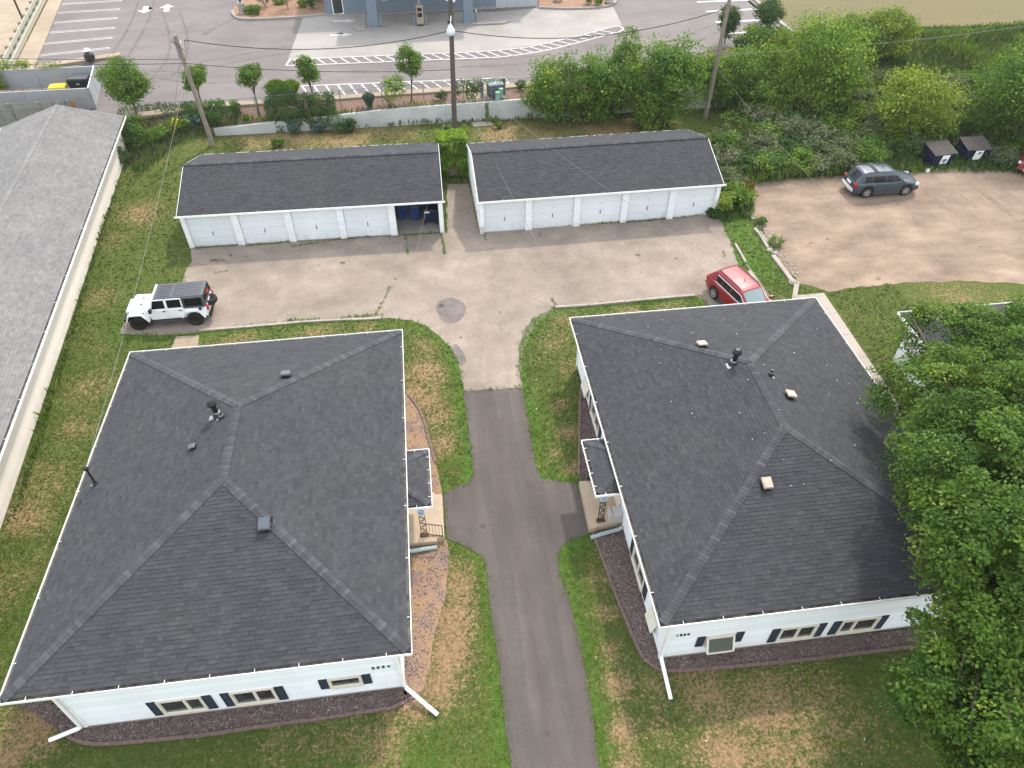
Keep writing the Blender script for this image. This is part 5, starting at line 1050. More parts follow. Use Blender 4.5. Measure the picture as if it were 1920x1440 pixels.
y_ = empty('yellow_skip', (BR.x - 2.55, BR.y - 1.9, zt0), R(4), 'yellow plastic bin beside the black dumpster', 'bin'); MB().box((0, 0, 0.45), (1.1, 0.8, 0.9), taper=1.1).build('body', MAT['yellow'], y_); MB().box((0, 0, 0.93), (1.2, 0.9, 0.08), taper=0.9).build('lid', MAT['yellow'], y_)
wf = empty('wooden_fence', (-34, 55.9, 0), R(1), 'grey weathered wooden plank fence behind the long building', 'fence')
me = [MB().b2((0, -0.012, 1.3 - 0.6), (0.145, 0.012, 3.0 + k)).mesh('plank', MAT['woodgrey']) for k in (0.0, 0.03, 0.06)]
zb = lambda x: float(terr(-34 + x, 55.9))
for i in range(54): o = link('plank', random.choice(me), wf, loc=(i * 0.155, 0, 0)); o.rotation_euler = (0, random.gauss(0, 0.008), 0)
for z_ in (1.6, 2.6): MB().bar((0, -0.04, z_), (8.4, -0.04, z_), 0.04, 0.09).build('rail', MAT['woodgrey'], wf)
for i in range(5): MB().b2((i * 2.05, -0.13, zb(i * 2.05) - .1), (i * 2.05 + 0.1, -0.03, 3.08)).build('post', MAT['woodgrey'], wf)
for i in range(6): o = link('orange_plank', MB().b2((0, -0.012, 0), (0.2, 0.012, 1.5)).mesh('orange_plank', MAT['woodred']), wf, loc=(7.3 + i * 0.21, 0.35, 1.35))
# guard rail along the far-left lot
gr = empty('guard_rail', (*(-34.8,67.73), zt), 0, 'pale timber guard rail on posts at the far left lot', 'guard rail'); ga_, gb_ = Vector((-34.8,67.73)), Vector((-38.46,88.8)); dd = gb_ - ga_
MB().bar((0, 0, 0.72), (dd.x, dd.y, 0.72), 0.12, 0.34).build('rail', MAT['woodgreen'], gr); MB().bar((0.14, 0, 0.12), (dd.x + 0.14, dd.y, 0.12), 0.22, 0.24).build('kerb_beam', MAT['woodgreen'], gr)
for i in range(10): q = dd * ((i + 0.3) / 10); MB().b2((q.x - 0.24, q.y - 0.14, 0), (q.x - 0.02, q.y + 0.14, 1.0)).build('post', MAT['wood'], gr)
kb = empty('wheel_stop', (*(-27.87,69.01), zt), math.atan2((-26.62,69.22)[1] - (-30.31,68.1)[1], (-26.62,69.22)[0] - (-30.31,68.1)[0]), 'beige concrete kerb bar at the corner of the bank lot', 'kerb'); MB().b2((-4.6, -0.45, 0), (2.0, 0.35, 0.22)).build('bar', MAT['beige'], kb)
tp = empty('trash_pile', (*(-28.07,68.29), zt), 0.3, 'small dark bag with pale top on the kerb bar', 'bag'); MB().lathe([(0.3, 0.2), (0.45, 0.45), (0.4, 0.75), (0.15, 0.95)], (0, 0, 0), 9).build('bag', MAT['black'], tp, smooth=True); MB().lathe([(0.12, 0.9), (0.3, 1.0), (0.2, 1.15)], (0, 0.1, 0), 7).build('bag_top', MAT['white'], tp)
# air conditioner and utility boxes by the ramp
ac = empty('air_conditioner', (*(5.81,56.61), zt + .02), R(8), 'dark grilled air conditioner with pale top on the terrace', 'air conditioner'); MB().box((0, 0, 0.05), (1.35, 1.2, 0.1)).build('base', MAT['pad'], ac); MB().box((0, 0, 0.6), (1.1, 1.0, 1.0)).build('body', simple('dark_grille', (0.05, 0.055, 0.06), 0.6, 0.2), ac); MB().box((0, 0, 1.15), (1.2, 1.1, 0.1), taper=0.95).build('top', MAT['greypipe'], ac)
for z_ in np.linspace(0.2, 1.0, 9): MB().box((0, -0.505, z_), (1.08, 0.02, 0.03)).build('louvre', MAT['galv'], ac)
for i, (u, lab, hh) in enumerate((((5.91,56.39), 'green utility pedestal left of its taller twin', 0.75), ((6.2,56.66), 'taller green utility pedestal right of the shorter one', 0.9))):
    q = empty('utility_box', (u[0], u[1] - 0.75, zt - 0.05), 0, lab, 'utility box', 'green utility pedestals'); MB().box((0, 0, hh / 2), (0.32, 0.3, hh)).build('body', MAT['green'], q); MB().lathe([(0.16, hh), (0.19, hh + .03), (0.19, hh + .1), (0.08, hh + .14)], (0, 0, 0), 10).build('cap', MAT['green'], q)
for u, lab in (((4.79,56.64), 'grey bollard left of the air conditioner'), ((6.59,57.13), 'grey bollard right of the air conditioner')):
    q = empty('bollard', (u[0], u[1], zt), 0, lab, 'bollard', 'grey bollards'); MB().lathe([(0.13, 0), (0.13, 1.2), (0.09, 1.27)], (0, 0, 0), 10).build('body', MAT['bluewall'], q)
# lot lamps
lp = empty('lamp_post', (*(-16.78,79.57), zt + .1), 0, 'dark lamp pole on a round concrete base in the mulch island', 'lamp post'); MB().lathe([(0.36, 0), (0.36, 0.95), (0.33, 1.0)], (0, 0, 0), 16).build('base', MAT['pad'], lp); MB().cyl((0, 0, 1.0), (0, 0, 7), 0.09, 8).build('pole', MAT['blackmetal'], lp)
MB().box((0.3, 0, 7.05), (0.8, 0.35, 0.12)).build('lamp_head', MAT['blackmetal'], lp)
lp = empty('lamp_post', (*(-37.27,79.34), zt), 0, 'dark slim lamp pole behind the guard rail', 'lamp post'); MB().cyl((0, 0, 0), (0, 0, 7.5), 0.09, 8).build('pole', MAT['blackmetal'], lp); MB().lathe([(0.2, 0), (0.2, 0.2), (0.1, 0.5)], (0, 0, 0), 8).build('base', MAT['blackmetal'], lp); MB().box((-0.3, 0, 7.5), (0.8, 0.35, 0.12)).build('lamp_head', MAT['blackmetal'], lp)

# ---------------------------------------------------------------- tyre marks worn into the lots
def tyre_marks(name, paths, w, z, mat, label, gap=1.55):
    m = MB()
    for P in paths:
        P = spl(P, 5)
        for off in (-gap / 2, gap / 2):
            V = []; n = len(P)
            for i, p in enumerate(P):
                a, b = Vector(P[max(0, i - 1)]), Vector(P[min(n - 1, i + 1)]); d = (b - a).normalized(); nn = Vector((-d.y, d.x)); k = w * (0.35 + 0.65 * math.sin(math.pi * (i + .5) / n)); c = Vector(p) + nn * off
                V += [(*(c - nn * k / 2), z), (*(c + nn * k / 2), z)]
            m.add(V, [(2 * i, 2 * i + 2, 2 * i + 3, 2 * i + 1) for i in range(n - 1)])
    o = m.build(name, mat); tag(o, label, kind='structure')
def worn(name, c, a):
    g = NG(name); g.fin(c, 0.9); t = g.n('ShaderNodeBsdfTransparent'); q = g.n('ShaderNodeMixShader'); k = g.math('MULTIPLY', g.ramp(g.noise(2.5, 5, 0.75), 0.38, 0.65), a); g.l(k, q.inputs[0]); g.l(t.outputs[0], q.inputs[1]); g.l(g.b.outputs[0], q.inputs[2]); g.l(q.outputs[0], g.out.inputs[0]); return g.m
tyre_marks('tyre_marks', [[(-26.03,67.78),(-26.18,72.96),(-26.5,78.82),(-27.35,85.53)], [(-21.37,63.65),(-21.01,68.35),(-21.85,73.78),(-24.17,81.7)], [(-19.84,65.75),(-16.74,67.16),(-13.27,68.59),(-10.56,69.54)], [(-24.45,64.05),(-21.62,64.82),(-17.85,63.18),(-13.97,63.23)], [(18.04,61.94),(21.8,65.24),(25.47,67.48),(28.86,69.92)], [(-6.54,64.23),(0.718,64.11),(7.62,63.81),(13.86,64.48)]], 0.28, LOTZ + 0.0125, worn('tyre_rubber_mark', (0.062, 0.055, 0.053), 0.35), 'faint dark tyre marks curving over the bank lot')
tyre_marks('tyre_marks', [[(34.07,42.13),(34.54,40.22),(34.81,38.43),(34.71,36.45)], [(35.75,42.29),(36.36,40.34),(36.56,38.2),(36.55,35.88)], [(37.2,41.72),(37.81,40.15),(38.14,37.99),(38.24,35.66)], [(38.99,42.02),(39.65,40.28),(39.93,38.1),(40.36,36.03)], [(22.43,37.09),(26.75,37.16),(31.65,36.21),(36.13,34.69)], [(23.81,33.93),(28.58,33.88),(33.08,32.72),(36.23,31.75)]], 0.42, 0.0175, worn('pale_dust_track', (0.34, 0.265, 0.20), 0.5), 'pale dusty tyre tracks across the gravel lot', 1.5)
tyre_marks('tyre_marks', [[(2.27,25.53),(2.53,27.9),(2.38,30.56),(0.528,33.46),(-3.72,35.31)], [(2.8,25.46),(3.27,28.22),(4.61,30.73),(7.84,32.77),(12.95,34.22)]], 0.5, 0.0245, worn('court_wear', (0.34, 0.29, 0.245), 0.35), 'pale worn wheel tracks curving through the court', 1.5)
tyre_marks('tyre_marks', [[(2.32,7.73),(2.32,11.08),(2.35,15.43),(2.04,20.11),(2.14,24.98)]], 0.55, 0.0305, worn('drive_wear', (0.125, 0.112, 0.105), 0.4), 'pale worn wheel tracks along the driveway', 1.45)

# ---------------------------------------------------------------- utility poles and cables
def pole(base, top, r, label, mt='wood'):
    b, t = Vector(base), Vector(top); e = empty('utility_pole', b, 0, label, 'utility pole', 'wooden utility poles'); MB().tube([(0, 0, -0.2), (t - b) * 0.5, t - b], [r, r * 0.85, r * 0.7], 10).build('pole', MAT[mt], e); return e, t - b
p1, d1 = pole((-15.81,53.63,0), (-16.09,53.68,7.9), 0.19, 'leaning grey wooden utility pole left of the garages')
MB().bar(d1 + Vector((-0.12, -0.1, -0.1)), d1 + Vector((-0.1, -0.1, -1.5)), 0.12, 0.08).build('pole_bracket', MAT['galv'], p1); MB().lathe([(0.03, 0), (0.06, 0.05), (0.04, 0.14)], d1 + Vector((0.25, -0.1, -0.5)), 6).build('insulator', MAT['white'], p1)
p2, d2 = pole((2.28,52.68,0), (2.54,52.29,11.2), 0.20, 'dark wooden utility pole with a white lamp between the garages', 'wooddark')
q = Vector((2.4,52.15,7.87)) - p2.location
MB().tube([q + Vector((0.12, 0.5, 0.9)), q + Vector((0.12, 0.15, 1.15)), q + Vector((0, 0.0, 0.4))], 0.04, 8).build('lamp_arm', MAT['white'], p2); MB().lathe([(0.07, 0.45), (0.12, 0.38), (0.29, 0.05), (0.30, -0.12), (0.24, -0.24), (0.1, -0.32)], q, 14).build('lamp_head', MAT['lampwhite'], p2, smooth=True); MB().lathe([(0.09, 0), (0.09, .16)], q + Vector((-.1, 0, .5)), 8).build('photocell', MAT['black'], p2)
for u in ((2.32,52.5,9.65), (2.7,52.5,9.56)): MB().lathe([(0.05, 0), (0.14, 0.06), (0.12, 0.2), (0.04, 0.3)], Vector(u) - p2.location, 8).build('insulator', MAT['white'], p2)
MB().tube([Vector((2.7,52.5,8.97)) - p2.location, Vector((2.63,52.5,7.68)) - p2.location], 0.05, 6).build('conduit', MAT['wood'], p2)
p3, d3 = pole((22.25,53.45,0), (22.25,53.07,9.8), 0.19, 'grey wooden utility pole rising from the brush')
MB().bar(Vector((22.2,53.4,8.4)) - p3.location, Vector((22.43,53.4,7.9)) - p3.location, 0.2, 0.12).build('pole_bracket', MAT['blackmetal'], p3)
def wire(a, b, sag, r, mat, label, n=24):
    a, b = Vector(a), Vector(b); pts = [a.lerp(b, i / n) - Vector((0, 0, sag * 4 * (i / n) * (1 - i / n))) for i in range(n + 1)]; o = MB().tube(pts, r, 5).build('overhead_cable', mat); tag(o, label, 'cable', 'overhead cables'); return o
A1, A2, A3 = Vector((-15.49,53.4,7.66)), Vector((2.45,52.5,7.79)), Vector((22.31,53.5,8.08))
wire(A1, A2, 0.9, 0.028, MAT['wire'], 'black twisted cable between the left and middle utility poles'); wire(A2, A3, 1.15, 0.028, MAT['wire'], 'black twisted cable between the middle and right utility poles')
MB().tube([A1 - Vector((.9, 0, 0)), A1 + Vector((-.15, 0, -.75)), A1], 0.025, 5).build('cable_loop', MAT['wire'], p1, loc=-p1.location)
B1, B2 = Vector((-15.78,53.5,6.1)), Vector((2.37,52.6,5.13))
wire(B1, B2, 0.35, 0.022, MAT['wire'], 'lower thin cable between the left and middle utility poles'); wire(B1, (-60, 62, 6.2), 0.5, 0.022, MAT['wire'], 'thin cable leaving the left pole toward the left edge'); wire(B1 + Vector((0, 0, .3)), (-60, 64, 6.8), 0.7, 0.02, MAT['wire'], 'upper thin cable leaving the left pole toward the left edge')
wire(B1, MAST, 0.45, 0.008, MAT['wirelt'], 'pale service cable from the left pole to the roof mast of house 2004')
wire((1.84,52.5,2.9), (-2.3, 26.4, 3.1), 0.9, 0.006, MAT['wirelt'], 'pale thin service cable from the middle pole to the back of house 2004'); wire((2.67,52.5,4.4), (6.6, 26.2, 3.1), 0.6, 0.007, MAT['wirelt'], 'thin service cable from the middle pole to the left back corner of house 1934')
wire((2.71,52.5,5.15), (16.8, 26.0, 3.4), 0.9, 0.008, MAT['wirelt'], 'thin service cable from the middle pole to the right back corner of house 1934')
wire((22.22,53.5,4.2), (24.3, 28.0, 3.0), 0.6, 0.007, MAT['wirelt'], 'thin service cable from the right pole to the neighbouring house')
wire((22,53.5,4.88), (62, 60.5, 4.4), 0.6, 0.022, MAT['wirelt'], 'pale cable from the right pole across the brush')
MB().tube([Vector((1.84,52.5,2.9)), Vector((1.27,51.61,0.4))], 0.018, 5).build('guy_wire', MAT['wirelt'], p2, loc=-p2.location)
gs = empty('guy_guard', (-19.21,54.93,0.1), 0, 'pair of yellow plastic guy wire guards in the weeds', 'guy guard'); gd = Vector((-18.24,54.27,2)) - gs.location
for i, x in enumerate((0.0, 0.25)): MB().tube([Vector((x, 0, 0)), gd * (1 - i * .05) + Vector((x * 1.4, 0, 0))], 0.05, 6).build('guard', MAT['yellow'], gs)
MB().tube([(0.1, 0, 0), d1 + Vector(p1.location) - Vector(gs.location) - Vector((0, 0, 1.2))], 0.012, 4).build('guy_wire', MAT['wirelt'], gs)

# ---------------------------------------------------------------- vehicles
def car_paint(name, c, metal=0.0, rough=0.32, coat=0.3):
    g = NG(name); g.fin(g.mix(g.ramp(g.noise(3, 3), .3, .7), [x * .97 for x in c], c), rough, spec=0.5, metal=metal); g.b.inputs['Coat Weight'].default_value = coat; g.b.inputs['Coat Roughness'].default_value = 0.06; return g.m
MAT['tyre'] = simple('tyre_rubber', (0.014, 0.014, 0.014), 0.8, 0.15); MAT['rim'] = simple('alloy_rim', (0.45, 0.45, 0.46), 0.3, 0.06, metal=0.7); MAT['rimdark'] = simple('bronze_black_rim', (0.045, 0.04, 0.032), 0.35, 0.2, metal=0.6)
MAT['tail'] = simple('red_tail_lamp', (0.35, 0.012, 0.010), 0.2, 0.1); MAT['head'] = simple('clear_head_lamp', (0.62, 0.64, 0.66), 0.15, 0.08); MAT['plate'] = simple('number_plate', (0.68, 0.69, 0.70), 0.5, 0.04); MAT['cladding'] = simple('dark_grey_cladding', (0.05, 0.052, 0.055), 0.6, 0.1)
MAT['hardtop'] = simple('black_hard_top', (0.075, 0.078, 0.088), 0.55, 0.08); MAT['chrome'] = simple('chrome_trim', (0.75, 0.75, 0.75), 0.15, 0.02, metal=0.9)
def ip(tbl): xs, zs = zip(*tbl); return lambda x: float(np.interp(x, xs, zs))
def shell(x0, x1, zt, zb, hw, prof, crown=0.03, nx=56, nz=7, ny=9, base=True):
    """side rows from zb to zt with half width hw(x)*prof(t); crowned top between the sides"""
    m = MB(); X = np.linspace(x0, x1, nx); ring = []
    for x in X:
        b, t = zb(x), zt(x); row = []
        for i in range(nz): k = i / (nz - 1); row.append((x, -hw(x) * prof(k), b + (t - b) * k))
        y0 = hw(x) * prof(1)
        for i in range(1, ny): q = -1 + 2 * i / ny; row.append((x, y0 * q, t + crown * (1 - q * q)))
        for i in range(nz - 1, -1, -1): k = i / (nz - 1); row.append((x, hw(x) * prof(k), b + (t - b) * k))
        ring.append(row)
    n = len(ring[0]); V = [p for r_ in ring for p in r_]; F = []
    for i in range(nx - 1):
        for j in range(n - 1): a = i * n + j; F.append((a, a + n, a + n + 1, a + 1))
        if base: a = i * n; F.append((a + n - 1, a + 2 * n - 1, a + n, a))
    F.append(tuple(range(n - 1, -1, -1))[::-1]); F.append(tuple((nx - 1) * n + k for k in range(n))[::-1])
    m.add(V, F); return m
def side_patch(poly, hwf, off, sgn, n=10, m=None):
    """a panel on the body side given as two edge tables bottom(x), top(x)"""
    m = m or MB(); x0, x1, zb, zt = poly; X = np.linspace(x0, x1, n); V = []; nz = 4
    for x in X:
        for k in range(nz): z = zb(x) + (zt(x) - zb(x)) * k / (nz - 1); V.append((x, sgn * (hwf(x, z) + off), z))
    F = []
    for i in range(n - 1):
        for k in range(nz - 1): a = i * nz + k; f = (a, a + nz, a + nz + 1, a + 1); F.append(f if sgn < 0 else f[::-1])
    return m.add(V, F)
def top_patch(x0, x1, yfrac0, yfrac1, zt, y_at, crown, off, n=8):
    m = MB(); V = []; ny = 8
    for x in np.linspace(x0, x1, n):
        for j in range(ny + 1): q = yfrac0 + (yfrac1 - yfrac0) * j / ny; V.append((x, y_at(x) * q, zt(x) + crown * (1 - q * q) + off))
    F = []
    for i in range(n - 1):
        for j in range(ny): a = i * (ny + 1) + j; F.append((a, a + ny + 1, a + ny + 2, a + 1))
    return m.add(V, F)
def wheel(root, x, y, r, w, rim, sgn, spokes=5):
    t = empty('wheel', (x, y, r)); t.parent = root; m = MB(); n = 24
    prof = [(r * 0.62, -w / 2), (r * 0.92, -w / 2), (r, -w / 2 + 0.03), (r, w / 2 - 0.03), (r * 0.92, w / 2), (r * 0.62, w / 2)]
    V = [(q * math.cos(2 * math.pi * k / n), d, q * math.sin(2 * math.pi * k / n)) for q, d in prof for k in range(n)]
    F = [(i * n + k, (i + 1) * n + k, (i + 1) * n + (k + 1) % n, i * n + (k + 1) % n) for i in range(5) for k in range(n)]
    m.add(V, F).build('tyre', MAT['tyre'], t, smooth=False, fix=True); m = MB(); y_ = sgn * (w / 2 - 0.05)
    m.lathe([(r * 0.64, -0.02), (r * 0.64, 0.0)], n=20); m.v = [(a, y_ + c, b) for a, b, c in m.v]; m.build('rim_back', MAT['black'], t, fix=True)
    m = MB(); m2 = MB(); m2.tube([(r * .6 * math.cos(k * .2618), sgn * (w / 2 - 0.02), r * .6 * math.sin(k * .2618)) for k in range(25)], 0.025, 5, cap=False); m.add(m2.v, m2.f)
    for k in range(spokes):
        a = 2 * math.pi * k / spokes + 0.3; m.bar((0.03 * math.cos(a), sgn * (w / 2 - 0.03), 0.03 * math.sin(a)), (r * .6 * math.cos(a), sgn * (w / 2 - 0.025), r * .6 * math.sin(a)), 0.085, 0.03, up=(0, 1, 0))
    m.cyl((0, sgn * (w / 2 - 0.06), 0), (0, sgn * (w / 2 - 0.01), 0), 0.07, 10); m.build('rim', rim, t, fix=True)
def suv(name, loc, rz, label, paint, L=4.7, Wd=1.82, Ht=1.70, wb=2.72, rim=None, rack=True, style=0, r=0.36, clad=True):
    t = empty(name, loc, rz, label, 'car'); h = L / 2; fx, rx = wb / 2 + 0.03, -wb / 2 + 0.03; hw0 = Wd / 2
    hood, belt = (1.02, 1.05) if style == 0 else (1.04, 1.10)
    zt = ip([(-h, 0.80), (-h + 0.08, belt - 0.06), (-h + .2, belt), (0.9, belt), (1.12, hood), (h - 0.75, hood - 0.07), (h - 0.22, hood - 0.17), (h - 0.06, 0.72), (h, 0.6)])
    def zb(x):
        z = 0.26 + 0.10 * max(0, abs(x) - h + 0.5); ra = r + 0.07
        for c in (fx, rx):
            if abs(x - c) < ra: z = max(z, r + math.sqrt(ra * ra - (x - c) ** 2))
        return min(z, zt(x) - 0.05)
    pl = ip([(-h, 0.80), (-h + 0.12, 0.90), (-h + .5, 0.98), (-0.5, 1), (h - 0.9, 0.985), (h - 0.3, 0.90), (h - 0.08, 0.78), (h, 0.66)]); hw = lambda x: hw0 * pl(x)
    prof = ip([(0, .955), (.2, .99), (.55, 1.0), (.8, .985), (.93, .955), (1, .90)])
    shell(-h, h, zt, zb, hw, prof, 0.035, 72, 8).build('body', paint, t, smooth=True)
    # dark underbody so the arches read as openings
    MB().b2((-h + .35, -hw0 * .86, 0.24), (h - .4, hw0 * .86, 0.72)).build('underbody', MAT['black'], t)
    rt = Ht - 0.04; rr_ = -h + (0.30 if style == 0 else 0.42)
    gt = ip([(-h + 0.10, belt - .01), (rr_ + .16, rt - 0.10), (rr_ + .34, rt - .02), (-0.6, rt), (0.15, rt - 0.02), (0.42, rt - 0.08), (1.18, hood + 0.01)]); gb = lambda x: min(belt - 0.05, gt(x) - 0.02)
    gl = ip([(-h + .1, .88), (-h + .6, .95), (0.3, .955), (1.18, .90)]); gh = lambda x: hw0 * gl(x); gp = ip([(0, .965), (.15, .955), (.9, .80), (1, .745)])
    shell(-h + 0.10, 1.18, gt, gb, gh, gp, 0.05, 60, 8, base=False).build('cabin', paint, t, smooth=True)
    yat = lambda x: gh(x) * gp(1); hwf = lambda x, z: gh(x) * gp(max(0, min(1, (z - gb(x)) / max(.02, gt(x) - gb(x)))))
    top_patch(0.47, 1.13, -.9, .9, gt, yat, 0.05, 0.008).build('windshield', MAT['windshield'], t, smooth=True)
    top_patch(-h + .14, rr_ + .15, -.86, .86, gt, yat, 0.05, 0.010).build('rear_window', MAT['carglass'], t, smooth=True)
    for s_ in (-1, 1):
        lo = ip([(-2, belt + .04), (1.2, belt + .03)]); hi = lambda x: min(rt - .20, gt(x) - 0.10)
        xr, xm, xf = rr_ + .34, -0.28, 0.92
        if style == 1: xr += 0.12
        for a, b in ((xr, xr + .48), (xr + .54, xm), (xm + .07, xf)):
            if b - a > .1: side_patch((a, b, lo, lambda x: max(lo(x) + .02, hi(x))), hwf, 0.008, s_).build('side_window', MAT['carglass'], t, smooth=True)
        if style == 1:
            tr = MB(); pts = [(x, s_ * (hwf(x, hi(x) + .03) + .012), max(lo(x), hi(x) + .02)) for x in np.linspace(xr - .03, xf, 14)]; tr.tube(pts, .018, 5); tr.tube([(x, s_ * (hwf(x, lo(x) - .02) + .012), lo(x) - .02) for x in np.linspace(xr - .03, xf, 8)], .016, 5); tr.build('window_trim', MAT['chrome'], t)
        sw = lambda x, z: hw(x) * prof(max(0, min(1, (z - zb(x)) / max(.05, zt(x) - zb(x)))))
        for a, b in ((rx + .48, xm + .02), (xm + .05, fx - .50)):
            side_patch((a, b, lambda x: 0.36, lambda x: belt - .09), sw, 0.006, s_).build('door', paint, t, smooth=True)
            MB().b2((a + .10, s_ * (hw0 + .004) - .012, belt - .24), (a + .27, s_ * (hw0 + .004) + .012, belt - .20)).build('door_handle', paint if style else MAT['cladding'], t)
        if clad: side_patch((rx + .42, fx - .42, lambda x: 0.22, lambda x: 0.40), lambda x, z: hw0 * .985, 0.0, s_).build('sill', MAT['cladding'], t)
        MB().box((0.92, s_ * (hw0 + .10), belt + .08), (0.14, 0.22, 0.15), taper=.8).build('wing_mirror', paint, t)
        MB().box((h - .30, s_ * hw0 * .74, 0.79), (0.32, 0.34, 0.13), rz=-s_ * .35, taper=.8).build('headlight', MAT['head'], t); MB().box((-h + .12, s_ * hw0 * .76, .88), (0.2, 0.26, 0.24), rz=s_ * .3).build('tail_light', MAT['tail'], t)
        if rack: MB().tube([(-h + .75, s_ * yat(-.5) * .93, rt + .0), (-h + .95, s_ * yat(-.5) * .93, rt + .06), (0.1, s_ * yat(-.5) * .93, rt + .05), (0.3, s_ * yat(-.5) * .93, rt - .03)], .022, 6).build('roof_rail', MAT['cladding'], t)
    if rack and style == 0:
        for x in (-1.0, -.86): MB().bar((x, -yat(-.5) * .93, rt + .07), (x, yat(-.5) * .93, rt + .07), .07, .03).build('roof_bar', MAT['cladding'], t)
    MB().tube([(-h + .05, -hw0 * .80, .52), (-h - .05, -hw0 * .4, .54), (-h - .05, hw0 * .4, .54), (-h + .05, hw0 * .80, .52)], .12, 8).build('rear_bumper', paint if style else MAT['boxgrey'], t)
    MB().tube([(h - .15, -hw0 * .78, .46), (h + .0, -hw0 * .4, .46), (h + .0, hw0 * .4, .46), (h - .15, hw0 * .78, .46)], .12, 8).build('front_bumper', paint if style else MAT['cladding'], t)
    MB().b2((-h - .02, -.26, .76), (-h + .02, .26, .90)).build('number_plate', MAT['plate'], t); MB().b2((h + .10, -.26, .42), (h + .125, .26, .54)).build('number_plate', MAT['plate'], t)
    MB().b2((h - .10, -.5, .62), (h - .02, .5, .74)).build('grille', MAT['black'], t); MB().bar((-0.2, .0, rt + .06), (-0.32, .0, rt + .14), .03, .03).build('antenna', MAT['cladding'], t)
    for x in (fx, rx):
        for s_ in (-1, 1): wheel(t, x, s_ * (hw0 - .12), r, .23, rim or MAT['rim'], s_)
    return t
def place(near_rear, near_front, wb, Wd, side):
    """centre and heading from the two wheel contact points on the near side (side -1: its right wheels)"""
    a, b = Vector(near_rear), Vector(near_front); d = (b - a).normalized(); n = Vector((-d.y, d.x)); c = (a + b) / 2 - n * side * (Wd / 2 - .05); return (c.x, c.y, 0.02), math.atan2(d.y, d.x)
blue = car_paint('blue_grey_paint', (0.048, 0.068, 0.088), 0.35, 0.30); red = car_paint('red_paint', (0.21, 0.004, 0.011), 0.0, 0.42); maroon = car_paint('maroon_paint', (0.16, 0.012, 0.014), 0.2, 0.25)
l_, a_ = place((29.03,40.15), (31.66,40.09), 2.72, 1.82, -1); suv('parked_car', l_, a_, 'blue grey SUV with roof rack standing on the gravel lot', blue, 4.69, 1.83, 1.70, 2.72)
rw_, hd = Vector((15.31,30.79)), math.radians(-74)
d = Vector((math.cos(hd), math.sin(hd))); n_ = Vector((-d.y, d.x)); c = rw_ + d * (2.86 / 2 - .03) + n_ * .84
suv('parked_car', (c.x, c.y, .02), hd, 'red SUV parked behind house 1934 at the court edge', red, 4.77, 1.84, 1.72, 2.86, rim=MAT['rim'], style=1, r=.37)
fp = Vector((40.45,40.76)); hd = math.radians(-142); d = Vector((math.cos(hd), math.sin(hd))); c = fp - d * 2.1 + Vector((1.1, 0.7))
suv('parked_car', (c.x, c.y, .02), hd, 'dark maroon car cut by the right picture edge', maroon, 4.6, 1.8, 1.5, 2.7, rack=False, style=1, clad=False)

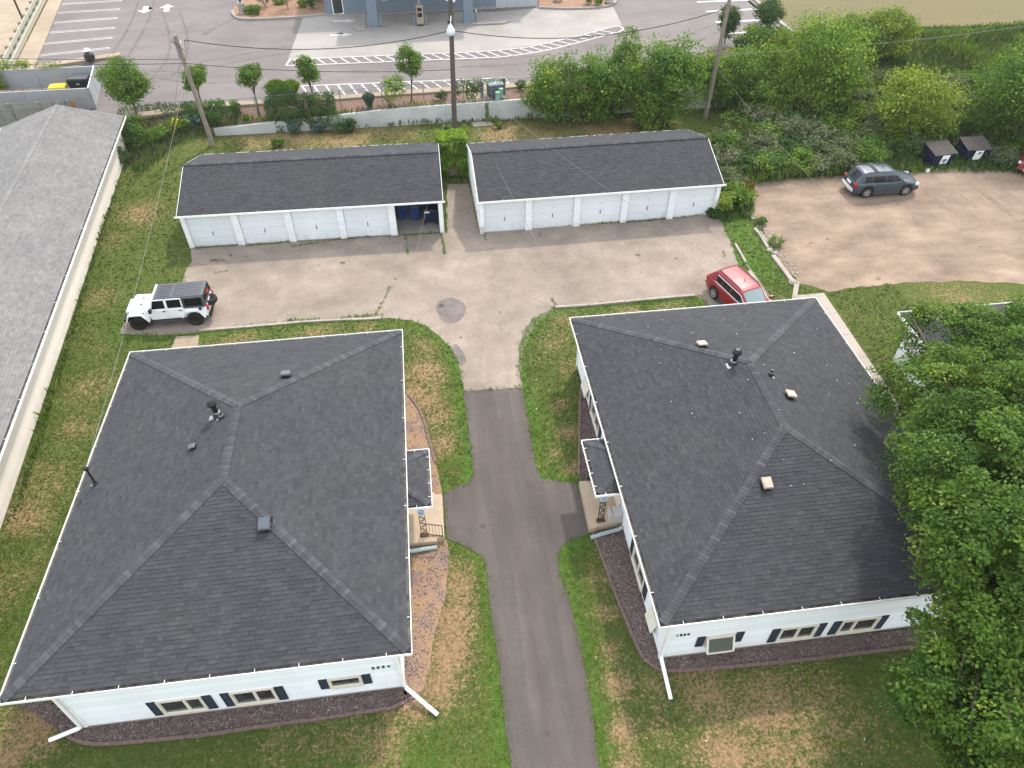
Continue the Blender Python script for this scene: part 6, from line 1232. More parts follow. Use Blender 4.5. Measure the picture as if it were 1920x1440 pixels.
def jeep(loc, rz):
    t = empty('parked_car', loc, rz, 'white boxy off-road car with black hard top and spare wheel', 'car'); white = car_paint('white_car_paint', (0.80, 0.81, 0.82), 0, 0.3); wb = 2.95; h = 2.1; fx, rx = wb / 2 + 0.12, -wb / 2 + 0.12; r = 0.42; hw0 = 0.80
    # tub, hood
    def zb(x): return 0.52
    zt = ip([(-h, 1.14), (0.78, 1.16), (0.86, 1.20)]); hw = lambda x: hw0; prof = ip([(0, .97), (.3, 1), (.85, 1.0), (1, .965)])
    shell(-h, 0.86, zt, zb, hw, prof, .01, 24, 6).build('body', white, t, smooth=False)
    zt2 = ip([(0.80, 1.20), (1.2, 1.19), (1.85, 1.12), (1.98, 1.05), (2.02, .9)]); hh = ip([(0.8, .76), (1.2, .72), (1.9, .60), (2.02, .56)]); shell(0.80, 2.02, zt2, lambda x: .62, hh, ip([(0, .98), (.8, 1.0), (.93, .97), (1, .9)]), .035, 20, 6).build('hood', white, t, smooth=True)
    for s_ in (-1, 1):
        m = MB(); m.lathe([(0.07, 0), (0.05, .035)], n=10); m.v = [(1.30 + a * 1.2, s_ * .30 + b * .75, 1.215 + c) for a, b, c in m.v]; m.build('hood_vent', MAT['black'], t)
    MB().b2((2.0, -.55, .66), (2.08, .55, 1.04)).build('grille', white, t)
    for k in range(7): MB().b2((2.075, -.30 + k * .1 - .03, .74), (2.09, -.30 + k * .1 + .03, 1.0)).build('grille_slot', MAT['black'], t)
    for s_ in (-1, 1): m = MB(); m.lathe([(.1, 0), (.1, .04), (.06, .055)], n=14); m.v = [(2.07 + c, s_ * .44 + a, .87 + b) for a, b, c in m.v]; m.build('headlight', MAT['head'], t, fix=True)
    # fenders: flat topped flares
    for x, l0, l1 in ((fx, -.62, .52), (rx, -.56, .60)):
        for s_ in (-1, 1):
            pts = [(x + l0, .50), (x - .36, .93), (x - .26, .98), (x + .27, .98), (x + .36, .93), (x + l1, .60)]; m = MB(); y0, y1 = s_ * (.66 if x > 0 else .78), s_ * .935
            for (xa, za), (xb, zb_) in zip(pts, pts[1:]): m.bar((xa, (y0 + y1) / 2, za), (xb, (y0 + y1) / 2, zb_), abs(y1 - y0), .07)
            m.build('fender', white, t)
            MB().b2((x - .40, min(s_ * .60, s_ * .79), .45), (x + .40, max(s_ * .60, s_ * .79), .97)).build('wheel_well', MAT['black'], t)
    MB().b2((-h + .1, -.6, .34), (1.9, .6, .56)).build('underbody', MAT['black'], t)
    # doors
    for s_ in (-1, 1):
        for a, b in ((-.08, .76), (-.92, -.12)):
            MB().b2((a, s_ * (hw0 + .010) - .012, .56 if a > -.5 else .60), (b, s_ * (hw0 + .010) + .012, 1.15)).build('door', white, t); MB().b2((a + .08, s_ * (hw0 + .035) - .02, 1.03), (a + .24, s_ * (hw0 + .035) + .02, 1.07)).build('door_handle', MAT['black'], t)
        MB().bar((-.9, s_ * .86, .44), (.75, s_ * .86, .44), .14, .07).build('side_step', MAT['cladding'], t)
        MB().box((.70, s_ * .98, 1.24), (.12, .20, .20)).build('wing_mirror', MAT['black'], t)
    # cabin: white door frames and windshield, black hard top behind
    zr = 1.80; top = .66; tw = ip([(1.15, .775), (zr, top)])
    def frame(x0, x1, s_, z0=1.16, z1=1.70, f=.06, f2=0.0, nm='door_frame', mt=None):
        m = MB(); P = [(x0, z0), (x1, z0), (x1 - f2, z1), (x0, z1)]
        for (xa, za), (xb, zb_) in zip(P, P[1:] + P[:1]): m.bar((xa, s_ * tw(za), za), (xb, s_ * tw(zb_), zb_), f, f)
        o = m.build(nm, mt or white, t); g_ = MB().add([(x, s_ * tw(z), z) for x, z in P], [(0, 1, 2, 3) if s_ < 0 else (3, 2, 1, 0)]); g_.build('side_window', MAT['carglass'], t)
    for s_ in (-1, 1): frame(-.06, .74, s_, f2=.18); frame(-.90, -.12, s_); frame(-2.02, -.98, s_, f=.09, nm='quarter_frame', mt=MAT['hardtop'])
    m = MB(); A = [(.80, -.74, 1.18), (.80, .74, 1.18), (.52, .64, 1.76), (.52, -.64, 1.76)]
    for p, q in zip(A, A[1:] + A[:1]): m.bar(p, q, .09, .06)
    m.build('windshield_frame', white, t); MB().add(A, [(0, 1, 2, 3)]).build('windshield', MAT['carglass'], t)
    m = MB(); V = []
    for x, k in ((.50, .97), (.40, 1.0), (-1.98, 1.0), (-2.06, .96)):
        for y, z in ((-top - .03, 1.72), (-top + .02, zr), (top - .02, zr), (top + .03, 1.72)): V.append((x, y * k, z if .4 > x > -2 else z - .02))
    F = [(4 * i + j, 4 * i + 4 + j, 4 * i + 5 + j, 4 * i + 1 + j) for i in range(3) for j in range(3)] + [(0, 1, 2, 3), (12, 15, 14, 13)] + [(4 * i + 3, 4 * i + 7, 4 * i + 4, 4 * i) for i in range(3)]
    m.add(V, F).build('hard_top', MAT['hardtop'], t, fix=True)
    for x0, x1 in ((-.38, .34), (-1.92, -.50)):
        for k in range(6): y = -.48 + k * .192; MB().box(((x0 + x1) / 2, y, zr + .004), (x1 - x0, .07, .014), taper=.96).build('roof_rib', MAT['hardtop'], t)
    m = MB(); B = [(-2.06, -.77, 1.16), (-2.06, .77, 1.16), (-2.02, .64, 1.74), (-2.02, -.64, 1.74)]
    for p, q in zip(B, B[1:] + B[:1]): m.bar(p, q, .1, .08)
    m.build('rear_frame', MAT['hardtop'], t); MB().add(B, [(3, 2, 1, 0)]).build('rear_window', MAT['carglass'], t)
    MB().b2((-2.14, -.55, .56), (-2.09, .55, 1.15)).build('tailgate', white, t)
    for s_ in (-1, 1): MB().box((-2.13, s_ * .68, .98), (.1, .18, .24)).build('tail_light', MAT['tail'], t)
    MB().b2((-2.22, -.8, .48), (-2.1, .8, .66)).build('rear_bumper', MAT['black'], t); MB().b2((2.06, -.78, .50), (2.28, .78, .68)).build('front_bumper', MAT['black'], t)
    sp = empty('spare_wheel', (-2.14, .08, 1.06)); sp.parent = t; m = MB(); n = 24; w = .26; pr = [(.2, .13), (.37, .13), (.41, .09), (.41, -.09), (.37, -.13), (.2, -.10)]
    V = [(-d, q * math.cos(2 * math.pi * k / n), q * math.sin(2 * math.pi * k / n)) for q, d in pr for k in range(n)]; m.add(V, [(i * n + k, (i + 1) * n + k, (i + 1) * n + (k + 1) % n, i * n + (k + 1) % n) for i in range(5) for k in range(n)] + [tuple(range(n))]).build('tyre', MAT['tyre'], sp, fix=True)
    MB().lathe([(.24, 0), (.24, .03), (.12, .05)], n=14).build('rim', MAT['rimdark'], sp, loc=(-.10, 0, 0)); sp.children[-1].rotation_euler = (0, R(-90), 0)
    MB().box((-2.12, -.05, 1.52), (.06, .3, .08)).build('brake_light', MAT['tail'], t); m = MB(); m.lathe([(.085, 0), (.085, .02)], n=14); m.v = [(-1.78 + a, -.815 - c, 1.03 + b) for a, b, c in m.v]; m.build('fuel_cap', MAT['black'], t, fix=True)
    m = MB(); m.lathe([(.085, 0), (.085, .02)], n=14); m.v = [(-1.78 + a, .815 + c, 1.03 + b) for a, b, c in m.v]; m.build('fuel_cap', MAT['black'], t, fix=True)
    MB().b2((.86, -.79, .98), (.98, -.765, 1.02)).build('badge', MAT['black'], t)
    for x in (fx, rx):
        for s_ in (-1, 1): wheel(t, x, s_ * .80, r, .27, MAT['rimdark'], s_, 5)
    return t
l_, a_ = place((-12.98,32.16), (-15.96,32.14), 2.95, 1.75, 1); jeep(l_, a_)

# ---------------------------------------------------------------- foliage
def leaf_arrays(P, N, size, seed, aspect=0.62, fold=0.18):
    """one folded leaf (4 points, 2 triangles) at each point of P facing N"""
    r = np.random.default_rng(seed); n = len(P); N = N / (np.linalg.norm(N, axis=1, keepdims=True) + 1e-9); a = r.normal(size=(n, 3)); a -= N * (a * N).sum(1, keepdims=True); a /= np.linalg.norm(a, axis=1, keepdims=True) + 1e-9
    b = np.cross(N, a); s = (size * r.uniform(0.65, 1.35, n))[:, None]
    V = np.stack([P - a * s * .5, P + b * s * aspect * .5 + N * s * fold + a * s * .05, P + a * s * .5, P - b * s * aspect * .5 + N * s * fold + a * s * .05], 1)
    return V.reshape(-1, 3)
def leaf_obj(name, V, tone, mat, parent, kind=None):
    n = len(V) // 4; F = (np.array([(0, 2, 1), (0, 3, 2)])[None] + 4 * np.arange(n)[:, None, None]).reshape(-1, 3)
    o = link(name, big_mesh(name, V, F, mat, tone=np.repeat(tone, 4)), parent)
    if kind: o['kind'] = kind
    return o
def clumps(lobes, n, seed, shell=0.55):
    """clump centres spread through ellipsoid lobes [(cx,cy,cz,rx,ry,rz)], favouring their outer part"""
    r = np.random.default_rng(seed); vol = np.array([a[3] * a[4] * a[5] for a in lobes]) ** (2 / 3); k = r.choice(len(lobes), n, p=vol / vol.sum()); L = np.array(lobes)[k]
    d = r.normal(size=(n, 3)); d /= np.linalg.norm(d, axis=1, keepdims=True); q = (shell + (1 - shell) * r.random(n)) ** 0.8; return L[:, :3] + d * L[:, 3:] * q[:, None], d
def tree(name, loc, label, lobes, trunk_h, trunk_r, mat, n_cl, per, size, cl_r, seed, cat='tree', group=None, up=0.9, flat=0.6, tone=0.45, limbs=7, shell=0.55, bark='bark', multi=1, crown='crown', droop=0.0):
    e = empty(name, loc, 0, label, cat, group); r = np.random.default_rng(seed); C_, D = clumps(lobes, n_cl, seed, shell); m = MB(); rs = random.Random(seed)
    ctr = np.array(lobes)[:, :3].mean(0)
    for j in range(multi):
        bx, by = (rs.uniform(-.3, .3) * (multi > 1), rs.uniform(-.3, .3) * (multi > 1)); t = Vector((ctr[0] * .6 + bx * 3, ctr[1] * .6 + by * 3, max(trunk_h, ctr[2] * .8)))
        m.tube([(bx, by, -.1), Vector((bx, by, 0)).lerp(t, .35) + Vector((rs.uniform(-.06, .06), rs.uniform(-.06, .06), 0)), Vector((bx, by, 0)).lerp(t, .7), t], [trunk_r * 1.15, trunk_r, trunk_r * .8, trunk_r * .5], 8)
    for i in range(limbs):
        q = Vector(C_[i * len(C_) // max(1, limbs)]); s = Vector((ctr[0] * .5, ctr[1] * .5, trunk_h * rs.uniform(.75, 1.1))); m.tube([s, s.lerp(q, .5) + Vector((0, 0, .12 * (q - s).length)), q], [trunk_r * .5, trunk_r * .3, trunk_r * .1], 5)
    m.build('trunk', MAT[bark], e, smooth=True)
    n = n_cl * per; k = np.repeat(np.arange(n_cl), per); o = r.normal(size=(n, 3)); o /= np.linalg.norm(o, axis=1, keepdims=True); o *= (r.random(n) ** .5)[:, None] * cl_r * (r.uniform(.6, 1.35, n_cl)[k])[:, None]; o[:, 2] *= flat
    if droop: o[:, 2] -= droop * (o[:, 0] ** 2 + o[:, 1] ** 2) / cl_r
    P = C_[k] + o; N = r.normal(size=(n, 3)) * .55 + D[k] * .45 + o / cl_r * .5; N[:, 2] += up
    ct = r.normal(0, .18, n_cl); top = (C_[:, 2] - C_[:, 2].min()) / max(.1, np.ptp(C_[:, 2])); T = np.clip(tone + ct[k] + r.normal(0, .15, n) + (r.random(n) < .03) * .5, 0, 1.2)
    leaf_obj(crown, leaf_arrays(P, N, size, seed), T, MAT[mat], e); return e
def rlobes(c, rad, n, seed, k=.66):
    r = np.random.default_rng(seed); out = [(c[0], c[1], c[2], rad[0] * .75, rad[1] * .75, rad[2] * .8)]
    for _ in range(n): d = r.normal(size=3); d /= np.linalg.norm(d); s = r.uniform(.24, .5); out.append((c[0] + d[0] * rad[0] * k, c[1] + d[1] * rad[1] * k, c[2] + d[2] * rad[2] * k, rad[0] * s, rad[1] * s, rad[2] * s))
    return out
def shrub(name, loc, label, w, h, mat, seed, size=.13, n_cl=60, per=26, cat='shrub', group=None, tone=.45, lob=4):
    return tree(name, (loc[0], loc[1], float(terr(loc[0], loc[1]))), label, rlobes((0, 0, h * .52), (w / 2, w / 2, h * .5), lob, seed), h * .3, .04, mat, n_cl, per, size, w * .16, seed, cat, group, tone=tone, limbs=5, multi=3, crown='foliage')
# the big maple over house 1934: three storeys of lobes seen from above
MX, MY, MZ = 19.6, 12.6, 0.0
ML = [(*q, r, r * k, h) for q, r, k, h in (((21.86,19.86,6.2), 1.3, .8, 1.0), ((23.02,19.09,6.3), 1.5, .9, 1.1), ((24.75,20,6.2), 1.5, .9, 1.1), ((19.79,18.95,6.5), 1.9, 1.0, 1.3), ((21.27,18.13,6.5), 2.1, 1.1, 1.4), ((17.9,17.28,5.6), 1.7, .9, 1.2), ((17.26,17.24,5), 1.0, .8, .8), ((18.09,15.18,7), 2.3, 1.1, 1.6), ((16.59,13.54,6.6), 1.9, 1.0, 1.4), ((16.06,13.16,5.6), 1.0, .9, 1.0), ((16.14,11.68,7.6), 2.2, 1.0, 1.6), ((15.32,10.59,6.8), 1.6, .9, 1.3), ((15.3,9.46,7.4), 2.0, 1.0, 1.6),
    ((14.9,9.98,5.8), .95, .9, .9), ((14.93,8.74,6.4), 1.6, .9, 1.3), ((14.95,7.91,6.4), 1.6, 1.0, 1.3), ((14.67,9.27,3.2), .75, .8, .6), ((14.44,7.95,5.2), 1.3, .9, 1.1), ((13,7.09,4), 1.0, .8, .8), ((13.72,6.79,5.2), 1.5, .9, 1.2), ((14.24,6.06,5.4), 1.5, .9, 1.2), ((12.99,5.76,4.4), 1.0, .7, .8), ((13.46,4.95,4.6), 1.3, .8, 1.0), ((19.16,13.49,7.6), 2.4, 1.2, 1.8), ((16.04,8.3,7.2), 2.2, 1.2, 1.8), ((14.37,4.89,5.6), 1.8, 1.0, 1.3), ((19.29,10.72,7), 2.6, 1.4, 2.0))]
ml = [(a - MX, b - MY, c, d, e_, f_) for a, b, c, d, e_, f_ in ML]
tree('maple_tree', (MX, MY, 0), 'big dense maple tree overhanging the right side of house 1934', ml, 3.4, .30, 'maple', 980, 165, .125, .60, 11, limbs=26, shell=.74, flat=.26, up=1.0, droop=.45, tone=.42)
# young trees in the mulch strip
def strip_tree(u, base, ch, rx, rz, label, mat, seed, n_cl=95, per=44, size=.13, tr=.055, trunk=1.2):
    x, y = base; z = float(terr(x, y)); return tree('young_tree', (x, y, z), label, rlobes((0, 0, ch), (rx, rx, rz), 5, seed), trunk, tr, mat, n_cl, per, size, rx * .34, seed, 'tree', 'young trees in the mulch strip', tone=.4)
strip_tree(0, (-21.59,56.76), 2.75, 1.75, 1.75, 'largest young tree in the mulch strip, beside the long building', 'leafmid', 21, 260, 60, tr=.07)
strip_tree(0, (-16.9,57.89), 2.3, 1.0, 1.0, 'young tree partly hidden by the leaning left utility pole', 'leafmid', 22)
strip_tree(0, (-12.54,56.43), 3.1, .95, 1.05, 'young round tree on a bare thin stem in the mulch', 'leafmid', 23, 95, 44, trunk=1.9)
strip_tree(0, (-8.28,56.65), 3.0, .85, 1.1, 'young lighter tree rising above the vine heap', 'leafmid', 24, trunk=1.5)
strip_tree(0, (-0.805,56.87), 3.0, 1.1, 1.25, 'young tree with pointed crown left of the middle utility pole', 'leafmid', 25, 110, 44, trunk=1.7)
strip_tree(0, (27.75,65.52), 2.2, 1.05, 1.55, 'oval young tree behind the right utility pole', 'leafdark', 26, 130, 44)
strip_tree(0, (31.51,65.84), 2.4, 1.35, 1.35, 'rounded young tree at the corner of the bank lot', 'leafdark', 27, 150, 44)
# shrubs and grasses in the mulch
shrub('shrub', (-2.07,55.83), 'bright yellow green shrub left of the middle utility pole', 2.2, 2.4, 'leafmid', 31, tone=.7); shrub('shrub', (1.53,56.56), 'small clipped round shrub left of the middle utility pole', 1.0, .9, 'leafdark', 32, .08, 50, 24, tone=.25); shrub('shrub', (8.06,57.78), 'small clipped round shrub right of the air conditioner', 1.0, .95, 'leafdark', 33, .08, 50, 24, tone=.2)
def grass_tuft(loc, label, w, h, mat, seed, n=260, cat='ornamental grass', name='grass_tuft', group=None):
    x, y = loc; e = empty(name, (x, y, float(terr(x, y))), 0, label, cat, group); r = np.random.default_rng(seed); a = r.uniform(0, 6.28, n); l = r.uniform(.15, 1, n) ** .5; b = np.stack([np.cos(a) * .12 * w, np.sin(a) * .12 * w, np.zeros(n)], 1)
    tip = np.stack([np.cos(a) * w * .5 * l, np.sin(a) * w * .5 * l, h * (1.15 - .5 * l)], 1); s = np.stack([-np.sin(a), np.cos(a), np.zeros(n)], 1) * .03 * max(1, w); mid = (b + tip) / 2 + np.array([0, 0, .12 * h]); V = np.stack([b, mid + s, tip, mid - s], 1).reshape(-1, 3)
    leaf_obj('blades', V, np.clip(r.normal(.5, .25, n), 0, 1.2), MAT[mat], e); return e
grass_tuft((-14.17,56.65), 'upright grass clump left of the thin stemmed young tree', .9, 1.1, 'leafmid', 41); grass_tuft((-13.48,55.98), 'small low grass clump in the mulch', .7, .5, 'leafmid', 42, 120); grass_tuft((-4.04,56.09), 'blue green feathery grass clump on the retaining wall', 1.1, 1.4, 'leafblue', 43)
grass_tuft((28.5,63.83), 'blue grey feathery clump between the two lot corner trees', 1.5, 1.2, 'leafblue', 44); grass_tuft((-11.26,58.86), 'tall green grass clump behind the vine heap', 2.0, 1.5, 'leafmid', 45, 500); grass_tuft((-10.15,59.03), 'second tall grass clump behind the vine heap', 1.6, 1.4, 'leafmid', 46, 400)
# plants of the bank islands
for i, (u, w, h, mat, lab) in enumerate((((-14.8,81.28), 1.5, 1.5, 'leafblue', 'round blue green shrub in the mulch island'), ((-12.42,80.13), 2.1, 2.6, 'leafdark', 'dark conical evergreen in the mulch island'), ((-9.95,80.13), 1.2, 1.4, 'leafdark', 'leafy green shrub beside the bank wall'), ((-15.38,79.07), 1.2, .9, 'leafmid', 'low green grass mound near the lamp base'),
        ((-16.15,80.3), 1.1, .5, 'leaflime', 'low lime mound behind the lamp base'), ((-13.44,81.94), 1.3, .5, 'leaflime', 'low lime ground cover behind the evergreen'), ((-11.11,80.78), 1.0, .7, 'leaflime', 'loose lime plant right of the evergreen'), ((-9.56,82.27), 1.6, 1.4, 'leafdark', 'upper dark shrub beside the bank wall'), ((-16.11,79.16), 1.0, .6, 'leafmid', 'small green mound right of the lamp base'), ((17.74,77.77), 1.0, .9, 'leafmid', 'green flowering plant in the right mulch island'), ((18.58,77.32), 1.1, .9, 'leaflime', 'yellow flowering plant in the right mulch island'))):
    x, y = u; tree('shrub', (x, y, LOTZ + .12), lab, rlobes((0, 0, h * .5), (w / 2, w / 2, h * .5), 3, 60 + i), h * .3, .03, mat, 40, 22, .12, w * .17, 60 + i, 'shrub', None, limbs=3, crown='foliage')
for i, (u, lab) in enumerate((((14.77,79.02), 'pale boulder left in the right mulch island'), ((19.82,77.66), 'pale boulder at the tip of the right mulch island'))):
    q = empty('boulder', (u[0], u[1], LOTZ + .12), i, lab, 'boulder'); MB().lathe([(.42, -.05), (.5, .2), (.36, .48), (.12, .6)], (0, 0, 0), 7).build('stone', MAT['walk'], q)
# vine heap over the fence at the wall, vines on other fence parts, hedge gate between the garages
def vine_sheet(name, loc, label, boxes, mat, seed, size=.13, dens=260, cat='vine', parts=None, tone=.45, lime_top=False):
    e = empty(name, loc, 0, label, cat); r = np.random.default_rng(seed); Vs = []; Ts = []
    for (x0, x1, y0, y1, z0, z1, d) in boxes:
        n = int(dens * d * max(.3, (x1 - x0)) * max(.3, (z1 - z0))); P = np.stack([r.uniform(x0, x1, n), r.uniform(y0, y1, n), r.uniform(z0, z1, n)], 1); q = vnoise(P[:, 0] + seed, P[:, 2] * 1.3, .55, seed); P[:, 1] -= (q - .5) * .5 * (y1 - y0 + .2); keep = vnoise(P[:, 0], P[:, 2], .4, seed + 3) > .25; P = P[keep]; n = len(P); N = r.normal(size=(n, 3)) * .5 + np.array([0, -.7, .6]); Vs.append(leaf_arrays(P, N, size, seed)); t = tone + .5 * (q[keep] - .5) + r.normal(0, .16, n)
        if lime_top: t += .45 * (P[:, 2] > z1 - .35)
        Ts.append(np.clip(t, 0, 1.2))
    leaf_obj('foliage', np.concatenate(Vs), np.concatenate(Ts), MAT[mat], e); return e
fz = lambda x: float(terr(x, 56.3))
e = vine_sheet('vine_heap', (-8.9, 55.9, fz(-9)), 'big dark vine heap hanging over fence and retaining wall', [(-3.0, 2.3, -.35, .6, -.2, 1.55, 2.2), (-3.0, -.6, .3, 1.0, .6, 1.9, 1.6), (-2.4, -1.5, -.7, -.3, -1.0, .2, 1.2), (1.0, 2.4, -.7, -.2, -1.0, .4, 1.0), (-1.6, 1.2, -.9, -.4, -.4, .7, 1.3)], 'leafdark', 71, tone=.3)
MB().tube([(.3, -.75, -1.0), (.25, -.6, 0), (.1, -.2, .9), (.4, .1, 1.6)], [.14, .12, .10, .05], 7).build('trunk', MAT['bark'], e)
vine_sheet('fence_vine', (3.9, 56.3, fz(4)), 'dark vine with a bright top climbing the fence behind the middle pole', [(-1.4, .9, -.2, .25, .5, 1.6, 1.8), (-.4, .7, -.2, .2, -.3, 1.3, 1.8), (.8, 3.0, -.1, .1, 1.25, 1.55, 1.6), (-1.4, -.9, -.1, .2, 0, 1.2, .8)], 'leafdark', 72, size=.10, tone=.35, lime_top=True)
vine_sheet('wall_vine', (5.0, 55.25, 0), 'narrow bright vine strip hanging down the retaining wall', [(-.1, .15, -.05, .1, .3, 1.45, 2.2), (-.1, .9, -.35, .05, 0, .45, 1.6)], 'leafmid', 73, size=.10, tone=.6)
vine_sheet('fence_vine', (-15.4, 56.2, fz(-16.5)), 'reddish green vine blanket on the fence at the left pole', [(-2.6, 1.6, -.4, .3, .2, 1.5, 2.0), (-2.2, .2, -.7, -.2, -.3, .9, 2.0)], 'leafdark', 74, tone=.5, lime_top=True)
vine_sheet('fence_vine', (-30.5, 63.0, 1.3), 'lime vine draped over the top of the grey enclosure', [(-4, 3.5, 4.0, 4.5, 1.6, 2.2, 1.6)], 'leaflime', 75, tone=.5) if False else None
hx_, hy_ = (1.74,46.67); hd_ = vine_sheet('vine_hedge', (hx_, hy_, 0), 'thick bright vine hedge over a wooden gate between the garages', [(-1.05, 1.1, -.25, .5, .8, 2.6, 3.2), (-1.05, 1.1, .1, 1.5, 2.1, 2.9, 4.2), (-1.05, -.35, -.4, .2, 0, 1.0, 2.4), (.4, 1.1, -.4, .2, 0, 1.0, 2.4)], 'leafmid', 76, size=.17, dens=420, cat='hedge', tone=.72)
for i in range(6): MB().b2((-.42 + i * .145, .15, 0), (-.42 + i * .145 + .135, .18, 1.25)).build('plank', MAT['wood'], hd_)
vine_sheet('wall_vine', (*(2.89,41.58), 0), 'low green creeper along the left wall of the right garage', [(-.15, .25, -1.2, 2.8, 0, .5, 5.0)], 'leafmid', 77, size=.10, dens=200, tone=.4)
vine_sheet('enclosure_vine', (-31.5, 62.85, 1.3), 'lime green vine hanging over the back of the grey enclosure', [(-4, 1.0, -.3, .35, 1.7, 2.35, 1.6), (1.0, 3.4, -.2, .2, 1.6, 2.1, .7), (-4, -1.3, -.5, -.15, .3, 1.7, 1.6)], 'leaflime', 78, tone=.45)
# leafy weeds in front of the left fence and along the wall foot
i = 0
for (u, w, h, mat, lab) in (((-21.54,53.44), 2.6, 1.9, 'leafdark', 'tall dark weed bush beside the long building'), ((-21.29,54.79), 2.2, 1.5, 'leafmid', 'bright weed bush at the end of the long building'), ((-19.84,54.08), 2.0, 1.2, 'leafmid', 'broad leaved weed patch left of the yellow guards'), ((-18.2,55.01), 1.8, 1.2, 'leafmid', 'broad leaved weed patch right of the yellow guards'), ((-17.23,55.52), 1.6, 1.1, 'leafblue', 'blue green weed bush left of the leaning pole'), ((-21.72,51.39), 1.6, 1.3, 'leafdark', 'dark weed bush against the cream wall'),
    ((-6.58,54.95), 2.3, 1.5, 'leafdark', 'leafy weed bush against the retaining wall'), ((-5.64,54.73), 1.1, 1.1, 'leafdark', 'smaller weed bush right of the leafy one at the wall'), ((-9.91,55.01), 1.1, 1.0, 'leafblue', 'blue green weed bush below the vine heap'), ((-8.13,55.06), 1.5, .8, 'leafblue', 'low weed clump right of the vine trunk'), ((-10.99,52.91), .9, .6, 'leafmid', 'single small weed tuft behind the left garage'), ((1.79,53.29), .9, .8, 'leafmid', 'weeds at the left foot of the middle pole'), ((2.92,53.14), .9, .8, 'leaflime', 'lime weeds at the right foot of the middle pole'), ((5.79,53.82), .6, .5, 'leafmid', 'weed tuft at the foot of the wall vine')):
    shrub('weed_bush', u, lab, w, h, mat, 80 + i, .14, 40, 24); i += 1
# big brush trees on the right
def brush(base, w, h, label, mat, seed, n_cl=150, per=40, size=.19, tone=.45, name='brush_tree', dx=0, lob=7, cr=.15):
    x, y = base; return tree(name, (x, y, float(terr(x, y))), label, rlobes((dx, 0, h * .5), (w / 2, w / 2 * .85, h * .5), lob + 5, seed) + [(dx + math.cos(q) * w * .3, math.sin(q) * w * .25, h * (.86 + .12 * math.sin(q * 3)), w * .09, w * .09, h * .16) for q in range(5)], h * .3, .09, mat, n_cl, per, size, w * cr, seed, 'tree', None, tone=tone, limbs=9, multi=3, up=.7, shell=.5)
brush((10.54,54.6), 5.0, 4.6, 'leftmost bushy tree at the end of the retaining wall', 'leafmid', 101, 230); brush((14.6,54.46), 5.4, 5.2, 'second bushy tree along the wall, with one tall leader', 'leafmid', 102, 250, tone=.38); tree('brush_tree', (*(15.71,55.11), 0), 'narrow tall leader tree rising behind the bushy ones', [(0, 0, 4.2, 1.3, 1.2, 1.4), (.2, 0, 5.5, .9, .9, 1.0)], 3.4, .08, 'leafmid', 70, 38, .18, .5, 103, tone=.5)
brush((18.64,52.38), 5.4, 6.2, 'tallest bushy tree behind the right garage', 'leafmid', 104, 360, tone=.42); brush((17.6,51.86), 3.0, 2.6, 'low glossy bush behind the right garage end', 'leafmid', 105, 90, tone=.6); brush((23.81,55.05), 4.6, 4.4, 'leafy bush standing right behind the grey pole', 'leafmid', 127, 190, tone=.5); brush((26.27,55.32), 5.6, 4.4, 'wide bush right of the grey utility pole', 'leafmid', 106, 280, tone=.5)
brush((31.29,53.82), 7.6, 6.2, 'wide yellow tipped tree in the middle of the brush', 'leafmid', 107, 460, tone=.62); brush((40.25,60.55), 5.4, 3.8, 'yellow green tree at the field edge', 'leaflime', 108, 240, tone=.42); brush((38.28,62.6), 4.0, 2.8, 'rounded lime bush left of the field edge tree', 'leaflime', 109, 110, tone=.35)
brush((35.68,47.51), 6.2, 5.0, 'lime green tree standing alone in the brush', 'leaflime', 110, 300, tone=.48); brush((43.65,46.46), 8.2, 6.6, 'big dark tree at the right edge of the brush', 'leafmid', 111, 420, tone=.3); brush((47.75,48.2), 7.5, 7.0, 'dark tree rising beyond the right picture edge', 'leafmid', 112, 260, tone=.35)
brush((12.54,54.53), 4.2, 4.2, 'bushy tree filling the gap between the first two along the wall', 'leafmid', 121, 150, tone=.5); brush((17.01,53.17), 4.4, 5.4, 'upright bushy tree left of the tallest one', 'leafmid', 122, 190, tone=.45); brush((27.14,52.81), 3.6, 2.6, 'rounded green bush left of the wide yellow tipped tree', 'leafmid', 124, 150, tone=.5)
brush((30.62,63.81), 4.6, 1.8, 'low spreading shrub under the lot corner tree', 'leafmid', 113, 110, tone=.4); brush((31.84,61.62), 3.0, 2.4, 'pale lime sapling beside the kerb end', 'leaflime', 114, 70, tone=.4)
# weedy bushes filling the slope
pos = [(1352,398,1.8,1.5,'leaflime','lime weed bush at the right end of the garages'), (1388,385,2.4,1.7,'leafmid','dark weed bush beside the gravel lot corner'), (1365,352,2.2,1.6,'leafgrey','pale grassy bush right of the garage roof'), (1352,405,1.2,.7,'leafdark','small dark weed bush at the last garage post'),
    (1440,322,3.0,1.5,'leafmid','bright low bush at the gravel lot edge, leftmost'), (1500,318,2.6,1.5,'leafmid','bright low bush at the gravel lot edge, second'), (1560,310,3.2,1.7,'leafgrey','feathery grey bush behind the blue grey SUV'), (1625,305,3.2,1.9,'leafmid','bright green bush behind the SUV bonnet'), (1690,300,2.0,1.4,'leafdark','dark bush left of the two dumpsters')]
PB = [(18.82,39.64), (20.37,40.31), (20.35,42.65), (18.26,39.25), (23.81,44.16), (26.17,44.16), (28.69,44.46), (31.45,44.74), (34.29,44.86)]
for i, ((u, v, w, h, mat, lab), xy) in enumerate(zip(pos, PB)): shrub('weed_bush', xy, lab, w, h, mat, 140 + i, .16, 60, 28, tone=.5)
r_ = random.Random(5); n_ = 0
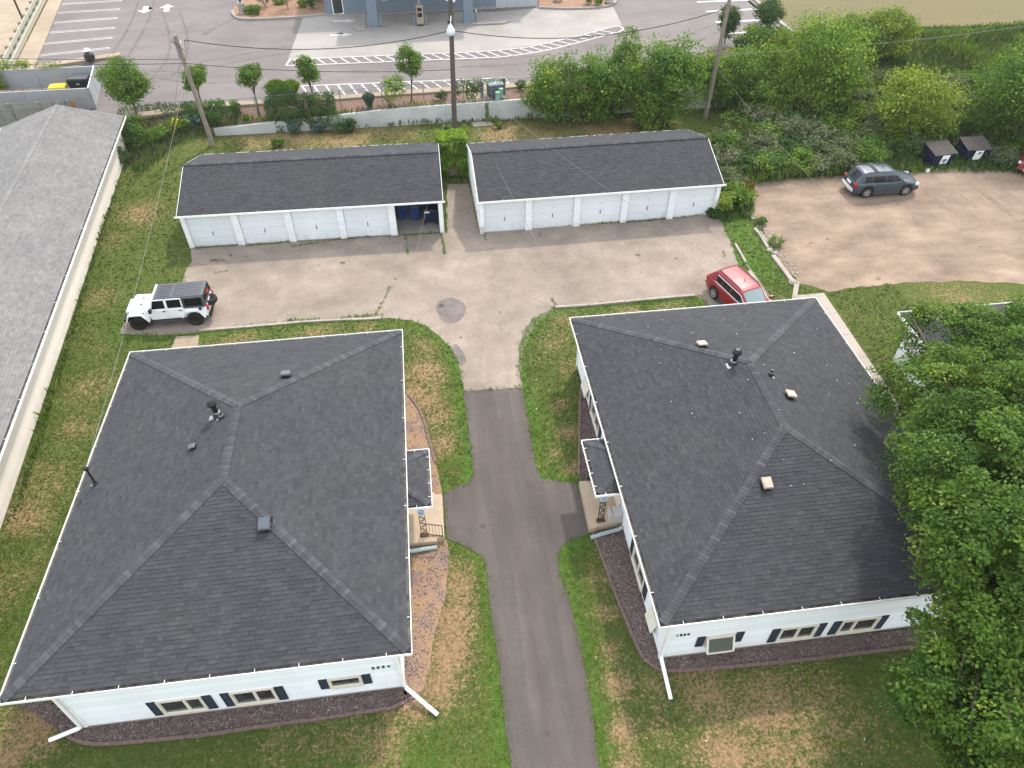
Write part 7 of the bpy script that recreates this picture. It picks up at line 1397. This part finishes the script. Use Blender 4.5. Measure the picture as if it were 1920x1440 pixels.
SL = [[(22,49.73),(26.62,53.57),(29.61,52.19),(33.47,47.51),(36.17,45.87),(41.17,44.79),(43.17,43.7),(42.26,42.37),(36.33,43.62),(29.92,43.67),(26.01,43.8),(22.36,43.43),(20.78,43.12),(20.6,45.05)], [(26.99,54.53),(34.24,52.56),(41.34,49.2),(38.85,45.09),(33.26,47.1),(29.22,51.27),(24.92,51.36)], [(36.32,58.52),(37.74,56.6),(44.79,55.66),(51.53,57.1),(46.77,50.1),(40.99,49.39),(34.5,50.25),(34.01,52.79)]]
KIND = [('leafgrey', .95, 1.5, 2.4, 1.6), ('leafmid', .95, 1.2, 2.4, 1.5), ('leafdark', .9, 1.2, 2.2, 1.5), ('leafgrey', .9, 1.2, 2.6, 1.8)]
for k, P in enumerate(SL):
    Pn = np.array(P); (x0, y0), (x1, y1) = Pn.min(0), Pn.max(0); got = []; tries = 0
    while len(got) < (34, 30, 26)[k] and tries < 6000:
        tries += 1; x, y = r_.uniform(x0, x1), r_.uniform(y0, y1)
        if not inside(P, np.array([x]), np.array([y]))[0] or any(math.hypot(x - a, y - b) < 1.45 for a, b in got): continue
        if (abs(x - 35.8) < 3.6 and abs(y - 43.2) < 2.6): continue
        got.append((x, y)); mat, _, h0, w, h = r_.choice(KIND); w *= r_.uniform(.8, 1.35); h = r_.uniform(h0 * .8, h * 1.1) * (.75 if k == 2 else 1)
        lb_ = {'leafgrey': 'feathery grey green', 'leafmid': 'bright green', 'leafdark': 'dark green'}[mat] + (' weedy bush in the lower brush nearest the gravel lot', ' weedy bush in the middle of the brush slope', ' weedy bush in the upper brush near the dry field')[k]; shrub('weed_bush', (x, y), lb_, w, h, mat, 200 + n_, .17, 40, 24, 'shrub', lb_.replace('bush', 'bushes'), r_.uniform(.35, .65), 3); n_ += 1
# tall grass and weeds between them
def weeds(name, label, polys, dens, h0, h1, mats, seed, wid=.05, excl=()):
    r = np.random.default_rng(seed); X = []; Y = []
    for P in polys:
        Pn = np.array(P); (x0, y0), (x1, y1) = Pn.min(0), Pn.max(0); n = int(dens * (x1 - x0) * (y1 - y0)); x, y = r.uniform(x0, x1, n), r.uniform(y0, y1, n); k = inside(P, x, y)
        for e_ in excl: k &= ~inside(e_, x, y)
        X.append(x[k]); Y.append(y[k])
    X, Y = np.concatenate(X), np.concatenate(Y); n = len(X); Z = terr(X, Y); a = r.uniform(0, 6.28, n); h = r.uniform(h0, h1, n) * (.5 + vnoise(X, Y, 2.0, seed)); lean = h * r.uniform(.1, .6, n); d = np.stack([np.cos(a), np.sin(a), 0 * a], 1); s = np.stack([-np.sin(a), np.cos(a), 0 * a], 1) * (wid * r.uniform(.6, 1.5, n))[:, None]
    b = np.stack([X, Y, Z], 1); tip = b + d * lean[:, None]; tip[:, 2] += h; mid = b + d * (lean * .3)[:, None]; mid[:, 2] += h * .6; V = np.stack([b, mid + s, tip, mid - s], 1)
    q = np.clip((vnoise(X, Y, 3.0, seed + 5) * len(mats)).astype(int) + r.integers(0, 2, n), 0, len(mats) - 1); t = np.clip(r.normal(.5, .25, n), 0, 1.2); F = (np.array([(0, 1, 2), (0, 2, 3)])[None] + 4 * np.arange(n)[:, None, None]).reshape(-1, 3)
    o = link(name, big_mesh(name, V.reshape(-1, 3), F, [MAT[m_] for m_ in mats], tone=np.repeat(t, 4), mi=np.repeat(q, 2))); return tag(o, label, kind='stuff')
BR_ = [(21.54,49.78),(26.37,55.47),(32.52,61.48),(38.61,63.86),(42.35,65.11),(48.54,64.84),(57.39,64.79),(63.63,63.96),(46.18,40.97),(41.71,41.79),(38.24,42.32),(35.68,42.74),(29.38,42.79),(25.61,43.05),(21.89,42.57),(20.7,38.75),(18.27,38.42),(19.56,42.73)]
weeds('tall_weeds', 'tall grasses and weeds covering the brush slope', [BR_], 60, .25, .75, ['leafgrey', 'leafmid', 'leafgrey', 'leafdark'], 301, .05, [GRR])
UB_ = [(37.44,64.03),(42.42,67.86),(49.45,66.92),(58.47,66.91),(64.8,66.07),(61.45,61.65),(55.42,62.45),(46.88,62.51),(40.89,62.77),(37.82,61.63)]
weeds('tall_weeds', 'short tufty grass between the brush and the dry field', [UB_], 45, .12, .4, ['leafgrey', 'leafmid', 'leafgrey'], 304, .05)
weeds('tall_weeds', 'low weeds at the foot of the retaining wall and fence', [[(-22.2,52.27),(-23.27,58.18),(-20.77,58.82),(-16.8,57.23),(-15.98,54.72),(-18.45,53.29),(-20.2,49.62)], [(-16.31,55.49),(9.1,54.98),(9.17,55.47),(-16.42,56.15)]], 60, .1, .5, ['leafmid', 'leafdark', 'leafgrey'], 302, .04)
weeds('tall_weeds', 'dry reddish dock stalks by the gravel lot corner', [[(20.75,42.38),(21.97,42.59),(21.47,40.86),(20.58,41.19)], [(35.19,45.99),(36.75,45.79),(36.09,44.63),(34.55,44.83)]], 22, .5, 1.1, ['leafred'], 303, .05)
# grass in cracks and along kerbs and doors
def strip_weeds(name, label, paths, dens, w, h, seed, mats=('leafmid',)):
    polys = []
    for p, wd in paths:
        for a, b in zip(p, p[1:]):
            a_, b_ = Vector(a), Vector(b); d = b_ - a_; n = Vector((-d.y, d.x)).normalized() * wd; polys.append([tuple(a_ - n), tuple(b_ - n), tuple(b_ + n), tuple(a_ + n)])
    return weeds(name, label, polys, dens, h * .4, h, list(mats), seed, w)
strip_weeds('crack_weeds', 'grass growing in cracks and along edges of the court', [([(-1.77,39.45),(-1.72,38.71),(-1.66,37.36)], .07), ([(0.43,39.34),(0.544,38.42),(0.594,37.07)], .09), ([(3.15,39.17),(3.22,38.25)], .09), ([(-2.74,34.24),(-3.05,33.17),(-3.57,31.79)], .08), ([(6.27,31.96),(6.48,31.2)], .08), ([(-13.46,38.27),(-12.5,38.15)], .12), ([(-12.97,36.94),(-12.24,37.01)], .05), ([(-8.81,39.1),(-6.4,39.5),(-3.77,39.65)], .06), ([(-11.59,39.52),(-8.86,39.7)], .05), ([(-14.65,39.69),(-11.78,39.73)], .05), ([(-2.27,39.63),(0.574,39.51)], .07), ([(3.27,39.35),(9.44,39.3)], .05), ([(9.44,39.3),(14.32,39.17)], .08), ([(13.8,39.24),(17.98,39.48)], .12), ([(-5.42,31.71),(-3.11,31.73)], .12), ([(-8.45,31.87),(-6.58,31.72)], .1), ([(10.49,30.83),(12.34,30.88)], .08), ([(17.44,35.33),(17.31,34.66)], .06)], 300, .02, .16, 311)
strip_weeds('crack_weeds', 'weeds along the foot of the cream wall', [([(-22.16,52.26),(-21.26,45.75),(-20.5,39.81)], .22), ([(-20.5,39.81),(-19.49,31.17),(-18.77,24.37),(-18.38,19.89)], .12)], 60, .03, .45, 312, ('leafmid', 'leafdark'))
# two plants at the gravel lot edge
shrub('weed_tuft', (20.9,37.86), 'small weed tuft at the gravel lot edge, upper one', .9, .5, 'leafmid', 320, .11, 22, 18); shrub('weed_tuft', (20.84,35.42), 'small weed tuft at the gravel lot edge, lower one', 1.1, .6, 'leafmid', 321, .11, 24, 18)
# ---------------------------------------------------------------- lawn grass
def lawn_grass():
    r = np.random.default_rng(9); Vs = []; Ds = []; Ts = []
    for (x0, x1, y0, y1, dens, hs, wd) in ((-20, 24, 3.5, 19, 120, .06, .015), (-21, 26, 19, 34, 62, .07, .020), (-22, 30, 34, 56, 24, .085, .030)):
        n = int((x1 - x0) * (y1 - y0) * dens); X, Y = r.uniform(x0, x1, n), r.uniform(y0, y1, n); ok = Y < 55.2
        ok &= (Y > 36) | (X > -21.5)
        for P in HARD + BEDS[2:] + [H1R, H2R, GLR, GRR, LBR]:
            ok &= ~inside(P, X, Y) | ((dist_poly(P, X, Y) < .10) & (P is COURT or P is DRIVE))
        ok &= ~((inside(BEDS[0], X, Y) | inside(BEDS[1], X, Y)) & (r.random(n) < .5)); X, Y = X[ok], Y[ok]; n = len(X)
        dr = dryness(X, Y); lu = lushness(X, Y); dr = np.clip(dr * (1 - .75 * lu) + r.normal(0, .2, n) + .75 * (fbm(X, Y, .55, 21) - .5) + .5 * (vnoise(X, Y, .17, 22) - .5), 0, 1.1); inb = inside(BEDS[0], X, Y) | inside(BEDS[1], X, Y); dr = np.where(inb, .95, dr); dr = np.clip((dr - .32) * 2.6, 0, 1)
        k = 3; X, Y, dr, lu = (np.repeat(q, k) for q in (X, Y, dr, lu)); n = len(X); X = X + r.normal(0, .03, n); Y = Y + r.normal(0, .03, n); a = r.uniform(0, 6.28, n); h = hs * r.uniform(.5, 1.3, n) * (1 + .5 * lu - .35 * dr); l = h * r.uniform(.5, 1.5, n); w = wd * r.uniform(.6, 1.4, n)
        b = np.stack([X, Y, np.zeros(n)], 1); d = np.stack([np.cos(a), np.sin(a), 0 * a], 1); s = np.stack([-np.sin(a), np.cos(a), 0 * a], 1) * w[:, None]; tip = b + d * l[:, None]; tip[:, 2] += h; Vs.append(np.stack([b - s, b + s, tip], 1).reshape(-1, 3)); Ds.append(np.repeat(dr, 3)); Ts.append(np.repeat(np.clip(r.normal(.42, .22, n) + .35 * lu, 0, 1), 3))
    V = np.concatenate(Vs); n = len(V) // 3; o = link('grass', big_mesh('grass', V, np.arange(3 * n).reshape(n, 3), MAT['blade'], attrs={'dry': np.concatenate(Ds), 'tone': np.concatenate(Ts)})); tag(o, 'short grass blades of the lawns', kind='stuff'); return n
print('grass tris', lawn_grass())
def lawn_weeds():
    r = np.random.default_rng(19); n = 900; X, Y = r.uniform(-21, 24, n), r.uniform(4, 54, n); ok = np.ones(n, bool)
    for P in HARD + BEDS + [H1R, H2R, GLR, GRR, LBR]: ok &= ~inside(P, X, Y)
    ok &= fbm(X, Y, 4, 31) > .48; X, Y = X[ok], Y[ok]; n = len(X); k = 16; s = r.uniform(.08, .2, n); x = np.repeat(X, k) + r.normal(0, 1, n * k) * np.repeat(s, k); y = np.repeat(Y, k) + r.normal(0, 1, n * k) * np.repeat(s, k); P = np.stack([x, y, r.uniform(.05, .11, n * k)], 1); N = r.normal(size=(n * k, 3)) * .4; N[:, 2] += 1
    leaf_obj('lawn_weeds', leaf_arrays(P, N, .085, 4), np.clip(r.normal(.55, .2, n * k), 0, 1.1), MAT['leafmid'], None, 'stuff')['label'] = 'broad leaved weeds scattered in the lawn'
lawn_weeds()

# ---------------------------------------------------------------- kerbs, dumpsters, litter
def kerbstone(path, w, h_, label, mat='kerb', name='kerb_stone', cat='kerb', z=0.0, tilt=0):
    h = h_ * .8; w = w * .8; a, b = Vector(path[0]), Vector(path[-1]); e = empty(name, (a.x, a.y, z), 0, label, cat); m = MB()
    for i in range(len(path) - 1):
        p, q = Vector(path[i]) - a, Vector(path[i + 1]) - a; d = (q - p).normalized() * .01; m = MB(); m.bar((*(p + d), h / 2), (*(q - d), h / 2 + tilt), w, h); m.build('block', MAT[mat], e, fix=True)
kerbstone([(6.34,31.08),(8.26,31.04),(10.25,31.08),(12.29,31.13),(14.34,31.14)], .20, .16, 'long pale kerb at the court edge behind house 1934'); kerbstone([(-12.93,31.54),(-12.63,31.57),(-11.43,31.57)], .2, .14, 'short pale kerb beside the white car'); kerbstone([(-11.43,31.57),(-9.41,31.58),(-7.42,31.6),(-5.42,31.52),(-4.26,31.42),(-3.25,31.38)], .18, .13, 'long pale kerb half hidden in grass behind house 2004')
kerbstone([(18.41,35.85),(18.38,34.75),(18.35,33.85)], .16, .15, 'thin pale timber upper end of the court edge', 'kerb', 'edge_timber', 'timber'); kerbstone([(18.23,32.99),(18.25,31.67),(18.26,30.41),(18.23,29.53)], .26, .16, 'pale timber beam beside the red car', 'kerb', 'edge_timber', 'timber'); kerbstone([(18.3,33.64),(18.41,32.43),(18.46,30.58),(18.37,29.66)], .1, .12, 'thin timber strip right of the red car', 'wood', 'edge_timber', 'timber')
kerbstone([(20.22,37.38),(20.31,36.69),(20.25,35.14)], .22, .16, 'broken pale concrete kerb at the gravel lot, upper piece', 'walk', 'broken_kerb'); kerbstone([(20.4,36.92),(20.41,35.71)], .14, .2, 'narrow broken concrete sliver beside the upper kerb piece', 'kerb', 'broken_kerb'); kerbstone([(20.24,34.34),(20.31,32.94),(20.34,31.76)], .34, .16, 'broken concrete kerb at the gravel lot, middle piece', 'walk', 'broken_kerb'); kerbstone([(20.6,31.62),(19.69,29.92)], .34, .16, 'short concrete kerb pointing to the roof of house 1934', 'kerb', 'broken_kerb')
for i, (xy, s, lab) in enumerate((((20.58,39.01), .3, 'white stone by the gravel lot corner'), ((20.37,31.6), .3, 'pale stone beside the short concrete kerb'), ((20.29,34.96), .22, 'brown stone between the broken kerb pieces'), ((20.47,34.65), .18, 'small stone between the broken kerb pieces'), ((20.61,38.61), .16, 'smaller stone below the white stone'))):
    q = empty('stone', (xy[0], xy[1], 0), i, lab, 'stone'); MB().lathe([(s * .9, -.03), (s, s * .25), (s * .6, s * .6), (s * .15, s * .7)], (0, 0, 0), 7).build('rock', MAT['kerb' if i < 2 else 'walk'], q)
r_ = random.Random(3); m = MB()
for k in range(90):
    t = r_.random(); x, y = (np.array((20.57,38.49)) * (1 - t) + np.array((20.58,31.73)) * t); x += r_.gauss(.1, .25); y += r_.gauss(0, .25); s = r_.uniform(.03, .10); m.lathe([(s, -.01), (s * .8, s * .5), (s * .2, s * .7)], (x, y, .01), 5)
o = m.build('rubble', MAT['walk']); tag(o, 'loose rubble scattered along the broken kerb', kind='stuff')
def bigbin(loc, rz, label, sign):
    t = empty('dumpster', (*loc, float(terr(*loc))), rz, label, 'dumpster', 'navy dumpsters in the weeds'); w, d, h0, h1 = 1.75, 1.25, 0.95, 1.28
    V = [(-w / 2, -d / 2, .1), (w / 2, -d / 2, .1), (w / 2, d / 2, .1), (-w / 2, d / 2, .1), (-w / 2, -d / 2 - .12, h0), (w / 2, -d / 2 - .12, h0), (w / 2, d / 2, h1), (-w / 2, d / 2, h1)]
    MB().add(V, [(3, 2, 1, 0), (4, 5, 6, 7), (0, 1, 5, 4), (1, 2, 6, 5), (2, 3, 7, 6), (3, 0, 4, 7)]).build('body', MAT['navy'], t)
    p0, p1 = Vector((0, -d / 2 - .16, h0 + .03)), Vector((0, d / 2 + .02, h1 + .03)); n = Vector((0, -(h1 - h0), d + .14)).normalized()
    MB().add([Vector((x, p.y, p.z)) + n * k for k in (0, .035) for x, p in ((-w / 2 - .04, p0), (w / 2 + .04, p0), (w / 2 + .04, p1), (-w / 2 - .04, p1))], [(3, 2, 1, 0), (4, 5, 6, 7), (0, 1, 5, 4), (1, 2, 6, 5), (2, 3, 7, 6), (3, 0, 4, 7)]).build('lid', MAT['black'], t, fix=True)
    for k in range(11): x = -w / 2 + .04 + k * (w - .08) / 10; MB().bar(Vector((x, p0.y, p0.z)) + n * .06, Vector((x, p1.y, p1.z)) + n * .06, .085, .06).build('lid_rib', MAT['lid'], t)
    MB().b2((-w / 2 - .12, -.5, .55), (-w / 2, .3, .85)).build('fork_pocket', MAT['navy'], t)
    f0, f1 = -d / 2 - .02, -d / 2 - .13; S = [(-.28, f0 - .012, .25), (.30, f0 - .012, .25), (.30, f1 - .006, .98), (-.28, f1 - .006, .98)]; MB().add([Vector(v) + Vector((.05, -.03 * k, 0)) for k in (1, 0) for v in S], [(0, 1, 2, 3), (7, 6, 5, 4), (0, 4, 5, 1), (1, 5, 6, 2), (2, 6, 7, 3), (3, 7, 4, 0)]).build('placard', MAT['white'], t, fix=True)
    m = MB()
    for z, a, b in sign: yy = f0 + (f1 - f0) * (z - .25) / .73 - .045; m.b2((a, yy - .01, z), (b, yy, z + .07))
    m.build('placard_print', MAT['bluetext'], t)
bigbin((36.25,44.12), R(6), 'navy dumpster with ribbed brown lid, left one in the weeds', ((.52, -.12, .25), (.62, -.08, .22), (.44, -.05, .2))); bigbin((39.1,44.48), R(-2), 'navy dumpster with ribbed brown lid, right one in the weeds', ((.7, -.05, .2), (.78, 0, .25)))
q = empty('white_cup', (*(35.04,42.92), .02), 0, 'white litter carton on the gravel lot below the dumpsters', 'litter'); MB().box((0, 0, .12), (.24, .18, .22), rz=.4).build('carton', MAT['white'], q)
# white specks: blossom litter on the roof and lawn
def specks(name, label, P, zf, n, s, seed):
    r = np.random.default_rng(seed); Pn = np.array(P); x0, y0 = Pn.min(0); x1, y1 = Pn.max(0); X, Y = r.uniform(x0, x1, n * 3), r.uniform(y0, y1, n * 3); k = inside(P, X, Y); X, Y = X[k][:n], Y[k][:n]; Q = np.stack([X, Y, [zf(a, b) for a, b in zip(X, Y)]], 1); N = r.normal(size=(len(X), 3)) * .3; N[:, 2] += 1; o = leaf_obj(name, leaf_arrays(Q, N, s, seed), np.full(len(X), .5), MAT['white'], None, 'stuff'); o['label'] = label
zr_ = lambda x, y: Z0 + PT * min(x - 6.28, 6.28 + W_ - x, y - 10.68, 10.68 + D_ - y) + .04
specks('leaf_litter', 'pale leaf litter scattered on the roof of house 1934', [(9, 18.5), (12, 13.5), (17.8, 12), (18.2, 25), (9, 25.5)], zr_, 45, .05, 5)
specks('leaf_litter', 'pale leaf litter in the grass', [(5, 4.5), (24, 4.5), (24, 10.3), (6.5, 8)], lambda x, y: .07, 90, .045, 6); specks('leaf_litter', 'pale petals in the middle lawns', [(4.42,29.38),(6.71,29.99),(6.6,24.97),(5.43,19.67),(3.63,19.6)], lambda x, y: .07, 22, .05, 7)

# ---------------------------------------------------------------- thin smoke haze in the air
hm = bpy.data.materials.new('thin_haze'); hm.use_nodes = True; ht = hm.node_tree; ht.nodes.clear()
ho = ht.nodes.new('ShaderNodeOutputMaterial'); hv = ht.nodes.new('ShaderNodeVolumePrincipled'); hv.inputs['Color'].default_value = (0.93, 0.95, 0.97, 1); hv.inputs['Density'].default_value = 0.0002; hv.inputs['Anisotropy'].default_value = 0.2
ht.links.new(hv.outputs[0], ho.inputs['Volume'])
hzb = MB().b2((-620, -620, -1.2), (620, 620, 27.5)).build('haze', hm, None); tag(hzb, 'thin pale haze in the air', kind='stuff')
